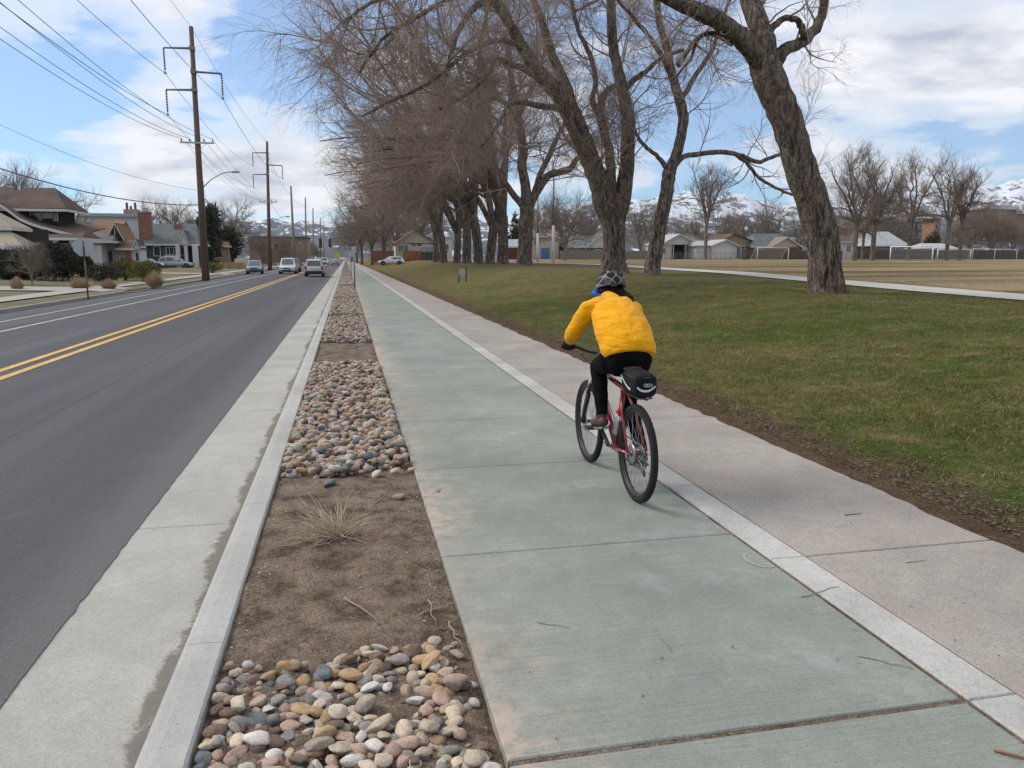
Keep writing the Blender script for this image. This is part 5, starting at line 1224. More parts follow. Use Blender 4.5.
# ================================================================== VEHICLES
M['glass'] = glassy('window_glass'); M['carglass'] = glassy('car_glass', (.06,.075,.085), .06)
M['chrome'] = pm('chrome', (.6,.6,.6), .2, (.5,.5,.5), 5., metal=1.); M['hub'] = pm('alloy_wheel', (.35,.35,.36), .35, (.25,.25,.26), 8., metal=.7)
M['lamp'] = pm('headlamp', (.7,.7,.68), .12, (.5,.5,.5), 20., spec=.8); M['tail'] = pm('tail_lamp', (.35,.015,.015), .2, (.22,.01,.01), 12.)
M['arch'] = pm('dark_trim', (.02,.02,.022), .7, (.03,.03,.03), 6.); M['plate'] = pm('number_plate', (.55,.55,.5), .5, (.45,.45,.42), 20.)
def carmat(name, col): return pm(name, col, .28, tuple(c*.88 for c in col), 1.5, coat=.6, metal=.25, spec=.5)
def car(name, loc, rz, paint, label, L=4.6, W=1.82, Hh=1.65, belt=.98, hood=.92, kind='suv', roofrails=False, cladding=False):
    """front towards +Y"""
    root = empty(name, loc, rz, label, 'car'); hl = L/2; hw = W/2; gc_ = .2
    st = ([(-hl, .42, .80, .86), (-hl+.06, .30, belt-.06, .93), (-hl+.3, .24, belt, .99), (-hl*.3, .22, belt-.01, 1.), (hl*.30, .22, belt-.03, 1.), (hl*.52, .22, hood+.02, .99), (hl*.82, .24, hood-.10, .95), (hl-.10, .28, hood-.22, .88), (hl, .36, hood-.36, .80)])
    b = MB(); vs = []; fs = []; ring = 14
    for (y, z0, z1, k) in st:
        w_ = hw*k; half = [(0, z0), (w_*.86, z0), (w_*.98, z0+.10), (w_, z0+(z1-z0)*.45), (w_*.975, z0+(z1-z0)*.75), (w_*.90, z1-.02), (w_*.80, z1), (0, z1+.025)]
        loop = half + [(-x, z) for x, z in reversed(half[1:-1])]; vs += [(x, y, z) for x, z in loop]
    ring = len(loop)
    for i in range(len(st)-1):
        for k in range(ring): l = (k+1) % ring; fs.append((i*ring+k, i*ring+l, (i+1)*ring+l, (i+1)*ring+k))
    fs += [tuple(range(ring)), tuple(range((len(st)-1)*ring, len(st)*ring))]; b.add(vs, fs, True)
    # cabin
    if kind == 'suv': cb = [(-hl+.12, belt-.03, belt-.02, .86), (-hl+.34, belt-.03, Hh-.12, .80), (-hl+.62, belt-.03, Hh-.02, .78), (0, belt-.03, Hh, .79), (hl*.18, belt-.03, Hh-.05, .79), (hl*.52, belt-.05, belt-.03, .86)]
    elif kind == 'hatch': cb = [(-hl+.18, belt-.03, belt, .86), (-hl+.55, belt-.03, Hh-.13, .78), (-hl+1.0, belt-.03, Hh-.01, .76), (0, belt-.03, Hh, .77), (hl*.15, belt-.03, Hh-.06, .77), (hl*.55, belt-.05, belt-.04, .86)]
    else: cb = [(-hl+.55, belt-.03, belt-.01, .85), (-hl+1.25, belt-.03, Hh-.08, .74), (-.3, belt-.03, Hh, .75), (.35, belt-.03, Hh-.04, .76), (hl*.55, belt-.05, belt-.04, .85)]
    vs = []; fs = []
    for (y, z0, z1, k) in cb:
        tw = .90 if z1 - z0 > .2 else .98; w0 = hw*.93; w1 = hw*k*tw
        vs += [(-w0, y, z0), (w0, y, z0), (w1, y, z1-.03), (w1*.9, y, z1), (-w1*.9, y, z1), (-w1, y, z1-.03)]
    for i in range(len(cb)-1):
        for k in range(6): l = (k+1) % 6; fs.append((i*6+k, i*6+l, (i+1)*6+l, (i+1)*6+k))
    fs += [tuple(range(6)), tuple(range((len(cb)-1)*6, len(cb)*6))]; b.add(vs, fs, False); b.build('body', paint, root)
    def cabpt(y):
        for (a, c) in zip(cb, cb[1:]):
            if a[0] <= y <= c[0] + 1e-6:
                t = (y-a[0])/(c[0]-a[0]); z1 = a[2]+(c[2]-a[2])*t
                w = [hw*q[3]*(.90 if q[2]-q[1] > .2 else .98) for q in (a, c)]; return z1, w[0]+(w[1]-w[0])*t
    # side windows
    for s_ in (-1, 1):
        ys = [cb[1][0]-.02, cb[1][0]+(cb[-2][0]-cb[1][0])*.34, cb[1][0]+(cb[-2][0]-cb[1][0])*.37, cb[1][0]+(cb[-2][0]-cb[1][0])*.70, cb[1][0]+(cb[-2][0]-cb[1][0])*.73, cb[-2][0]+.32]
        for y0, y1 in ((ys[0], ys[1]), (ys[2], ys[3]), (ys[4], ys[5])):
            def gp(y, f): z1, w1 = cabpt(y); z = belt+.02 + (z1-.10-belt)*f; t = (z-(belt-.03))/(max(.05, z1-.03-(belt-.03))); return (s_*(hw*.93+(w1-hw*.93)*min(1, t)+.006), y, z)
            b = MB(); b.quad(gp(y0+.02, .05), gp(y1-.02, .05), gp(y1-.02, .92), gp(y0+.02, .92)); b.build('side_window', M['carglass'], root)
    def screen(i, j, name, dy):
        a, c = cb[i], cb[j]; b = MB(); 
        P = []
        for q, f in ((a, .12), (c, .88)):
            pass
        def sp(f, sx):
            y = a[0]+(c[0]-a[0])*f; z = a[2]+(c[2]-a[2])*f; w0 = hw*a[3]*(.98 if a[2]-a[1] < .2 else .9); w1 = hw*c[3]*(.98 if c[2]-c[1] < .2 else .9); w = (w0+(w1-w0)*f)*.84; return (sx*w, y+dy, z+.012)
        b.quad(sp(.10, -1), sp(.10, 1), sp(.90, 1), sp(.90, -1)); b.build(name, M['carglass'], root)
    screen(len(cb)-1, len(cb)-2, 'windscreen', .02); screen(0, 1, 'rear_window', -.02)
    for (y) in (-hl*.60, hl*.62):
        for s_ in (-1, 1):
            b = MB(); b.lathe([(.20, -.11), (.31, -.115), (.345, -.07), (.345, .07), (.31, .115), (.20, .11)], (s_*(hw-.13), y, .345), 22, 'x'); wl = b.build('wheel', M['rubber'], root)
            b = MB(); b.lathe([(.03, .12*s_), (.21, .118*s_), (.21, .06*s_), (.03, .05*s_)], (s_*(hw-.13), y, .345), 14, 'x'); b.build('rim', M['hub'], wl)
            b = MB(); n = 18; pts = [(s_*(hw*.995), y+.40*math.cos(math.pi*k/n), .345+.40*math.sin(math.pi*k/n)) for k in range(n+1)]
            b.add([(s_*(hw+.004), y, .345)] + [(s_*(hw+.004), p[1], p[2]) for p in pts], [(0, i+1, i+2) for i in range(n)], False); b.build('wheel_arch', M['arch'], root)
    for s_ in (-1, 1):
        b = MB(); zz = hood-.26; b.box((s_*hw*.50, hl-.16, zz-.07), (s_*hw*.86, hl-.015+.02, zz+.07), Matrix.Rotation(R(-4*s_), 3, 'Z')); b.build('headlight', M['lamp'], root)
        b = MB(); b.box((s_*hw*.72, -hl-.012, belt-.30), (s_*hw*.93, -hl+.12, belt+ (.02 if kind == 'suv' else -.08))); b.build('tail_light', M['tail'], root)
        b = MB(); b.ball((s_*(hw+.10), hl*.36, belt+.06), (.10, .06, .075), 10, 6); b.build('mirror', paint, root)
    b = MB(); b.box((-hw*.42, hl-.10, hood-.36), (hw*.42, hl+.012, hood-.22)); b.box((-hw*.55, hl-.09, .33), (hw*.55, hl+.016, .47)); b.build('grille', M['arch'], root)
    b = MB(); b.box((-hw*.90, -hl-.055, .36), (hw*.90, -hl+.12, .55)); b.box((-hw*.84, -hl-.035, .25), (hw*.84, -hl+.1, .37)); b.build('rear_bumper', M['arch'] if cladding else paint, root)
    b = MB(); b.box((-.16, -hl-.03 if not cladding else -hl-.02, .66), (.16, -hl+.05, .80)); b.build('number_plate', M['plate'], root)
    if roofrails:
        for s_ in (-1, 1): b = MB(); b.tube([(s_*hw*.66, -hl*.62, Hh-.02), (s_*hw*.66, -hl*.58, Hh+.05), (s_*hw*.66, hl*.05, Hh+.05), (s_*hw*.66, hl*.1, Hh-.02)], .02, 6); b.build('roof_rail', M['arch'], root)
    return root
def rz_at(x, y): return crown_road(x, y) + .005
white = carmat('white_car_paint', (.62,.63,.65)); silver = carmat('silver_car_paint', (.50,.49,.47)); bluegrey = carmat('blue_grey_car_paint', (.17,.21,.25)); dark = carmat('dark_teal_car_paint', (.05,.075,.085))
car('suv', (-3.02, 78.5, rz_at(-3, 78)), 0, silver, 'silver station wagon driving away in the near lane, seen from behind', L=4.5, W=1.84, Hh=1.68, kind='suv', cladding=True)
car('suv', (-6.35, 90.5, rz_at(-6.3, 90)), math.pi, white, 'white oncoming off-roader with roof rails, left of the yellow lines', L=4.6, W=1.88, Hh=1.74, kind='suv', roofrails=True)
car('hatchback', (-6.6, 103, rz_at(-6.6, 103)), math.pi, dark, 'dark teal car following close behind the white oncoming one', L=4.4, W=1.8, Hh=1.75, kind='suv')
car('hatchback', (-10.2, 93, rz_at(-10.2, 93)), math.pi + .06, bluegrey, 'blue grey hatchback parked at the far kerb by the second utility pole', L=4.3, W=1.80, Hh=1.55, kind='hatch')
p = atY(150, 268, 122); car('sedan', (p[0], 122, .26), -math.pi/2, white, 'white low car parked in front of the orange door', L=4.4, W=1.78, Hh=1.36, belt=.88, hood=.80, kind='sedan')
p = atY(173, 268, 127); car('pickup', (p[0]+.4, 127.5, .22), -math.pi/2, carmat('pale_blue_silver_paint', (.36,.40,.44)), 'silver blue minivan parked before the blue bungalow', L=5.1, W=1.9, Hh=1.70, kind='suv')
p = atY(391, 260, 132); car('sedan', (p[0], 132, GY(132)*.35+.1), math.pi/2, white, 'white car parked sideways by the reddish wooden fence', L=4.5, W=1.8, Hh=1.45, belt=.9, hood=.82, kind='hatch')
p = atY(338, 261, 190); car('sedan', (-2.6, 196, RZ+.06), 0, carmat('grey_car_paint', (.30,.32,.36)), 'distant grey car ahead in the near lane', L=4.6, W=1.8, Hh=1.45, belt=.9, hood=.82, kind='sedan')
car('sedan', (-2.9, 232, RZ+.06), 0, dark, 'distant dark car in the queue at the traffic lights', L=4.6, W=1.8, Hh=1.5, belt=.9, hood=.82, kind='sedan')
car('van', (-5.6, 215, RZ+.1), math.pi, white, 'distant white van crossing near the traffic lights', L=4.9, W=1.9, Hh=1.8, kind='suv')
car('van', (-7.6, 240, RZ+.1), math.pi, silver, 'distant pale van waiting behind the white one', L=4.9, W=1.9, Hh=1.8, kind='suv')
for o_ in list(bpy.data.objects):
    if o_.get('category') == 'car' and o_.name.startswith('van'): o_['category'] = 'van'
# ================================================================== HOUSES
def wallmat(name, col, lap=0., rough=.85, var=.12, vertical=False):
    m, nt, b = newmat(name); g = G(nt); v = g.coord('Object'); x, y, z = g.sep(v)
    c = g.mix(g.ramp(g.noise(v, .8, 5, .6), [(.3, 0.), (.7, 1.)]), col, tuple(k*(1-var) for k in col))
    g.L(c, b.inputs['Base Color']); b.inputs['Roughness'].default_value = rough; b.inputs['Specular IOR Level'].default_value = .25
    if lap: g.L(g.bump(g.math('FRACT', g.math('DIVIDE', x if vertical else z, lap)), .8, .02), b.inputs['Normal'])
    else: g.L(g.bump(g.noise(v, 30., 4), .3, .01), b.inputs['Normal'])
    return m
def brickmat(name, c1, c2, mort=(.30,.28,.25)):
    m, nt, b = newmat(name); g = G(nt); v = g.coord('Object'); x, y, z = g.sep(v)
    cb_ = g.N('ShaderNodeCombineXYZ'); g.L(g.math('ADD', x, y), cb_.inputs[0]); g.L(z, cb_.inputs[1])
    br = g.N('ShaderNodeTexBrick'); br.inputs['Scale'].default_value = 4.; g.L(cb_.outputs[0], br.inputs[0]); br.inputs['Color1'].default_value = (*c1, 1); br.inputs['Color2'].default_value = (*c2, 1); br.inputs['Mortar'].default_value = (*mort, 1)
    br.inputs['Mortar Size'].default_value = .012
    c = g.mix(.4, br.outputs[0], g.ramp(g.noise(v, 1.2, 5), [(.3, .6), (.7, 1.3)]), 'MULTIPLY')
    g.L(c, b.inputs['Base Color']); b.inputs['Roughness'].default_value = .9; g.L(g.bump(br.outputs['Fac'], -.4, .01), b.inputs['Normal']); return m
def roofmat(name, c1, c2):
    m, nt, b = newmat(name); g = G(nt); v = g.coord('Object'); x, y, z = g.sep(v)
    c = g.mix(g.ramp(g.noise(v, .6, 5, .65), [(.35, 0.), (.65, 1.)]), c1, c2); c = g.mix(.7, c, g.ramp(g.noise(g.coord('Object', (2, 2, 5)), 5., 4, .8), [(.3, .6), (.7, 1.4)]), 'MULTIPLY')
    g.L(c, b.inputs['Base Color']); b.inputs['Roughness'].default_value = .95; b.inputs['Specular IOR Level'].default_value = .15
    g.L(g.bump(g.math('FRACT', g.math('MULTIPLY', z, 7.)), .6, .02), b.inputs['Normal']); return m
M['trim'] = wallmat('white_trim', (.62,.61,.58)); M['wwall'] = wallmat('white_lap_siding', (.60,.61,.63), .2); M['wflat'] = wallmat('white_stucco', (.58,.57,.56))
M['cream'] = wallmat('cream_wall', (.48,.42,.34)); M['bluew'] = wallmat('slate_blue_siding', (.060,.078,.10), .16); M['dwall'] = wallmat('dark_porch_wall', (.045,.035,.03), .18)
M['brick'] = brickmat('red_brick', (.20,.07,.05), (.27,.11,.075)); M['brickt'] = brickmat('tan_brick', (.26,.17,.11), (.33,.23,.15)); M['bricko'] = brickmat('orange_brick', (.27,.115,.08), (.33,.155,.11))
M['rbrown'] = roofmat('brown_shingles', (.098,.070,.058), (.14,.105,.09)); M['rgrey'] = roofmat('grey_green_shingles', (.115,.13,.13), (.165,.18,.18)); M['rorange'] = roofmat('mottled_orange_shingles', (.30,.165,.085), (.19,.125,.095))
M['rbeige'] = roofmat('beige_shingles', (.40,.35,.28), (.32,.28,.23)); M['rred'] = roofmat('terracotta_shingles', (.27,.105,.07), (.21,.085,.06)); M['rpale'] = roofmat('pale_grey_roof', (.42,.43,.45), (.34,.35,.37)); M['rdark'] = roofmat('charcoal_roof', (.09,.09,.10), (.14,.14,.15)); M['rtan'] = roofmat('tan_roof', (.25,.22,.18), (.19,.17,.14))
M['orange'] = pm('orange_door', (.62,.17,.03), .6, (.52,.14,.025), 3.); M['teal'] = pm('teal_glass', (.16,.27,.26), .15, (.11,.2,.2), 1.); M['bluedoor'] = pm('blue_door', (.08,.17,.34), .6, (.06,.13,.28), 3.)
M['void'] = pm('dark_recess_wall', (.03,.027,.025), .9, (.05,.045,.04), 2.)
class House:
    """built on a survey plane Y: px() turns picture measures into metres on that plane; the house then runs back with real depth"""
    def __init__(s, name, label, Y, pxc, pyb, cat='house', group=None):
        x, _, z = atY(pxc, pyb, Y); s.Y = Y; s.o = (x, Y, z); s.root = empty(name, s.o, 0, label, cat, group)
    def p(s, px, py, dy=0.): x, y, z = atY(px, py, s.Y); return (x - s.o[0], dy, z - s.o[2])
    def rect(s, x0, y0, x1, y1): a = s.p(x0, y1); c = s.p(x1, y0); return a[0], a[2], c[0], c[2]
    def box(s, name, x0, y0, x1, y1, d0, d1, mat, parent=None):
        a0, z0, a1, z1 = s.rect(x0, y0, x1, y1); b = MB(); b.box((a0, d0, z0), (a1, d1, z1)); return b.build(name, mat, parent or s.root)
    def window(s, x0, y0, x1, y1, d=0., mull=1, mat=None, fw=.09):
        a0, z0, a1, z1 = s.rect(x0, y0, x1, y1); b = MB(); t = fw
        for q in ((a0, z0, a0+t, z1), (a1-t, z0, a1, z1), (a0+t, z0, a1-t, z0+t), (a0+t, z1-t, a1-t, z1)): b.box((q[0], d-.07, q[1]), (q[2], d+.02, q[3]))
        for k in range(mull): xm = a0+(a1-a0)*(k+1)/(mull+1); b.box((xm-t*.35, d-.06, z0+t), (xm+t*.35, d+.01, z1-t))
        f = b.build('window', M['trim'], s.root); b = MB(); b.box((a0+t*.5, d-.025, z0+t*.5), (a1-t*.5, d+.012, z1-t*.5)); b.build('pane', mat or M['glass'], f); return f
    def gable_front(s, name, xl, xr, ye, xa, ya, d0, d1, wall, roofm, over=.35, fascia=True, ybase=None, wallp=None):
        """gable facing the camera: eaves at ye from xl to xr, apex at (xa, ya); ridge runs back"""
        L_ = s.p(xl, ye); Rr = s.p(xr, ye); A = s.p(xa, ya)
        b = MB(); zb = s.p(xl, ybase or ye)[2]
        b.prism([(L_[0], zb), (Rr[0], zb), (Rr[0], Rr[2]), (A[0], A[2]), (L_[0], L_[2])], 'y', d0, d1); w = b.build(wallp or 'wall', wall, s.root)
        b = MB()
        for e, sg in ((L_, -1), (Rr, 1)):
            dx = e[0]-A[0]; dz = e[2]-A[2]; ln = math.hypot(dx, dz); ex = e[0]+dx/ln*over; ez = e[2]+dz/ln*over
            b.slab([(A[0], d0-over, A[2]+.16), (A[0], d1+.2, A[2]+.16), (ex, d1+.2, ez+.16), (ex, d0-over, ez+.16)], .12)
        r_ = b.build(name, roofm, s.root)
        if fascia:
            b = MB()
            for e in (L_, Rr):
                dx = e[0]-A[0]; dz = e[2]-A[2]; ln = math.hypot(dx, dz); ex = e[0]+dx/ln*(over+.02); ez = e[2]+dz/ln*(over+.02)
                b.add([(A[0], d0-over-.04, A[2]-.10), (ex, d0-over-.04, ez-.10), (ex, d0-over-.04, ez+.14), (A[0], d0-over-.04, A[2]+.14), (A[0], d0-over-.003, A[2]-.10), (ex, d0-over-.003, ez-.10), (ex, d0-over-.003, ez+.14), (A[0], d0-over-.003, A[2]+.14)], [(0,1,2,3),(7,6,5,4),(0,4,5,1),(1,5,6,2),(2,6,7,3),(3,7,4,0)], False)
            b.build('fascia', M['trim'], r_)
        return w, r_
    def gable_side(s, name, xl, xr, ye, yr, d0, depth, roofm, hipl=0., hipr=0., over=.5, fascia=True):
        """ridge parallel to the picture: front eave at ye, ridge at yr, hips measured in px"""
        eL = s.p(xl, ye); eR = s.p(xr, ye); rL = s.p(xl+hipl, yr); rR = s.p(xr-hipr, yr); dm = d0 + depth/2
        k = (rL[2]-eL[2])
        F0 = (eL[0], d0-over, eL[2]); F1 = (eR[0], d0-over, eR[2]); B0 = (eL[0], d0+depth+over, eL[2]); B1 = (eR[0], d0+depth+over, eR[2]); r0 = (rL[0], dm, rL[2]); r1 = (rR[0], dm, rR[2])
        b = MB(); vs = [F0, F1, B1, B0, r0, r1]; vs2 = [(x, y, z-.16) for x, y, z in vs[:4]]
        b.add(vs + vs2, [(0,1,5,4), (2,3,4,5), (1,2,5), (3,0,4), (6,7,1,0), (7,8,2,1), (8,9,3,2), (9,6,0,3), (9,8,7,6)], False); r_ = b.build(name, roofm, s.root)
        if fascia:
            b = MB(); b.box((eL[0]-.02, d0-over-.05, eL[2]-.24), (eR[0]+.02, d0-over-.004, eL[2]+.02)); 
            b.box((eR[0]+.004, d0-over, eL[2]-.24), (eR[0]+.05, d0+depth+over, eL[2]+.02)); b.build('fascia', M['trim'], r_)
        return r_
# --- blue bungalow
h = House('bungalow', 'slate blue bungalow with grey shingle roof, white porch columns and two brick chimneys', 132, 175, 270)
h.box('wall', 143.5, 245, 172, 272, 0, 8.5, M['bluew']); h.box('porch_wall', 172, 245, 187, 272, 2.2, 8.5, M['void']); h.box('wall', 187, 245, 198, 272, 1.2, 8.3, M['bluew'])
h.gable_side('roof', 141, 200, 244, 222.5, 0, 8.5, M['rgrey'], 0, 9)
h.gable_front('porch_gable', 180, 190, 244.5, 184.6, 231.5, -.8, 2.5, M['wflat'], M['rgrey'], .15)
h.box('porch_railing', 164.5, 255.5, 178, 259, -.3, -.15, M['trim']); h.window(153.8, 246.2, 160.2, 256.2, 0., 0); h.window(166, 247.2, 177.5, 255.2, 0., 2); h.window(180.8, 247, 184.8, 256, 0., 0, fw=.05)
for a, c in ((178, 180.3), (186.5, 188), (194.5, 198.5)): h.box('column', a, 245.5, c, 272, -.7, -.35, M['trim'])
h.box('porch_door', 188.8, 248, 193.6, 266, 1.12, 1.19, M['dwall'])
c_ = h.box('chimney', 139, 212.5, 148.5, 243, .4, 1.9, M['brick']); h.box('chimney_pot', 141.5, 207.5, 145.3, 212.5, .8, 1.4, M['rpale'], c_); h.box('chimney_cap', 138.6, 211.3, 149, 212.6, .3, 2., M['brickt'], c_); h.box('chimney', 170, 223.5, 177, 232, 3., 4.2, M['brick'])
# --- cottage with orange door
h = House('cottage', 'white cottage with mottled orange roof, small gables and bright orange front door', 118, 118, 271)
h.box('garage_wall', 84, 240, 106.5, 273, -3., 3, M['wflat']); h.box('wall', 106.5, 240, 134, 273, 0, 5, M['cream']); h.box('wall', 134, 246, 141.5, 272, -.6, 2.5, M['wwall'])
h.gable_side('roof', 84, 117, 236, 219.5, 0., 9, M['rorange'], 2, 0, .4, False)
h.gable_front('front_gable', 108, 125.5, 240, 116, 224, -.6, 6, M['dwall'], M['rorange'], .3); h.window(111.8, 227.5, 116., 238, -.62, 0)
h.gable_side('porch_roof', 80, 120, 241.5, 234, -3.2, 6, M['rgrey'], 0, 4, .4)
h.gable_side('entry_roof', 117, 136, 248.5, 239.5, -.8, 3.5, M['rorange'], 2, 3, .3); h.gable_front('entry_gable', 133.5, 142, 249.5, 137.8, 240.5, -.9, 2.5, M['wwall'], M['rbrown'], .2)
d_ = h.box('door', 127.8, 252.5, 133.2, 267, -.12, -.03, M['orange']); h.window(137, 252.2, 140, 261, -.63, 0, fw=.06); h.box('garage_door', 93.8, 246.5, 105.8, 272, -3.08, -3.003, M['trim']); h.box('corner_post', 106.2, 246, 108, 272, -3.3, -3.1, M['trim'])
h.window(108.8, 250.5, 113., 266, -.04, 0, fw=.06)
b = MB(); b.ball((h.p(132.4, 260)[0], -.16, h.p(132.4, 260)[2]), .06, 8, 6); b.build('handle', M['chrome'], d_)
# --- flat-roofed white two-storey building behind
h = House('white_house', 'two-storey white house with a flat roof and lap siding, behind the orange-roofed cottage', 138, 115, 262)
h.box('wall', 80, 216.5, 139.5, 262, 0, 9, M['wwall']); h.box('roof', 78.5, 213.8, 141, 216.4, -.5, 9.5, M['rpale']); h.window(117.8, 221, 124, 229.5, 0., 0, M['teal']); h.window(84, 222, 90, 232, 0, 0)
b = MB(); c_ = h.box('chimney', 120.3, 208.6, 134.5, 214.2, 2, 3.4, M['brickt'])
for x_ in (122.5, 126.5, 131): h.box('flue', x_-.7, 201.5 if x_ != 126.5 else 205, x_+.7, 208.6, 2.4, 2.8, M['steeld'], c_)
# --- big brown-roofed house
h = House('bungalow', 'large brown-roofed craftsman house with sweeping eaves, white fascias and a dormer', 92, 50, 276)
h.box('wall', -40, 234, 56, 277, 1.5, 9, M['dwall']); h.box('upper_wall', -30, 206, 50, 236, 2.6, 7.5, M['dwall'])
h.gable_side('roof', -45, 63, 207.5, 184, 1.4, 6.5, M['rbrown'], 52, 24, .5, True)
h.window(21, 209.5, 31.5, 219, 2.58, 0); h.window(33, 209.5, 43, 217, 2.58, 1); h.window(45, 209.5, 49, 220, 2.58, 0, fw=.06)
# sweeping lower roof: slab strips that follow the flared rake
sweep = [(-30, 190), (0, 203.5), (10, 210), (21.5, 218.6), (32, 223.3), (43, 226.8), (60, 231.2), (80, 236)]
b = MB(); f = MB()
for (x0, y0), (x1, y1) in zip(sweep, sweep[1:]):
    a = h.p(x0, y0); c = h.p(x1, y1)
    b.slab([(a[0], -.6, a[2]), (c[0], -.6, c[2]), (c[0], 9.5, c[2]+1.2), (a[0], 9.5, a[2]+1.2)], .12)
    f.add([(a[0], -.66, a[2]-.22), (c[0], -.66, c[2]-.22), (c[0], -.66, c[2]+.06), (a[0], -.66, a[2]+.06), (a[0], -.605, a[2]-.22), (c[0], -.605, c[2]-.22), (c[0], -.605, c[2]+.06), (a[0], -.605, a[2]+.06)], [(0,1,2,3),(7,6,5,4),(0,4,5,1),(1,5,6,2),(2,6,7,3),(3,7,4,0)], False)
r_ = b.build('swept_roof', M['rbrown'], h.root); f.build('fascia', M['trim'], r_)
h.gable_side('porch_roof', 20, 90, 238.2, 229, -1.8, 6, M['rbrown'], 14, 8, .4, True)
for a in (27, 45, 62, 78, 86): h.box('porch_column', a, 239.5, a+2, 276, -1.8, -1.5, M['wflat'])
h.window(50, 246, 60, 258, 1.48, 1); h.box('side_wall', 60, 243, 78, 276, 2.2, 4, M['wflat'])
# --- beige awning house at the frame edge
h = House('house', 'beige-roofed house at the photo edge, its low porch roof above dark evergreens', 66, 10, 284)
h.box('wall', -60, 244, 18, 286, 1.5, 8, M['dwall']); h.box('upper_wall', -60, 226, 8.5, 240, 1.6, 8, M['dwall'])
h.gable_side('roof', -60, 14, 226.8, 205, 0, 3, M['rbeige'], 20, 36, .4, True); h.gable_side('porch_roof', -60, 32, 246.3, 230.5, -1.6, 3, M['rbeige'], 20, 22, .4, True)
for a in (-4, 12, 27): h.box('porch_column', a, 247.5, a+2, 285, -1.5, -1.3, M['dwall'])
# --- house half hidden right of the pole
h = House('house', 'small brick house with brown roof, half hidden between utility pole and evergreen', 160, 220, 268)
h.box('wall', 205, 246, 228, 268, 0, 8, M['brickt']); h.gable_side('roof', 200, 230, 246, 236.5, 0, 8, M['rbrown'], 4, 5); h.window(216, 249, 222, 258, 0, 1)
# --- tan brick block beyond second pole
h = House('building', 'long low tan brick building with an orange corner, beyond the second utility pole', 215, 285, 263, cat='building')
h.box('wall', 251, 237.5, 307, 263, 0, 18, M['brickt']); h.box('roof', 250, 236.6, 308, 237.6, -.4, 18.4, M['rdark']); h.box('entrance', 250.5, 240, 263, 246, -3, -.01, M['rred']); h.box('corner_wall', 251, 246, 262.5, 262, -2.6, -.011, M['bricko'])
for k in range(6): h.window(268 + k*6, 243, 272 + k*6, 250, 0, 1)
# --- red-roofed tan house beyond the park
h = House('house', 'tan stucco house with terracotta roof and white-framed windows beyond the wooden fence', 158, 415, 262)
h.box('wall', 396, 242, 410, 262, 0, 10, M['cream']); h.box('garage_wall', 408, 246, 433, 262, -.5, 8, M['cream']); h.gable_front('roof', 396, 435, 243, 416, 230, -.2, 10, M['cream'], M['rred'], .6, False)
h.window(398.2, 245, 403.5, 252, 0, 1); h.window(404, 245, 409, 252, 0, 1)
h = House('house', 'white-walled garage right of the terracotta roof, mostly hidden by trunks', 170, 440, 260); h.box('wall', 432, 238, 452, 260, 0, 6, M['wflat']); h.box('roof', 431, 236.5, 453, 238.2, -.3, 6.3, M['rpale']); h.window(444, 244, 449, 250, 0, 0)
h = House('shed', 'long dark covered shed behind chain-link, between red fence and elm trunks', 140, 434, 262, cat='shed'); h.box('wall', 422.5, 251, 447, 262.5, 0, 4, M['void']); h.gable_side('roof', 421.5, 448, 251.5, 247, -.2, 4.4, M['rdark'], 2, 2, .2, False); h.box('door', 428, 254, 433, 262, -.06, -.003, M['arch'])
# --- houses along the far side of the field
h = House('house', 'tan two-storey garage with steel blue door behind the lamp poles', 168, 545, 262); h.box('wall', 531, 236, 559, 262, 0, 8, M['cream']); h.gable_side('roof', 529, 561, 236.5, 229, 0, 8, M['rtan'], 3, 3); h.box('door', 541, 248, 549.5, 261, -.06, -.003, M['bluedoor']); h.window(534, 240, 539, 245, 0, 1)
h = House('shed', 'small pale blue roofed shed left of the tan garage', 160, 517, 262, cat='shed'); h.box('wall', 509, 246, 526, 262, 0, 5, M['brick']); h.gable_side('roof', 507, 528, 246.5, 239, 0, 5, M['rpale'], 3, 3); h.box('door', 512, 250, 516, 261, -.05, -.003, M['dwall'])
h = House('house', 'grey bungalow with wide front gable between the tan garage and the great elm', 165, 587, 262)
h.box('wall', 568, 246, 606, 262, 0, 8, M['rtan']); h.gable_side('roof', 565, 608, 246.5, 235.5, 0, 9, M['rgrey'], 8, 2); h.gable_front('front_gable', 586, 609, 247, 602, 234, -.4, 4, M['wflat'], M['rgrey'], .5); h.window(574, 249, 580, 256, 0, 1); h.window(594, 249.5, 600, 256, -.42, 1)
h = House('house', 'white-roofed low house with dark carport, right of the leaning slim elm', 162, 677, 260)
h.box('wall', 659, 243, 672, 260, 0, 8, M['wflat']); h.box('carport_wall', 672, 245, 697, 260, 3, 8, M['void']); h.gable_front('roof', 660, 698, 244.5, 678, 234.5, -.5, 8, M['wflat'], M['rpale'], .5); 
for a in (672, 684, 695): h.box('post', a, 245, a+1, 260, -.5, -.3, M['trim'])
h.window(662, 248, 666, 254, 0, 0)
h = House('garage', 'white garage with pale gable roof and blue side door', 158, 722, 259, cat='garage')
h.gable_front('roof', 712, 737, 245.5, 726, 240, 0, 7, M['wflat'], M['rpale'], .5, ybase=259); h.box('garage_door', 714.5, 248, 732, 258.6, -.06, -.003, M['trim']); h.box('side_wall', 697, 245.5, 712, 259, .8, 7, M['wflat']); h.gable_side('side_roof', 695, 714, 245.5, 240.5, .6, 6, M['rpale'], 2, 0, .3, False); h.box('door', 737.3, 246.5, 740.5, 258, .3, .9, M['bluedoor'])
h = House('house', 'tan brick house with dark pointed gable behind the white garage', 172, 736, 259)
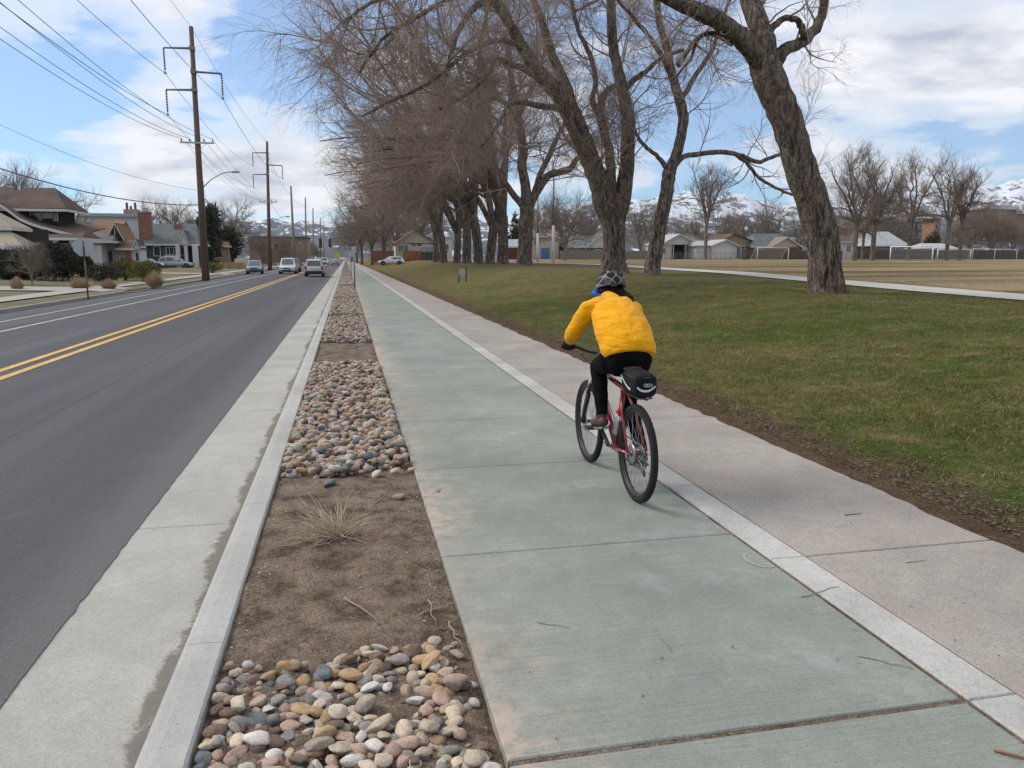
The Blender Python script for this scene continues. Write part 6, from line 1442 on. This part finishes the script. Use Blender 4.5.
h.gable_front('roof', 722, 750, 240.5, 733, 234.2, 0, 9, M['brickt'], M['rbrown'], .6, False, ybase=259); h.window(741, 246, 745, 251, 0, 0)
h = House('house', 'wide grey hipped-roof house behind the far goal', 170, 770, 259)
h.box('wall', 753, 246, 800, 259, 0, 9, M['brickt']); h.gable_side('roof', 750, 803, 246.5, 233, 0, 9, M['rgrey'], 14, 14); h.gable_front('front_gable', 766, 796, 247, 782, 237.5, -2, 3, M['cream'], M['rtan'], .5); h.window(757, 249, 763, 255, 0, 1)
h = House('house', 'long low roof house with small ridge chimney, between slim tree and far goal', 185, 700, 257)
h.box('wall', 690, 240, 722, 257, 0, 8, M['brickt']); h.gable_side('roof', 687, 724, 240.5, 232.5, 0, 8, M['rtan'], 5, 5); c_ = h.box('chimney', 702, 230, 705, 236, 3.5, 4.5, M['brick']); h.window(696, 243, 701, 248, 0, 1)
h = House('house', 'white-walled house seen just right of the leaning elm trunk', 160, 846, 259)
h.box('wall', 838, 241, 854, 259, 0, 8, M['wflat']); h.gable_side('roof', 836, 857, 241.5, 234.5, 0, 8, M['rbrown'], 3, 3); h.window(846, 245, 851, 252, 0, 1)
h = House('house', 'pale snowy-grey roofed house behind the goals', 165, 890, 259)
h.box('wall', 874, 245, 906, 260, 0, 8, M['rtan']); h.gable_side('roof', 871, 909, 245.5, 231, 0, 9, M['rpale'], 8, 8); h.window(880, 248, 886, 255, 0, 1); h.window(895, 248, 900, 255, 0, 1)
h = House('house', 'low pale-roofed house just behind the second goal', 156, 942, 259)
h.box('wall', 929, 247.5, 955, 260, 0, 7, M['wflat']); h.gable_side('roof', 927, 957, 248, 243, 0, 7, M['rpale'], 4, 4); h.window(934, 250, 939, 256, 0, 1)
h = House('apartment_block', 'dark grey flat-roofed apartment block behind the forked trees', 215, 906, 252, cat='building')
h.box('wall', 879, 221, 934, 252, 0, 16, M['rdark']); h.box('roof', 878, 219.5, 935, 221.2, -.4, 16.4, M['rpale'])
for i in range(7):
    for j in range(2): h.window(882 + i*7.2, 224 + j*9, 886 + i*7.2, 229 + j*9, 0, 0)
h = House('brick_building', 'orange-red brick end of a building, right of the dark apartment block', 205, 938, 252, cat='building')
h.box('wall', 932, 219, 941, 252, 0, 5, M['bricko']); h.box('roof', 931.5, 217.8, 941.6, 219.1, -.3, 5.3, M['rtan']); h.window(935, 224, 938, 229, 0, 0); h.box('tower', 870, 219, 879, 240, 3, 12, M['brickt'])
h = House('hillside_building', 'long cream and brick building on the skyline at the far right', 330, 1010, 232, cat='building')
h.box('wall', 985, 209, 1060, 240, 0, 20, M['brickt']); h.box('roof', 984, 206.5, 1061, 209, -1, 20.5, M['trim']); h.box('tower', 1016, 205, 1034, 214, -3, -.01, M['wflat'])
for i in range(8): h.window(988 + i*8, 210.5, 993 + i*8, 214, -.01 if i not in (3, 4, 5) else -3.02, 1, fw=.2)
# --- fences
def fence(name, x0, x1, Y, y_top, y_bot, n, mat, label, rails=2, boards=True, zoff=0):
    a = atY(x0, y_bot, Y); c = atY(x1, y_bot, Y); ht_ = atY(x0, y_top, Y)[2] - a[2]; root = empty(name, (a[0], Y, a[2]), 0, label, 'fence'); W_ = c[0]-a[0]
    b = MB(); 
    if boards:
        k = int(W_/.15)
        for i in range(k): b.box((i*.15, 0, 0), (i*.15+.142, .02, ht_*random.uniform(.97, 1.01)))
        b.build('boards', mat, root)
    else:
        g_ = .28; k = int(W_/g_)
        for i in range(k+4): x_ = i*g_; b.tube([(x_, 0, 0), (min(W_, x_+ht_*.6), 0, min(ht_, (W_-x_)/.6 if x_ < W_ else 0))] if x_ < W_ else [(W_,0,0),(W_,0,.01)], .008, 3, cap=False); b.tube([(min(x_, W_), 0, 0), (max(0, min(x_, W_)-ht_*.6), 0, ht_)], .008, 3, cap=False)
        b.build('mesh', mat, root)
    for i in range(n+1): b = MB(); x_ = W_*i/n; b.tube([(x_, .06 if boards else 0, -.4), (x_, .06 if boards else 0, ht_+.05)], .05 if boards else .03, 6); b.build('post', mat if boards else M['steeld'], root)
    b = MB()
    for r_ in range(rails): z_ = ht_*(.2+.75*r_/max(1, rails-1)); b.box((0, .022 if boards else -.02, z_-.04 if boards else z_-.015), (W_, .05 if boards else .02, z_+.04 if boards else z_+.015))
    b.build('rail', mat if boards else M['steeld'], root); return root
wood = lambda n, c: pm(n, c, .85, tuple(k*.7 for k in c), 2.5, .4, 20., .01, sc=(1, 1, .3), spec=.2)
fence('wooden_fence', 372, 394, 143, 250.5, 263, 8, wood('red_cedar', (.22,.09,.05)), 'reddish brown board fence behind the parked white car'); fence('wooden_fence', 403, 423, 142, 250.8, 262.5, 7, wood('orange_cedar', (.30,.13,.065)), 'orange brown board fence right of the parked white car')
fence('picket_fence', 206, 246, 128, 262.5, 270.5, 10, wood('yellow_pine', (.42,.30,.16)), 'pale yellow picket fence behind the first utility pole'); fence('wooden_fence', 500, 530, 158, 250, 262, 8, wood('dark_red_wood', (.14,.05,.035)), 'dark red board fence between the elm trunks')
fence('wooden_fence', 560, 660, 156, 250.5, 261, 20, wood('grey_weathered_wood', (.24,.21,.18)), 'weathered grey board fence behind the great elm'); fence('wooden_fence', 742, 842, 155, 250.5, 260, 20, wood('grey_brown_wood', (.13,.10,.085)), 'grey brown board fence behind the far goal')
fence('wooden_fence', 853, 1090, 154, 250, 260, 40, wood('grey_wood', (.125,.105,.09)), 'long grey board fence closing the field at the right'); fence('chain_link_fence', 420, 450, 136, 252.5, 262.8, 6, M['steeld'], 'chain-link fence in front of the dark shed', boards=False)
fence('chain_link_fence', 655, 745, 152, 252, 260.2, 18, M['steeld'], 'chain-link fence before the white garage', boards=False)
fence('chain_link_fence', 38, 96, 58, 278, 289, 8, M['steeld'], 'low wire fence along the front yards by the sign post', boards=False)
# ================================================================== POLES, WIRES, SIGNS, GOALS
M['pole'] = pm('brown_pole_timber', (.10,.065,.048), .95, (.165,.11,.082), 2., .5, 18., .01, sc=(1,1,.15), spec=.2); M['polef'] = pm('grey_pole_timber', (.20,.155,.12), .9, (.27,.22,.18), 2., sc=(1,1,.15), spec=.2)
M['steelg'] = pm('weathered_steel', (.16,.15,.14), .6, (.24,.22,.20), 3., metal=.4); M['insul'] = pm('grey_insulator', (.13,.13,.14), .35, (.19,.19,.2), 8.); M['wire'] = pm('cable_black', (.05,.05,.055), .6, (.08,.08,.085), 1.)
M['galv'] = pm('galvanised_steel', (.36,.37,.38), .5, (.46,.47,.48), 5., metal=.5); M['goal'] = pm('white_goal_paint', (.82,.82,.82), .5, (.74,.74,.74), 5.)
TOPS = []
POLG = 'utility poles along the far side of the street'
def utility(X, Y, Ht, lean, label, arms=True, lamp=None, rad=.24):
    root = empty('utility_pole', (X, Y, 0), 0, label, 'utility pole', POLG)
    top = Vector((lean, 0, Ht)); ax_ = lambda z: Vector((lean*z/Ht, 0, z))
    b = MB(); b.tube([(0, 0, -.5), (lean*.3, 0, Ht*.3), tuple(top)], [rad, rad*.86, rad*.55], 12); pl_ = b.build('pole', M['pole'] if Y < 150 else M['polef'], root); pts = []
    if arms:
        for z, s_, ln in ((Ht-1.6, -1, 2.05), (Ht-3.3, 1, 2.05), (Ht-4.65, -1, 2.05)):
            c = ax_(z); b = MB(); b.tube([c + Vector((0, -.1, 0)), c + Vector((s_*ln, -.1, -.05))], [.09, .07], 8); b.box(tuple(c + Vector((-.2, -.28, -.15))), tuple(c + Vector((.2, .1, .15)))); a_ = b.build('crossarm', M['steelg'], root)
            b = MB(); p = c + Vector((s_*ln, -.1, 0)); prof = [(.03, 0)]
            for k in range(8): prof += [(.05, -.1 - k*.2), (.12, -.16 - k*.2), (.05, -.22 - k*.2)]
            prof.append((.03, -1.85)); b.lathe([(r_*.85, z_) for r_, z_ in prof], tuple(p), 10); b.lathe([(.1, -1.95), (.1, -1.85)], tuple(p), 8); b.build('insulator', M['insul'], a_); pts.append(Vector((X, Y, 0)) + p + Vector((0, 0, -1.9)))
    z = Ht - 8.6; c = ax_(z); b = MB(); b.box(tuple(c + Vector((-1.25, -.30, -.06))), tuple(c + Vector((1.25, -.17, .06)))); b.tube([c + Vector((-.8, -.3, 0)), c + Vector((0, -.2, -.6))], .02, 5); b.tube([c + Vector((.8, -.3, 0)), c + Vector((0, -.2, -.6))], .02, 5); a_ = b.build('distribution_arm', M['galv'], root)
    for x_ in (-1.15, -.55, .5, 1.15):
        b = MB(); b.lathe([(.02, .06), (.06, .12), (.035, .16), (.07, .22), (.03, .30)], tuple(c + Vector((x_, -.24, 0))), 8); b.build('pin_insulator', M['insul'], a_); pts.append(Vector((X, Y, 0)) + c + Vector((x_, -.24, .30)))
    if lamp:
        z = lamp; c = ax_(z); b = MB(); b.tube([c + Vector((.1, 0, 0)), c + Vector((.9, -.1, .75)), c + Vector((1.7, -.2, 1.2)), c + Vector((2.4, -.2, 1.35))], .045, 8); l_ = b.build('lamp_arm', M['galv'], root)
        b = MB(); e = c + Vector((2.7, -.2, 1.34)); b.ball(e, (.42, .17, .10), 12, 6); b.build('lamp_head', M['galv'], l_)
    b = MB(); b.tube([tuple(ax_(.0) + Vector((rad, 0, 0))), tuple(ax_(Ht*.4) + Vector((rad*.8, 0, 0)))], .03, 5); b.build('conduit', M['steelg'], pl_)
    TOPS.append((pts, Vector((X, Y, 0)), Ht, lean)); return root
def survey_pole(pxb, Y, pxt, pyt, label, **kw):
    X = atY(pxb, 262, Y)[0]; t = atY(pxt, pyt, Y); return utility(X, Y, t[2], max(-1.2, min(.6, t[0] - X)), label, **kw)
survey_pole(204.5, 66.3, 191, 26.6, 'nearest tall brown utility pole with three insulator arms and a street lamp arm', lamp=7.1, rad=.29)
survey_pole(269.5, 121, 267, 141.5, 'second utility pole, brown with three insulator arms, behind the parked hatchback', lamp=6.4, rad=.3)
survey_pole(294.5, 180, 290.8, 186, 'third utility pole, tilting left, without long arms', arms=False, rad=.34); survey_pole(306.3, 234, 305.3, 197.5, 'fourth pole along the street, thin and pale brown', arms=False, rad=.32)
survey_pole(313.4, 283, 313, 208, 'fifth pole along the street, before the traffic lights', arms=False, rad=.34); survey_pole(320.8, 366, 320.4, 218, 'distant sixth pole near the vanishing point', arms=False, rad=.38); survey_pole(324, 430, 323.5, 225, 'farthest pole visible down the street', arms=False, rad=.38)
def wire(p, q, sag, r_, label, cat='cable', group=None, n=18):
    P = []
    for i in range(n+1): t = i/n; P.append(tuple(Vector(p).lerp(Vector(q), t) - Vector((0, 0, sag*4*t*(1-t)))))
    b = MB(); b.tube(P, r_, 4, cap=False); o = b.build('overhead_wire', M['wire'], None, fix=False); return tag(o, label, cat, group)
names = ['uppermost left conductor', 'right-hand conductor', 'lower left conductor', 'outer thin line on the short crossarm', 'second thin line on the short crossarm', 'third thin line on the short crossarm', 'inner thin line on the short crossarm']
WG = 'power lines strung between the poles'
P1, P2 = TOPS[0][0], TOPS[1][0]
for i, (a, c) in enumerate(zip(P1, P2)):
    back = a + Vector((0, -58, .3)); wire(back, a, 1.1 if i < 3 else 1.4, .022 if i < 3 else .016, names[i] + ' running overhead to the nearest pole', 'power line', WG); wire(a, c, 1.1, .02 if i < 3 else .015, names[i] + ' between the nearest and the second pole', 'power line', WG)
tops = [(Vector((o_[1].x + o_[3], o_[1].y, o_[2]))) for o_ in TOPS]
wire(tops[0] + Vector((.0, -58, .5)), tops[0], .8, .015, 'thin ground wire running overhead to the top of the nearest pole', 'power line', WG); wire(tops[0], tops[1], .8, .015, 'thin ground wire between the tops of the first two poles', 'power line', WG)
for k, (i, j) in enumerate(((1, 2), (2, 3), (3, 4))):
    for z_ in (-2, -8.5): wire(tops[i] + Vector((0, 0, z_)), tops[j] + Vector((0, 0, z_)), .8, .02, f"distant {'upper' if z_ == -2 else 'lower'} line between the {('second and third','third and fourth','fourth and fifth')[k]} poles", 'power line', WG)
c1 = atY(200, 205, 66.3); e1 = atY(-60, 148, 44); wire(e1, c1, .75, .032, 'thick black telephone cable sagging from the left edge to the nearest pole', 'cable')
c2 = atY(196, 190, 66.3); e2 = atY(-40, 105, 50); wire(e2, c2, .7, .012, 'thin service wire crossing above the brown roof to the nearest pole', 'cable')
wire((TOPS[0][1] + Vector((0, 0, 6.6))), TOPS[1][1] + Vector((0, 0, 6.6)), 1.2, .04, 'thick telephone cable between the first two poles', 'cable')
# sign seen from behind
p = at(88, 296.5, .02); root = empty('stop_sign', (p[0], p[1], .0), 0, 'grey back of an octagonal sign on a rusty post at the verge', 'road sign')
b = MB(); b.tube([(0, 0, -.2), (0, 0, 2.2)], .035, 6); b.build('post', pm('rusty_post', (.13,.07,.05), .8, (.19,.11,.08), 4.), root)
s_ = (p[1])/F; hz_ = H + (258-252)*0
zc_ = atY(86, 247, p[1])[2]; rr_ = .43; b = MB(); n = 8; pts = [(rr_*math.cos(R(22.5+45*k)), zc_ + rr_*math.sin(R(22.5+45*k))) for k in range(8)]
b.prism(pts, 'y', .04, .055); o_ = b.build('sign_plate', M['galv'], root); root.rotation_euler = (0, 0, R(24))
b = MB(); b.tube([(0, 0, zc_-.6), (0, 0, zc_+.25)], .035, 6); b.build('bracket', M['steelg'], root)
# signs beside the cycle path, far ahead
def post_sign(px, Y, yt, yb, label, col, w_=.5, h_=.6, X=None):
    q = atY(px, yt, Y); root = empty('path_sign', (q[0], Y, -.03), 0, label, 'road sign'); b = MB(); b.tube([(0, 0, -.2), (0, 0, q[2]+.03)], .04, 6); b.build('post', M['steelg'], root)
    if w_: b = MB(); b.box((-w_/2, -.05, q[2]-h_), (w_/2, -.042, q[2]+.02)); b.build('sign_plate', pm('sign_face', col, .5, tuple(c*.85 for c in col), 4.), root)
    return root
post_sign(353.6, 45, 246, 275, 'brown post with pinkish white plate at the edge of the cycle path', (.50,.42,.44), .28, .34); post_sign(350.4, 75, 251, 268, 'thin pole with small pale plate standing in the rock strip', (.5,.48,.5), .4, .5)
post_sign(337, 190, 251.5, 262, 'distant bright yellow-green warning sign', (.65,.60,.03), 1.1, 1.3); post_sign(304.5, 125, 262, 272, 'short pale marker at the far kerb', (.5,.5,.5), .3, .4)
# small notice on the lawn
q = atY(462.5, 275.5, 47); zg = GH(q[0], 47); root = empty('notice_board', (q[0], 47, zg), 0, 'small grey notice board on two dark posts standing on the lawn', 'sign')
for x_ in (-.22, .22): b = MB(); b.box((x_-.035, -.035, -.3), (x_+.035, .035, .78 if x_ < 0 else .95)); b.build('post', M['void'], root)
b = MB(); b.box((-.24, -.06, .42), (.18, -.04, .82)); b.build('board', M['galv'], root)
# traffic lights far ahead
for (px, Y, lab) in ((320.5, 285, 'left hanging traffic light over the distant crossing'), (330, 285, 'right hanging traffic light over the distant crossing')):
    q = atY(px, 243, Y); root = empty('traffic_light', q, 0, lab, 'traffic light', 'traffic lights over the crossing'); b = MB(); b.box((-.5, -.3, -1.6), (.5, .3, 1.6)); b.build('housing', M['arch'], root)
    b = MB()
    for z_ in (-1, 0, 1): b.lathe([(.05, -.36), (.34, -.36), (.36, -.3)], (0, 0, z_), 10, 'y')
    b.build('lens', M['void'], root); b = MB(); b.tube([(0, 0, 1.6), (0, 0, 2.6)], .08, 5); b.build('hanger', M['arch'], root)
a = atY(306, 241, 285); c = atY(338, 239, 285); wire((a[0], 285, a[2]+2.), (c[0], 285, c[2]+1.6), .3, .06, 'span wire carrying the two distant traffic lights', 'cable')
q = atY(306, 262, 286); root = empty('signal_pole', (q[0], 286, 0), 0, 'dark signal pole at the distant crossing with a box on it', 'pole'); b = MB(); b.tube([(0,0,-.2),(0,0,9)], .2, 8); b.build('shaft', M['steelg'], root); b = MB(); b.box((-.5,-.5,5),( .5,-.2,7.6)); b.build('signal_box', M['arch'], root)
# lamp poles on the lawn edge
def lamp_pole(px, Y, yt, label, two=True):
    q = atY(px, yt, Y); zg = GY(Y)-.05; Ht = q[2]-zg; root = empty('light_pole', (q[0], Y, zg), 0, label, 'light pole'); b = MB(); b.tube([(0,0,-.3),(0,0,Ht*.42)], [.19,.17], 10); b.build('lower_shaft', pm('pale_pole_paint', (.45,.44,.42), .6, (.55,.54,.52), 3.), root)
    b = MB(); b.tube([(0,0,Ht*.42),(0,0,Ht)], [.15,.09], 10); b.build('upper_shaft', M['steelg'], root); b = MB(); b.box((-.4,-.12,Ht-.1),(.4,.12,Ht+.02)); b.build('lamp_head', M['galv'], root)
lamp_pole(553.8, 95, 173, 'tall slender light pole with pale foot beside the footpath'); lamp_pole(538, 112, 193, 'second light pole with white foot, left of the taller one')
lamp_pole(661, 160, 240, 'short pale pole near the white-roofed house')
# goals
def goal(name, A, Bp, ht_, depth, side, label, net=True):
    """A, Bp: feet of the two posts in world metres"""
    A = Vector(A); Bp = Vector(Bp); root = empty(name, tuple(A), 0, label, 'goal', 'white football goals on the field'); v_ = Bp - A; w_ = Vector((-v_.y, v_.x, 0)).normalized()*depth*side; up_ = Vector((0, 0, ht_))
    o0 = Vector((0,0,0))
    for q in (o0, v_): b = MB(); b.tube([q, q + up_], .085, 8); b.build('post', M['goal'], root)
    b = MB(); b.tube([up_, v_ + up_], .085, 8); b.build('crossbar', M['goal'], root)
    for q in (o0, v_): b = MB(); b.tube([q + up_, q + up_*.98 + w_*.25, q + w_], .035, 6); b.tube([q, q + w_], .03, 6); b.build('stay', M['goal'], root)
    b = MB(); b.tube([w_, v_ + w_], .03, 6); b.build('ground_bar', M['goal'], root)
    if net:
        b = MB(); n = 30; T = up_ + w_*.25
        for i in range(n+1): q = v_*(i/n); b.tube([q + T, q + w_], .007, 3, cap=False)
        for j in range(9): t = j/8; q = T.lerp(w_, t); b.tube([q, v_ + q], .007, 3, cap=False)
        b.build('net', M['goal'], root)
def gp_(px, Y): x = atY(px, 262, Y)[0]; return (x, Y, GY(Y) - .02)
goal('football_goal', gp_(757, 146), gp_(788, 147.5), 2.44, 2.2, 1, 'farthest football goal standing alone left of the leaning elm trunk')
goal('football_goal', gp_(889.8, 116), gp_(932, 112), 2.44, 2.4, 1, 'nearest and largest white football goal, with net, before the forked trees'); goal('football_goal', gp_(937, 140), gp_(970, 137), 2.2, 2., 1, 'middle football goal right of the largest one, overlapping it')
a = gp_(972, 135); root = empty('backstop', a, 0, 'long low white rail frame at the right end of the field', 'sports frame')
w_ = gp_(1016, 133)[0] - a[0]; b = MB(); b.tube([(0,0,2.3),(w_,-2,2.1)], .05, 6); b.build('rail', M['goal'], root)
for t in (0, .5, 1): b = MB(); b.tube([(w_*t,-2*t,0),(w_*t,-2*t,2.3-.2*t)], .04, 6); b.build('post', M['goal'], root)

# ================================================================== MOUNTAINS
def mount(name, x0, x1, n, ridge, Yn, depth, seed, mat, base=-5):
    """a range: ridge line height interpolated from (px, py) survey at distance Yn + depth*.5, eroded by noise"""
    rows = 46; V = []; pxs = np.linspace(x0, x1, n); rx = [p[0] for p in ridge]; ry = [p[1] for p in ridge]
    for j in range(rows):
        v = j/(rows-1); Yr = Yn + depth*v
        for i, px_ in enumerate(pxs):
            X, _, zr = atY(px_, np.interp(px_, rx, ry), Yn + depth*.62); X2 = X * (1 + (v - .62)*.25)
            prof = max(0, 1 - abs(v - .62)/.62) ** 1.15 if v < .62 else max(0, 1 - (v-.62)/.38)
            q = Vector((X2/900 + seed, Yr/900, 0)); nz = mnoise.ridged_multi_fractal(q, .9, 2.1, 6, 1., 2., noise_basis='PERLIN_ORIGINAL')
            nz2 = mnoise.fractal(Vector((X2/260, Yr/260, seed)), 1., 2., 5)
            h = zr*prof*(.97 + .13*(nz - 1.)) + nz2*50*prof ** .6
            V.append((X2, Yr, base + max(0, h)))
    i = (np.arange(n-1)[None, :] + np.arange(rows-1)[:, None]*n).ravel(); Fq = np.stack([i, i+1, i+n+1, i+n], 1)
    o = fastmesh(name, V, Fq, mat, smooth=True); o['kind'] = 'structure'; return o
def mountmat():
    m, nt, b = newmat('snowy_mountain'); g = G(nt); v = g.coord('Object'); x, y, z = g.sep(v); ge = g.N('ShaderNodeNewGeometry'); nx, ny, nz = g.sep(ge.outputs['Normal'])
    n = g.noise(v, .006, 7, .68); n2 = g.noise(g.coord('Object', (1, .4, 1.)), .02, 5, .7)
    s_ = g.math('ADD', g.math('DIVIDE', z, 1150.), g.math('MULTIPLY', g.math('SUBTRACT', n, .5), 2.4)); s_ = g.math('ADD', s_, g.math('MULTIPLY', g.math('SUBTRACT', n2, .5), 1.7))
    s_ = g.math('ADD', s_, g.math('MULTIPLY', nx, .22))
    snow = g.ramp(s_, [(.30, 0.), (.44, 1.)]); rock = g.mix(n2, (.035,.045,.06), (.09,.095,.105))
    g.L(g.mix(snow, rock, (.74,.77,.82)), b.inputs['Base Color']); b.inputs['Roughness'].default_value = .9; b.inputs['Specular IOR Level'].default_value = .1
    g.L(g.bump(n2, .5, 25.), b.inputs['Normal']); return m
mm_ = mountmat()
mount('mountains', -420, 1500, 380, [(-420, 235), (150, 226), (215, 221), (255, 219), (280, 221), (330, 224), (360, 222), (395, 214), (450, 212), (500, 216), (560, 212), (600, 200), (640, 202), (680, 195), (720, 191), (760, 197), (800, 206), (850, 200), (900, 190), (930, 184), (965, 190), (995, 177), (1012, 170), (1030, 176), (1080, 172), (1200, 160), (1500, 190)], 5200, 3000, 3., mm_)
mount('foothills', -420, 1500, 300, [(-420, 246), (200, 240), (300, 242), (400, 240), (600, 236), (760, 232), (850, 224), (900, 220), (940, 222), (1000, 226), (1060, 216), (1500, 222)], 3000, 1500, 8., mm_)
# the air
if HAZE:
    b = MB(); b.box((-9500, -80, -8), (9500, 9500, 1250)); hz = b.build('haze', []) if False else None
    me = bpy.data.meshes.new('haze'); mbx = MB(); mbx.box((-9500, -80, -8), (9500, 9500, 1250)); me.from_pydata(mbx.v, [], mbx.f); hz = bpy.data.objects.new('haze', me); COL.objects.link(hz)
    m = bpy.data.materials.new('air'); m.use_nodes = True; m.node_tree.nodes.clear(); nv_ = m.node_tree.nodes.new('ShaderNodeVolumePrincipled'); ou = m.node_tree.nodes.new('ShaderNodeOutputMaterial'); m.node_tree.links.new(nv_.outputs[0], ou.inputs['Volume'])
    nv_.inputs['Color'].default_value = (.80, .88, 1., 1); nv_.inputs['Density'].default_value = HAZE_D; nv_.inputs['Anisotropy'].default_value = .2
    me.materials.append(m); tag(hz, 'pale blue haze lying between the park and the snowy mountains', 'haze', kind='stuff')
# ================================================================== LIGHT, SKY, CAMERA
SUN_EL, SUN_AZ = 42., -62.       # degrees; azimuth from +Y (ahead) towards +X; negative = left of the street
w = bpy.data.worlds.new('World'); scene.world = w; w.use_nodes = True; nt = w.node_tree; g = G(nt)
bg = nt.nodes['Background']; sky = g.N('ShaderNodeTexSky', sky_type='NISHITA'); sky.sun_disc = False
sky.sun_elevation = R(SUN_EL); sky.sun_rotation = R(SUN_AZ % 360); sky.altitude = 1300; sky.air_density = 1.; sky.dust_density = .6; sky.ozone_density = 2.5
tc = g.N('ShaderNodeTexCoord'); d = tc.outputs['Generated']; x, y, z = g.sep(d)
zc = g.math('MAXIMUM', z, 0.0); den = g.math('ADD', zc, .16)
cmb = g.N('ShaderNodeCombineXYZ'); g.L(g.math('DIVIDE', x, den), cmb.inputs[0]); g.L(g.math('DIVIDE', y, den), cmb.inputs[1]); cmb.inputs[2].default_value = CLOUD_SEED = 3.7
cv = cmb.outputs[0]
n1 = g.noise(cv, 1.15, 8, .60, .25); n2 = g.noise(cv, 3.1, 5, .6, .1)
f = g.math('ADD', n1, g.math('MULTIPLY', g.math('SUBTRACT', n2, .5), .24))
def dirblob(px, py, rad, amt):
    dv = Vector(ray(px, py)).normalized()
    vm = g.N('ShaderNodeVectorMath', operation='DISTANCE'); nrm = g.N('ShaderNodeVectorMath', operation='NORMALIZE'); g.L(d, nrm.inputs[0]); g.L(nrm.outputs[0], vm.inputs[0]); vm.inputs[1].default_value = dv
    t = g.N('ShaderNodeMapRange', interpolation_type='SMOOTHSTEP'); g.L(vm.outputs['Value'], t.inputs[0])
    t.inputs[1].default_value = 0.; t.inputs[2].default_value = rad; t.inputs[3].default_value = amt; t.inputs[4].default_value = 0.
    return t.outputs[0]
for (px, py, rad, amt) in CLOUD_BLOBS: f = g.math('ADD', f, dirblob(px, py, rad, amt))
low = g.ramp(z, [(.0, .12), (.10, .05), (.22, 0.)])       # cover thickens towards the horizon
f = g.math('ADD', f, low); f = g.math('ADD', f, g.ramp(z, [(.50, 0.), (.72, .16)]))     # unseen cloud added overhead, out of view, to make the blue skylight more neutral
cover = g.ramp(f, [(.44, 0.), (.52, .5), (.65, 1.)], 'EASE')
shade = g.ramp(g.noise(cv, 1.7, 6, .6, .2), [(.42, 0.), (.60, 1.)])
thick = g.ramp(f, [(.54, 0.), (.70, 1.)])
ccol = g.mix(g.math('MULTIPLY', shade, thick), (1.0, 1.0, 1.02), (.50, .55, .65))
skyc = g.mix(1., sky.outputs[0], (SKY_GAIN*.50, SKY_GAIN*.90, SKY_GAIN*1.15), 'MULTIPLY')
ccol = g.mix(1., ccol, (CLOUD_GAIN,)*3, 'MULTIPLY')
skyc = g.mix(.20, skyc, ccol)
res = g.mix(cover, skyc, ccol)
g.L(res, bg.inputs[0]); bg.inputs[1].default_value = .1
sun = bpy.data.lights.new('sun', 'SUN'); sun.energy = SUN_E; sun.angle = R(SUN_ANG); sun.color = (1., .92, .80)
so = bpy.data.objects.new('sun', sun); COL.objects.link(so)
sd = Vector((math.sin(R(SUN_AZ)) * math.cos(R(SUN_EL)), math.cos(R(SUN_AZ)) * math.cos(R(SUN_EL)), math.sin(R(SUN_EL))))
so.rotation_euler = sd.to_track_quat('Z', 'Y').to_euler()
cam = bpy.data.cameras.new('camera'); co = bpy.data.objects.new('camera', cam); COL.objects.link(co)
cam.sensor_width = 36; cam.lens = F * 36 / 1024.; cam.clip_end = 30000; cam.clip_start = .05
m = Matrix([[RT[0], UP[0], -FW[0], 0], [RT[1], UP[1], -FW[1], 0], [RT[2], UP[2], -FW[2], H], [0, 0, 0, 1]]); co.matrix_world = m
scene.camera = co
vs = scene.view_settings; vs.view_transform = 'Standard'; vs.look = 'None'; vs.exposure = EXPO; vs.gamma = 1; vs.use_curve_mapping = False
scene.cycles.use_denoising = True
try: scene.cycles.denoiser = 'OPENIMAGEDENOISE'; scene.cycles.denoising_input_passes = 'RGB_ALBEDO_NORMAL'; scene.cycles.denoising_prefilter = 'ACCURATE'
except Exception: pass
scene.cycles.max_bounces = 6; scene.cycles.diffuse_bounces = 3; scene.cycles.glossy_bounces = 2; scene.cycles.volume_bounces = 0; scene.cycles.transparent_max_bounces = 8
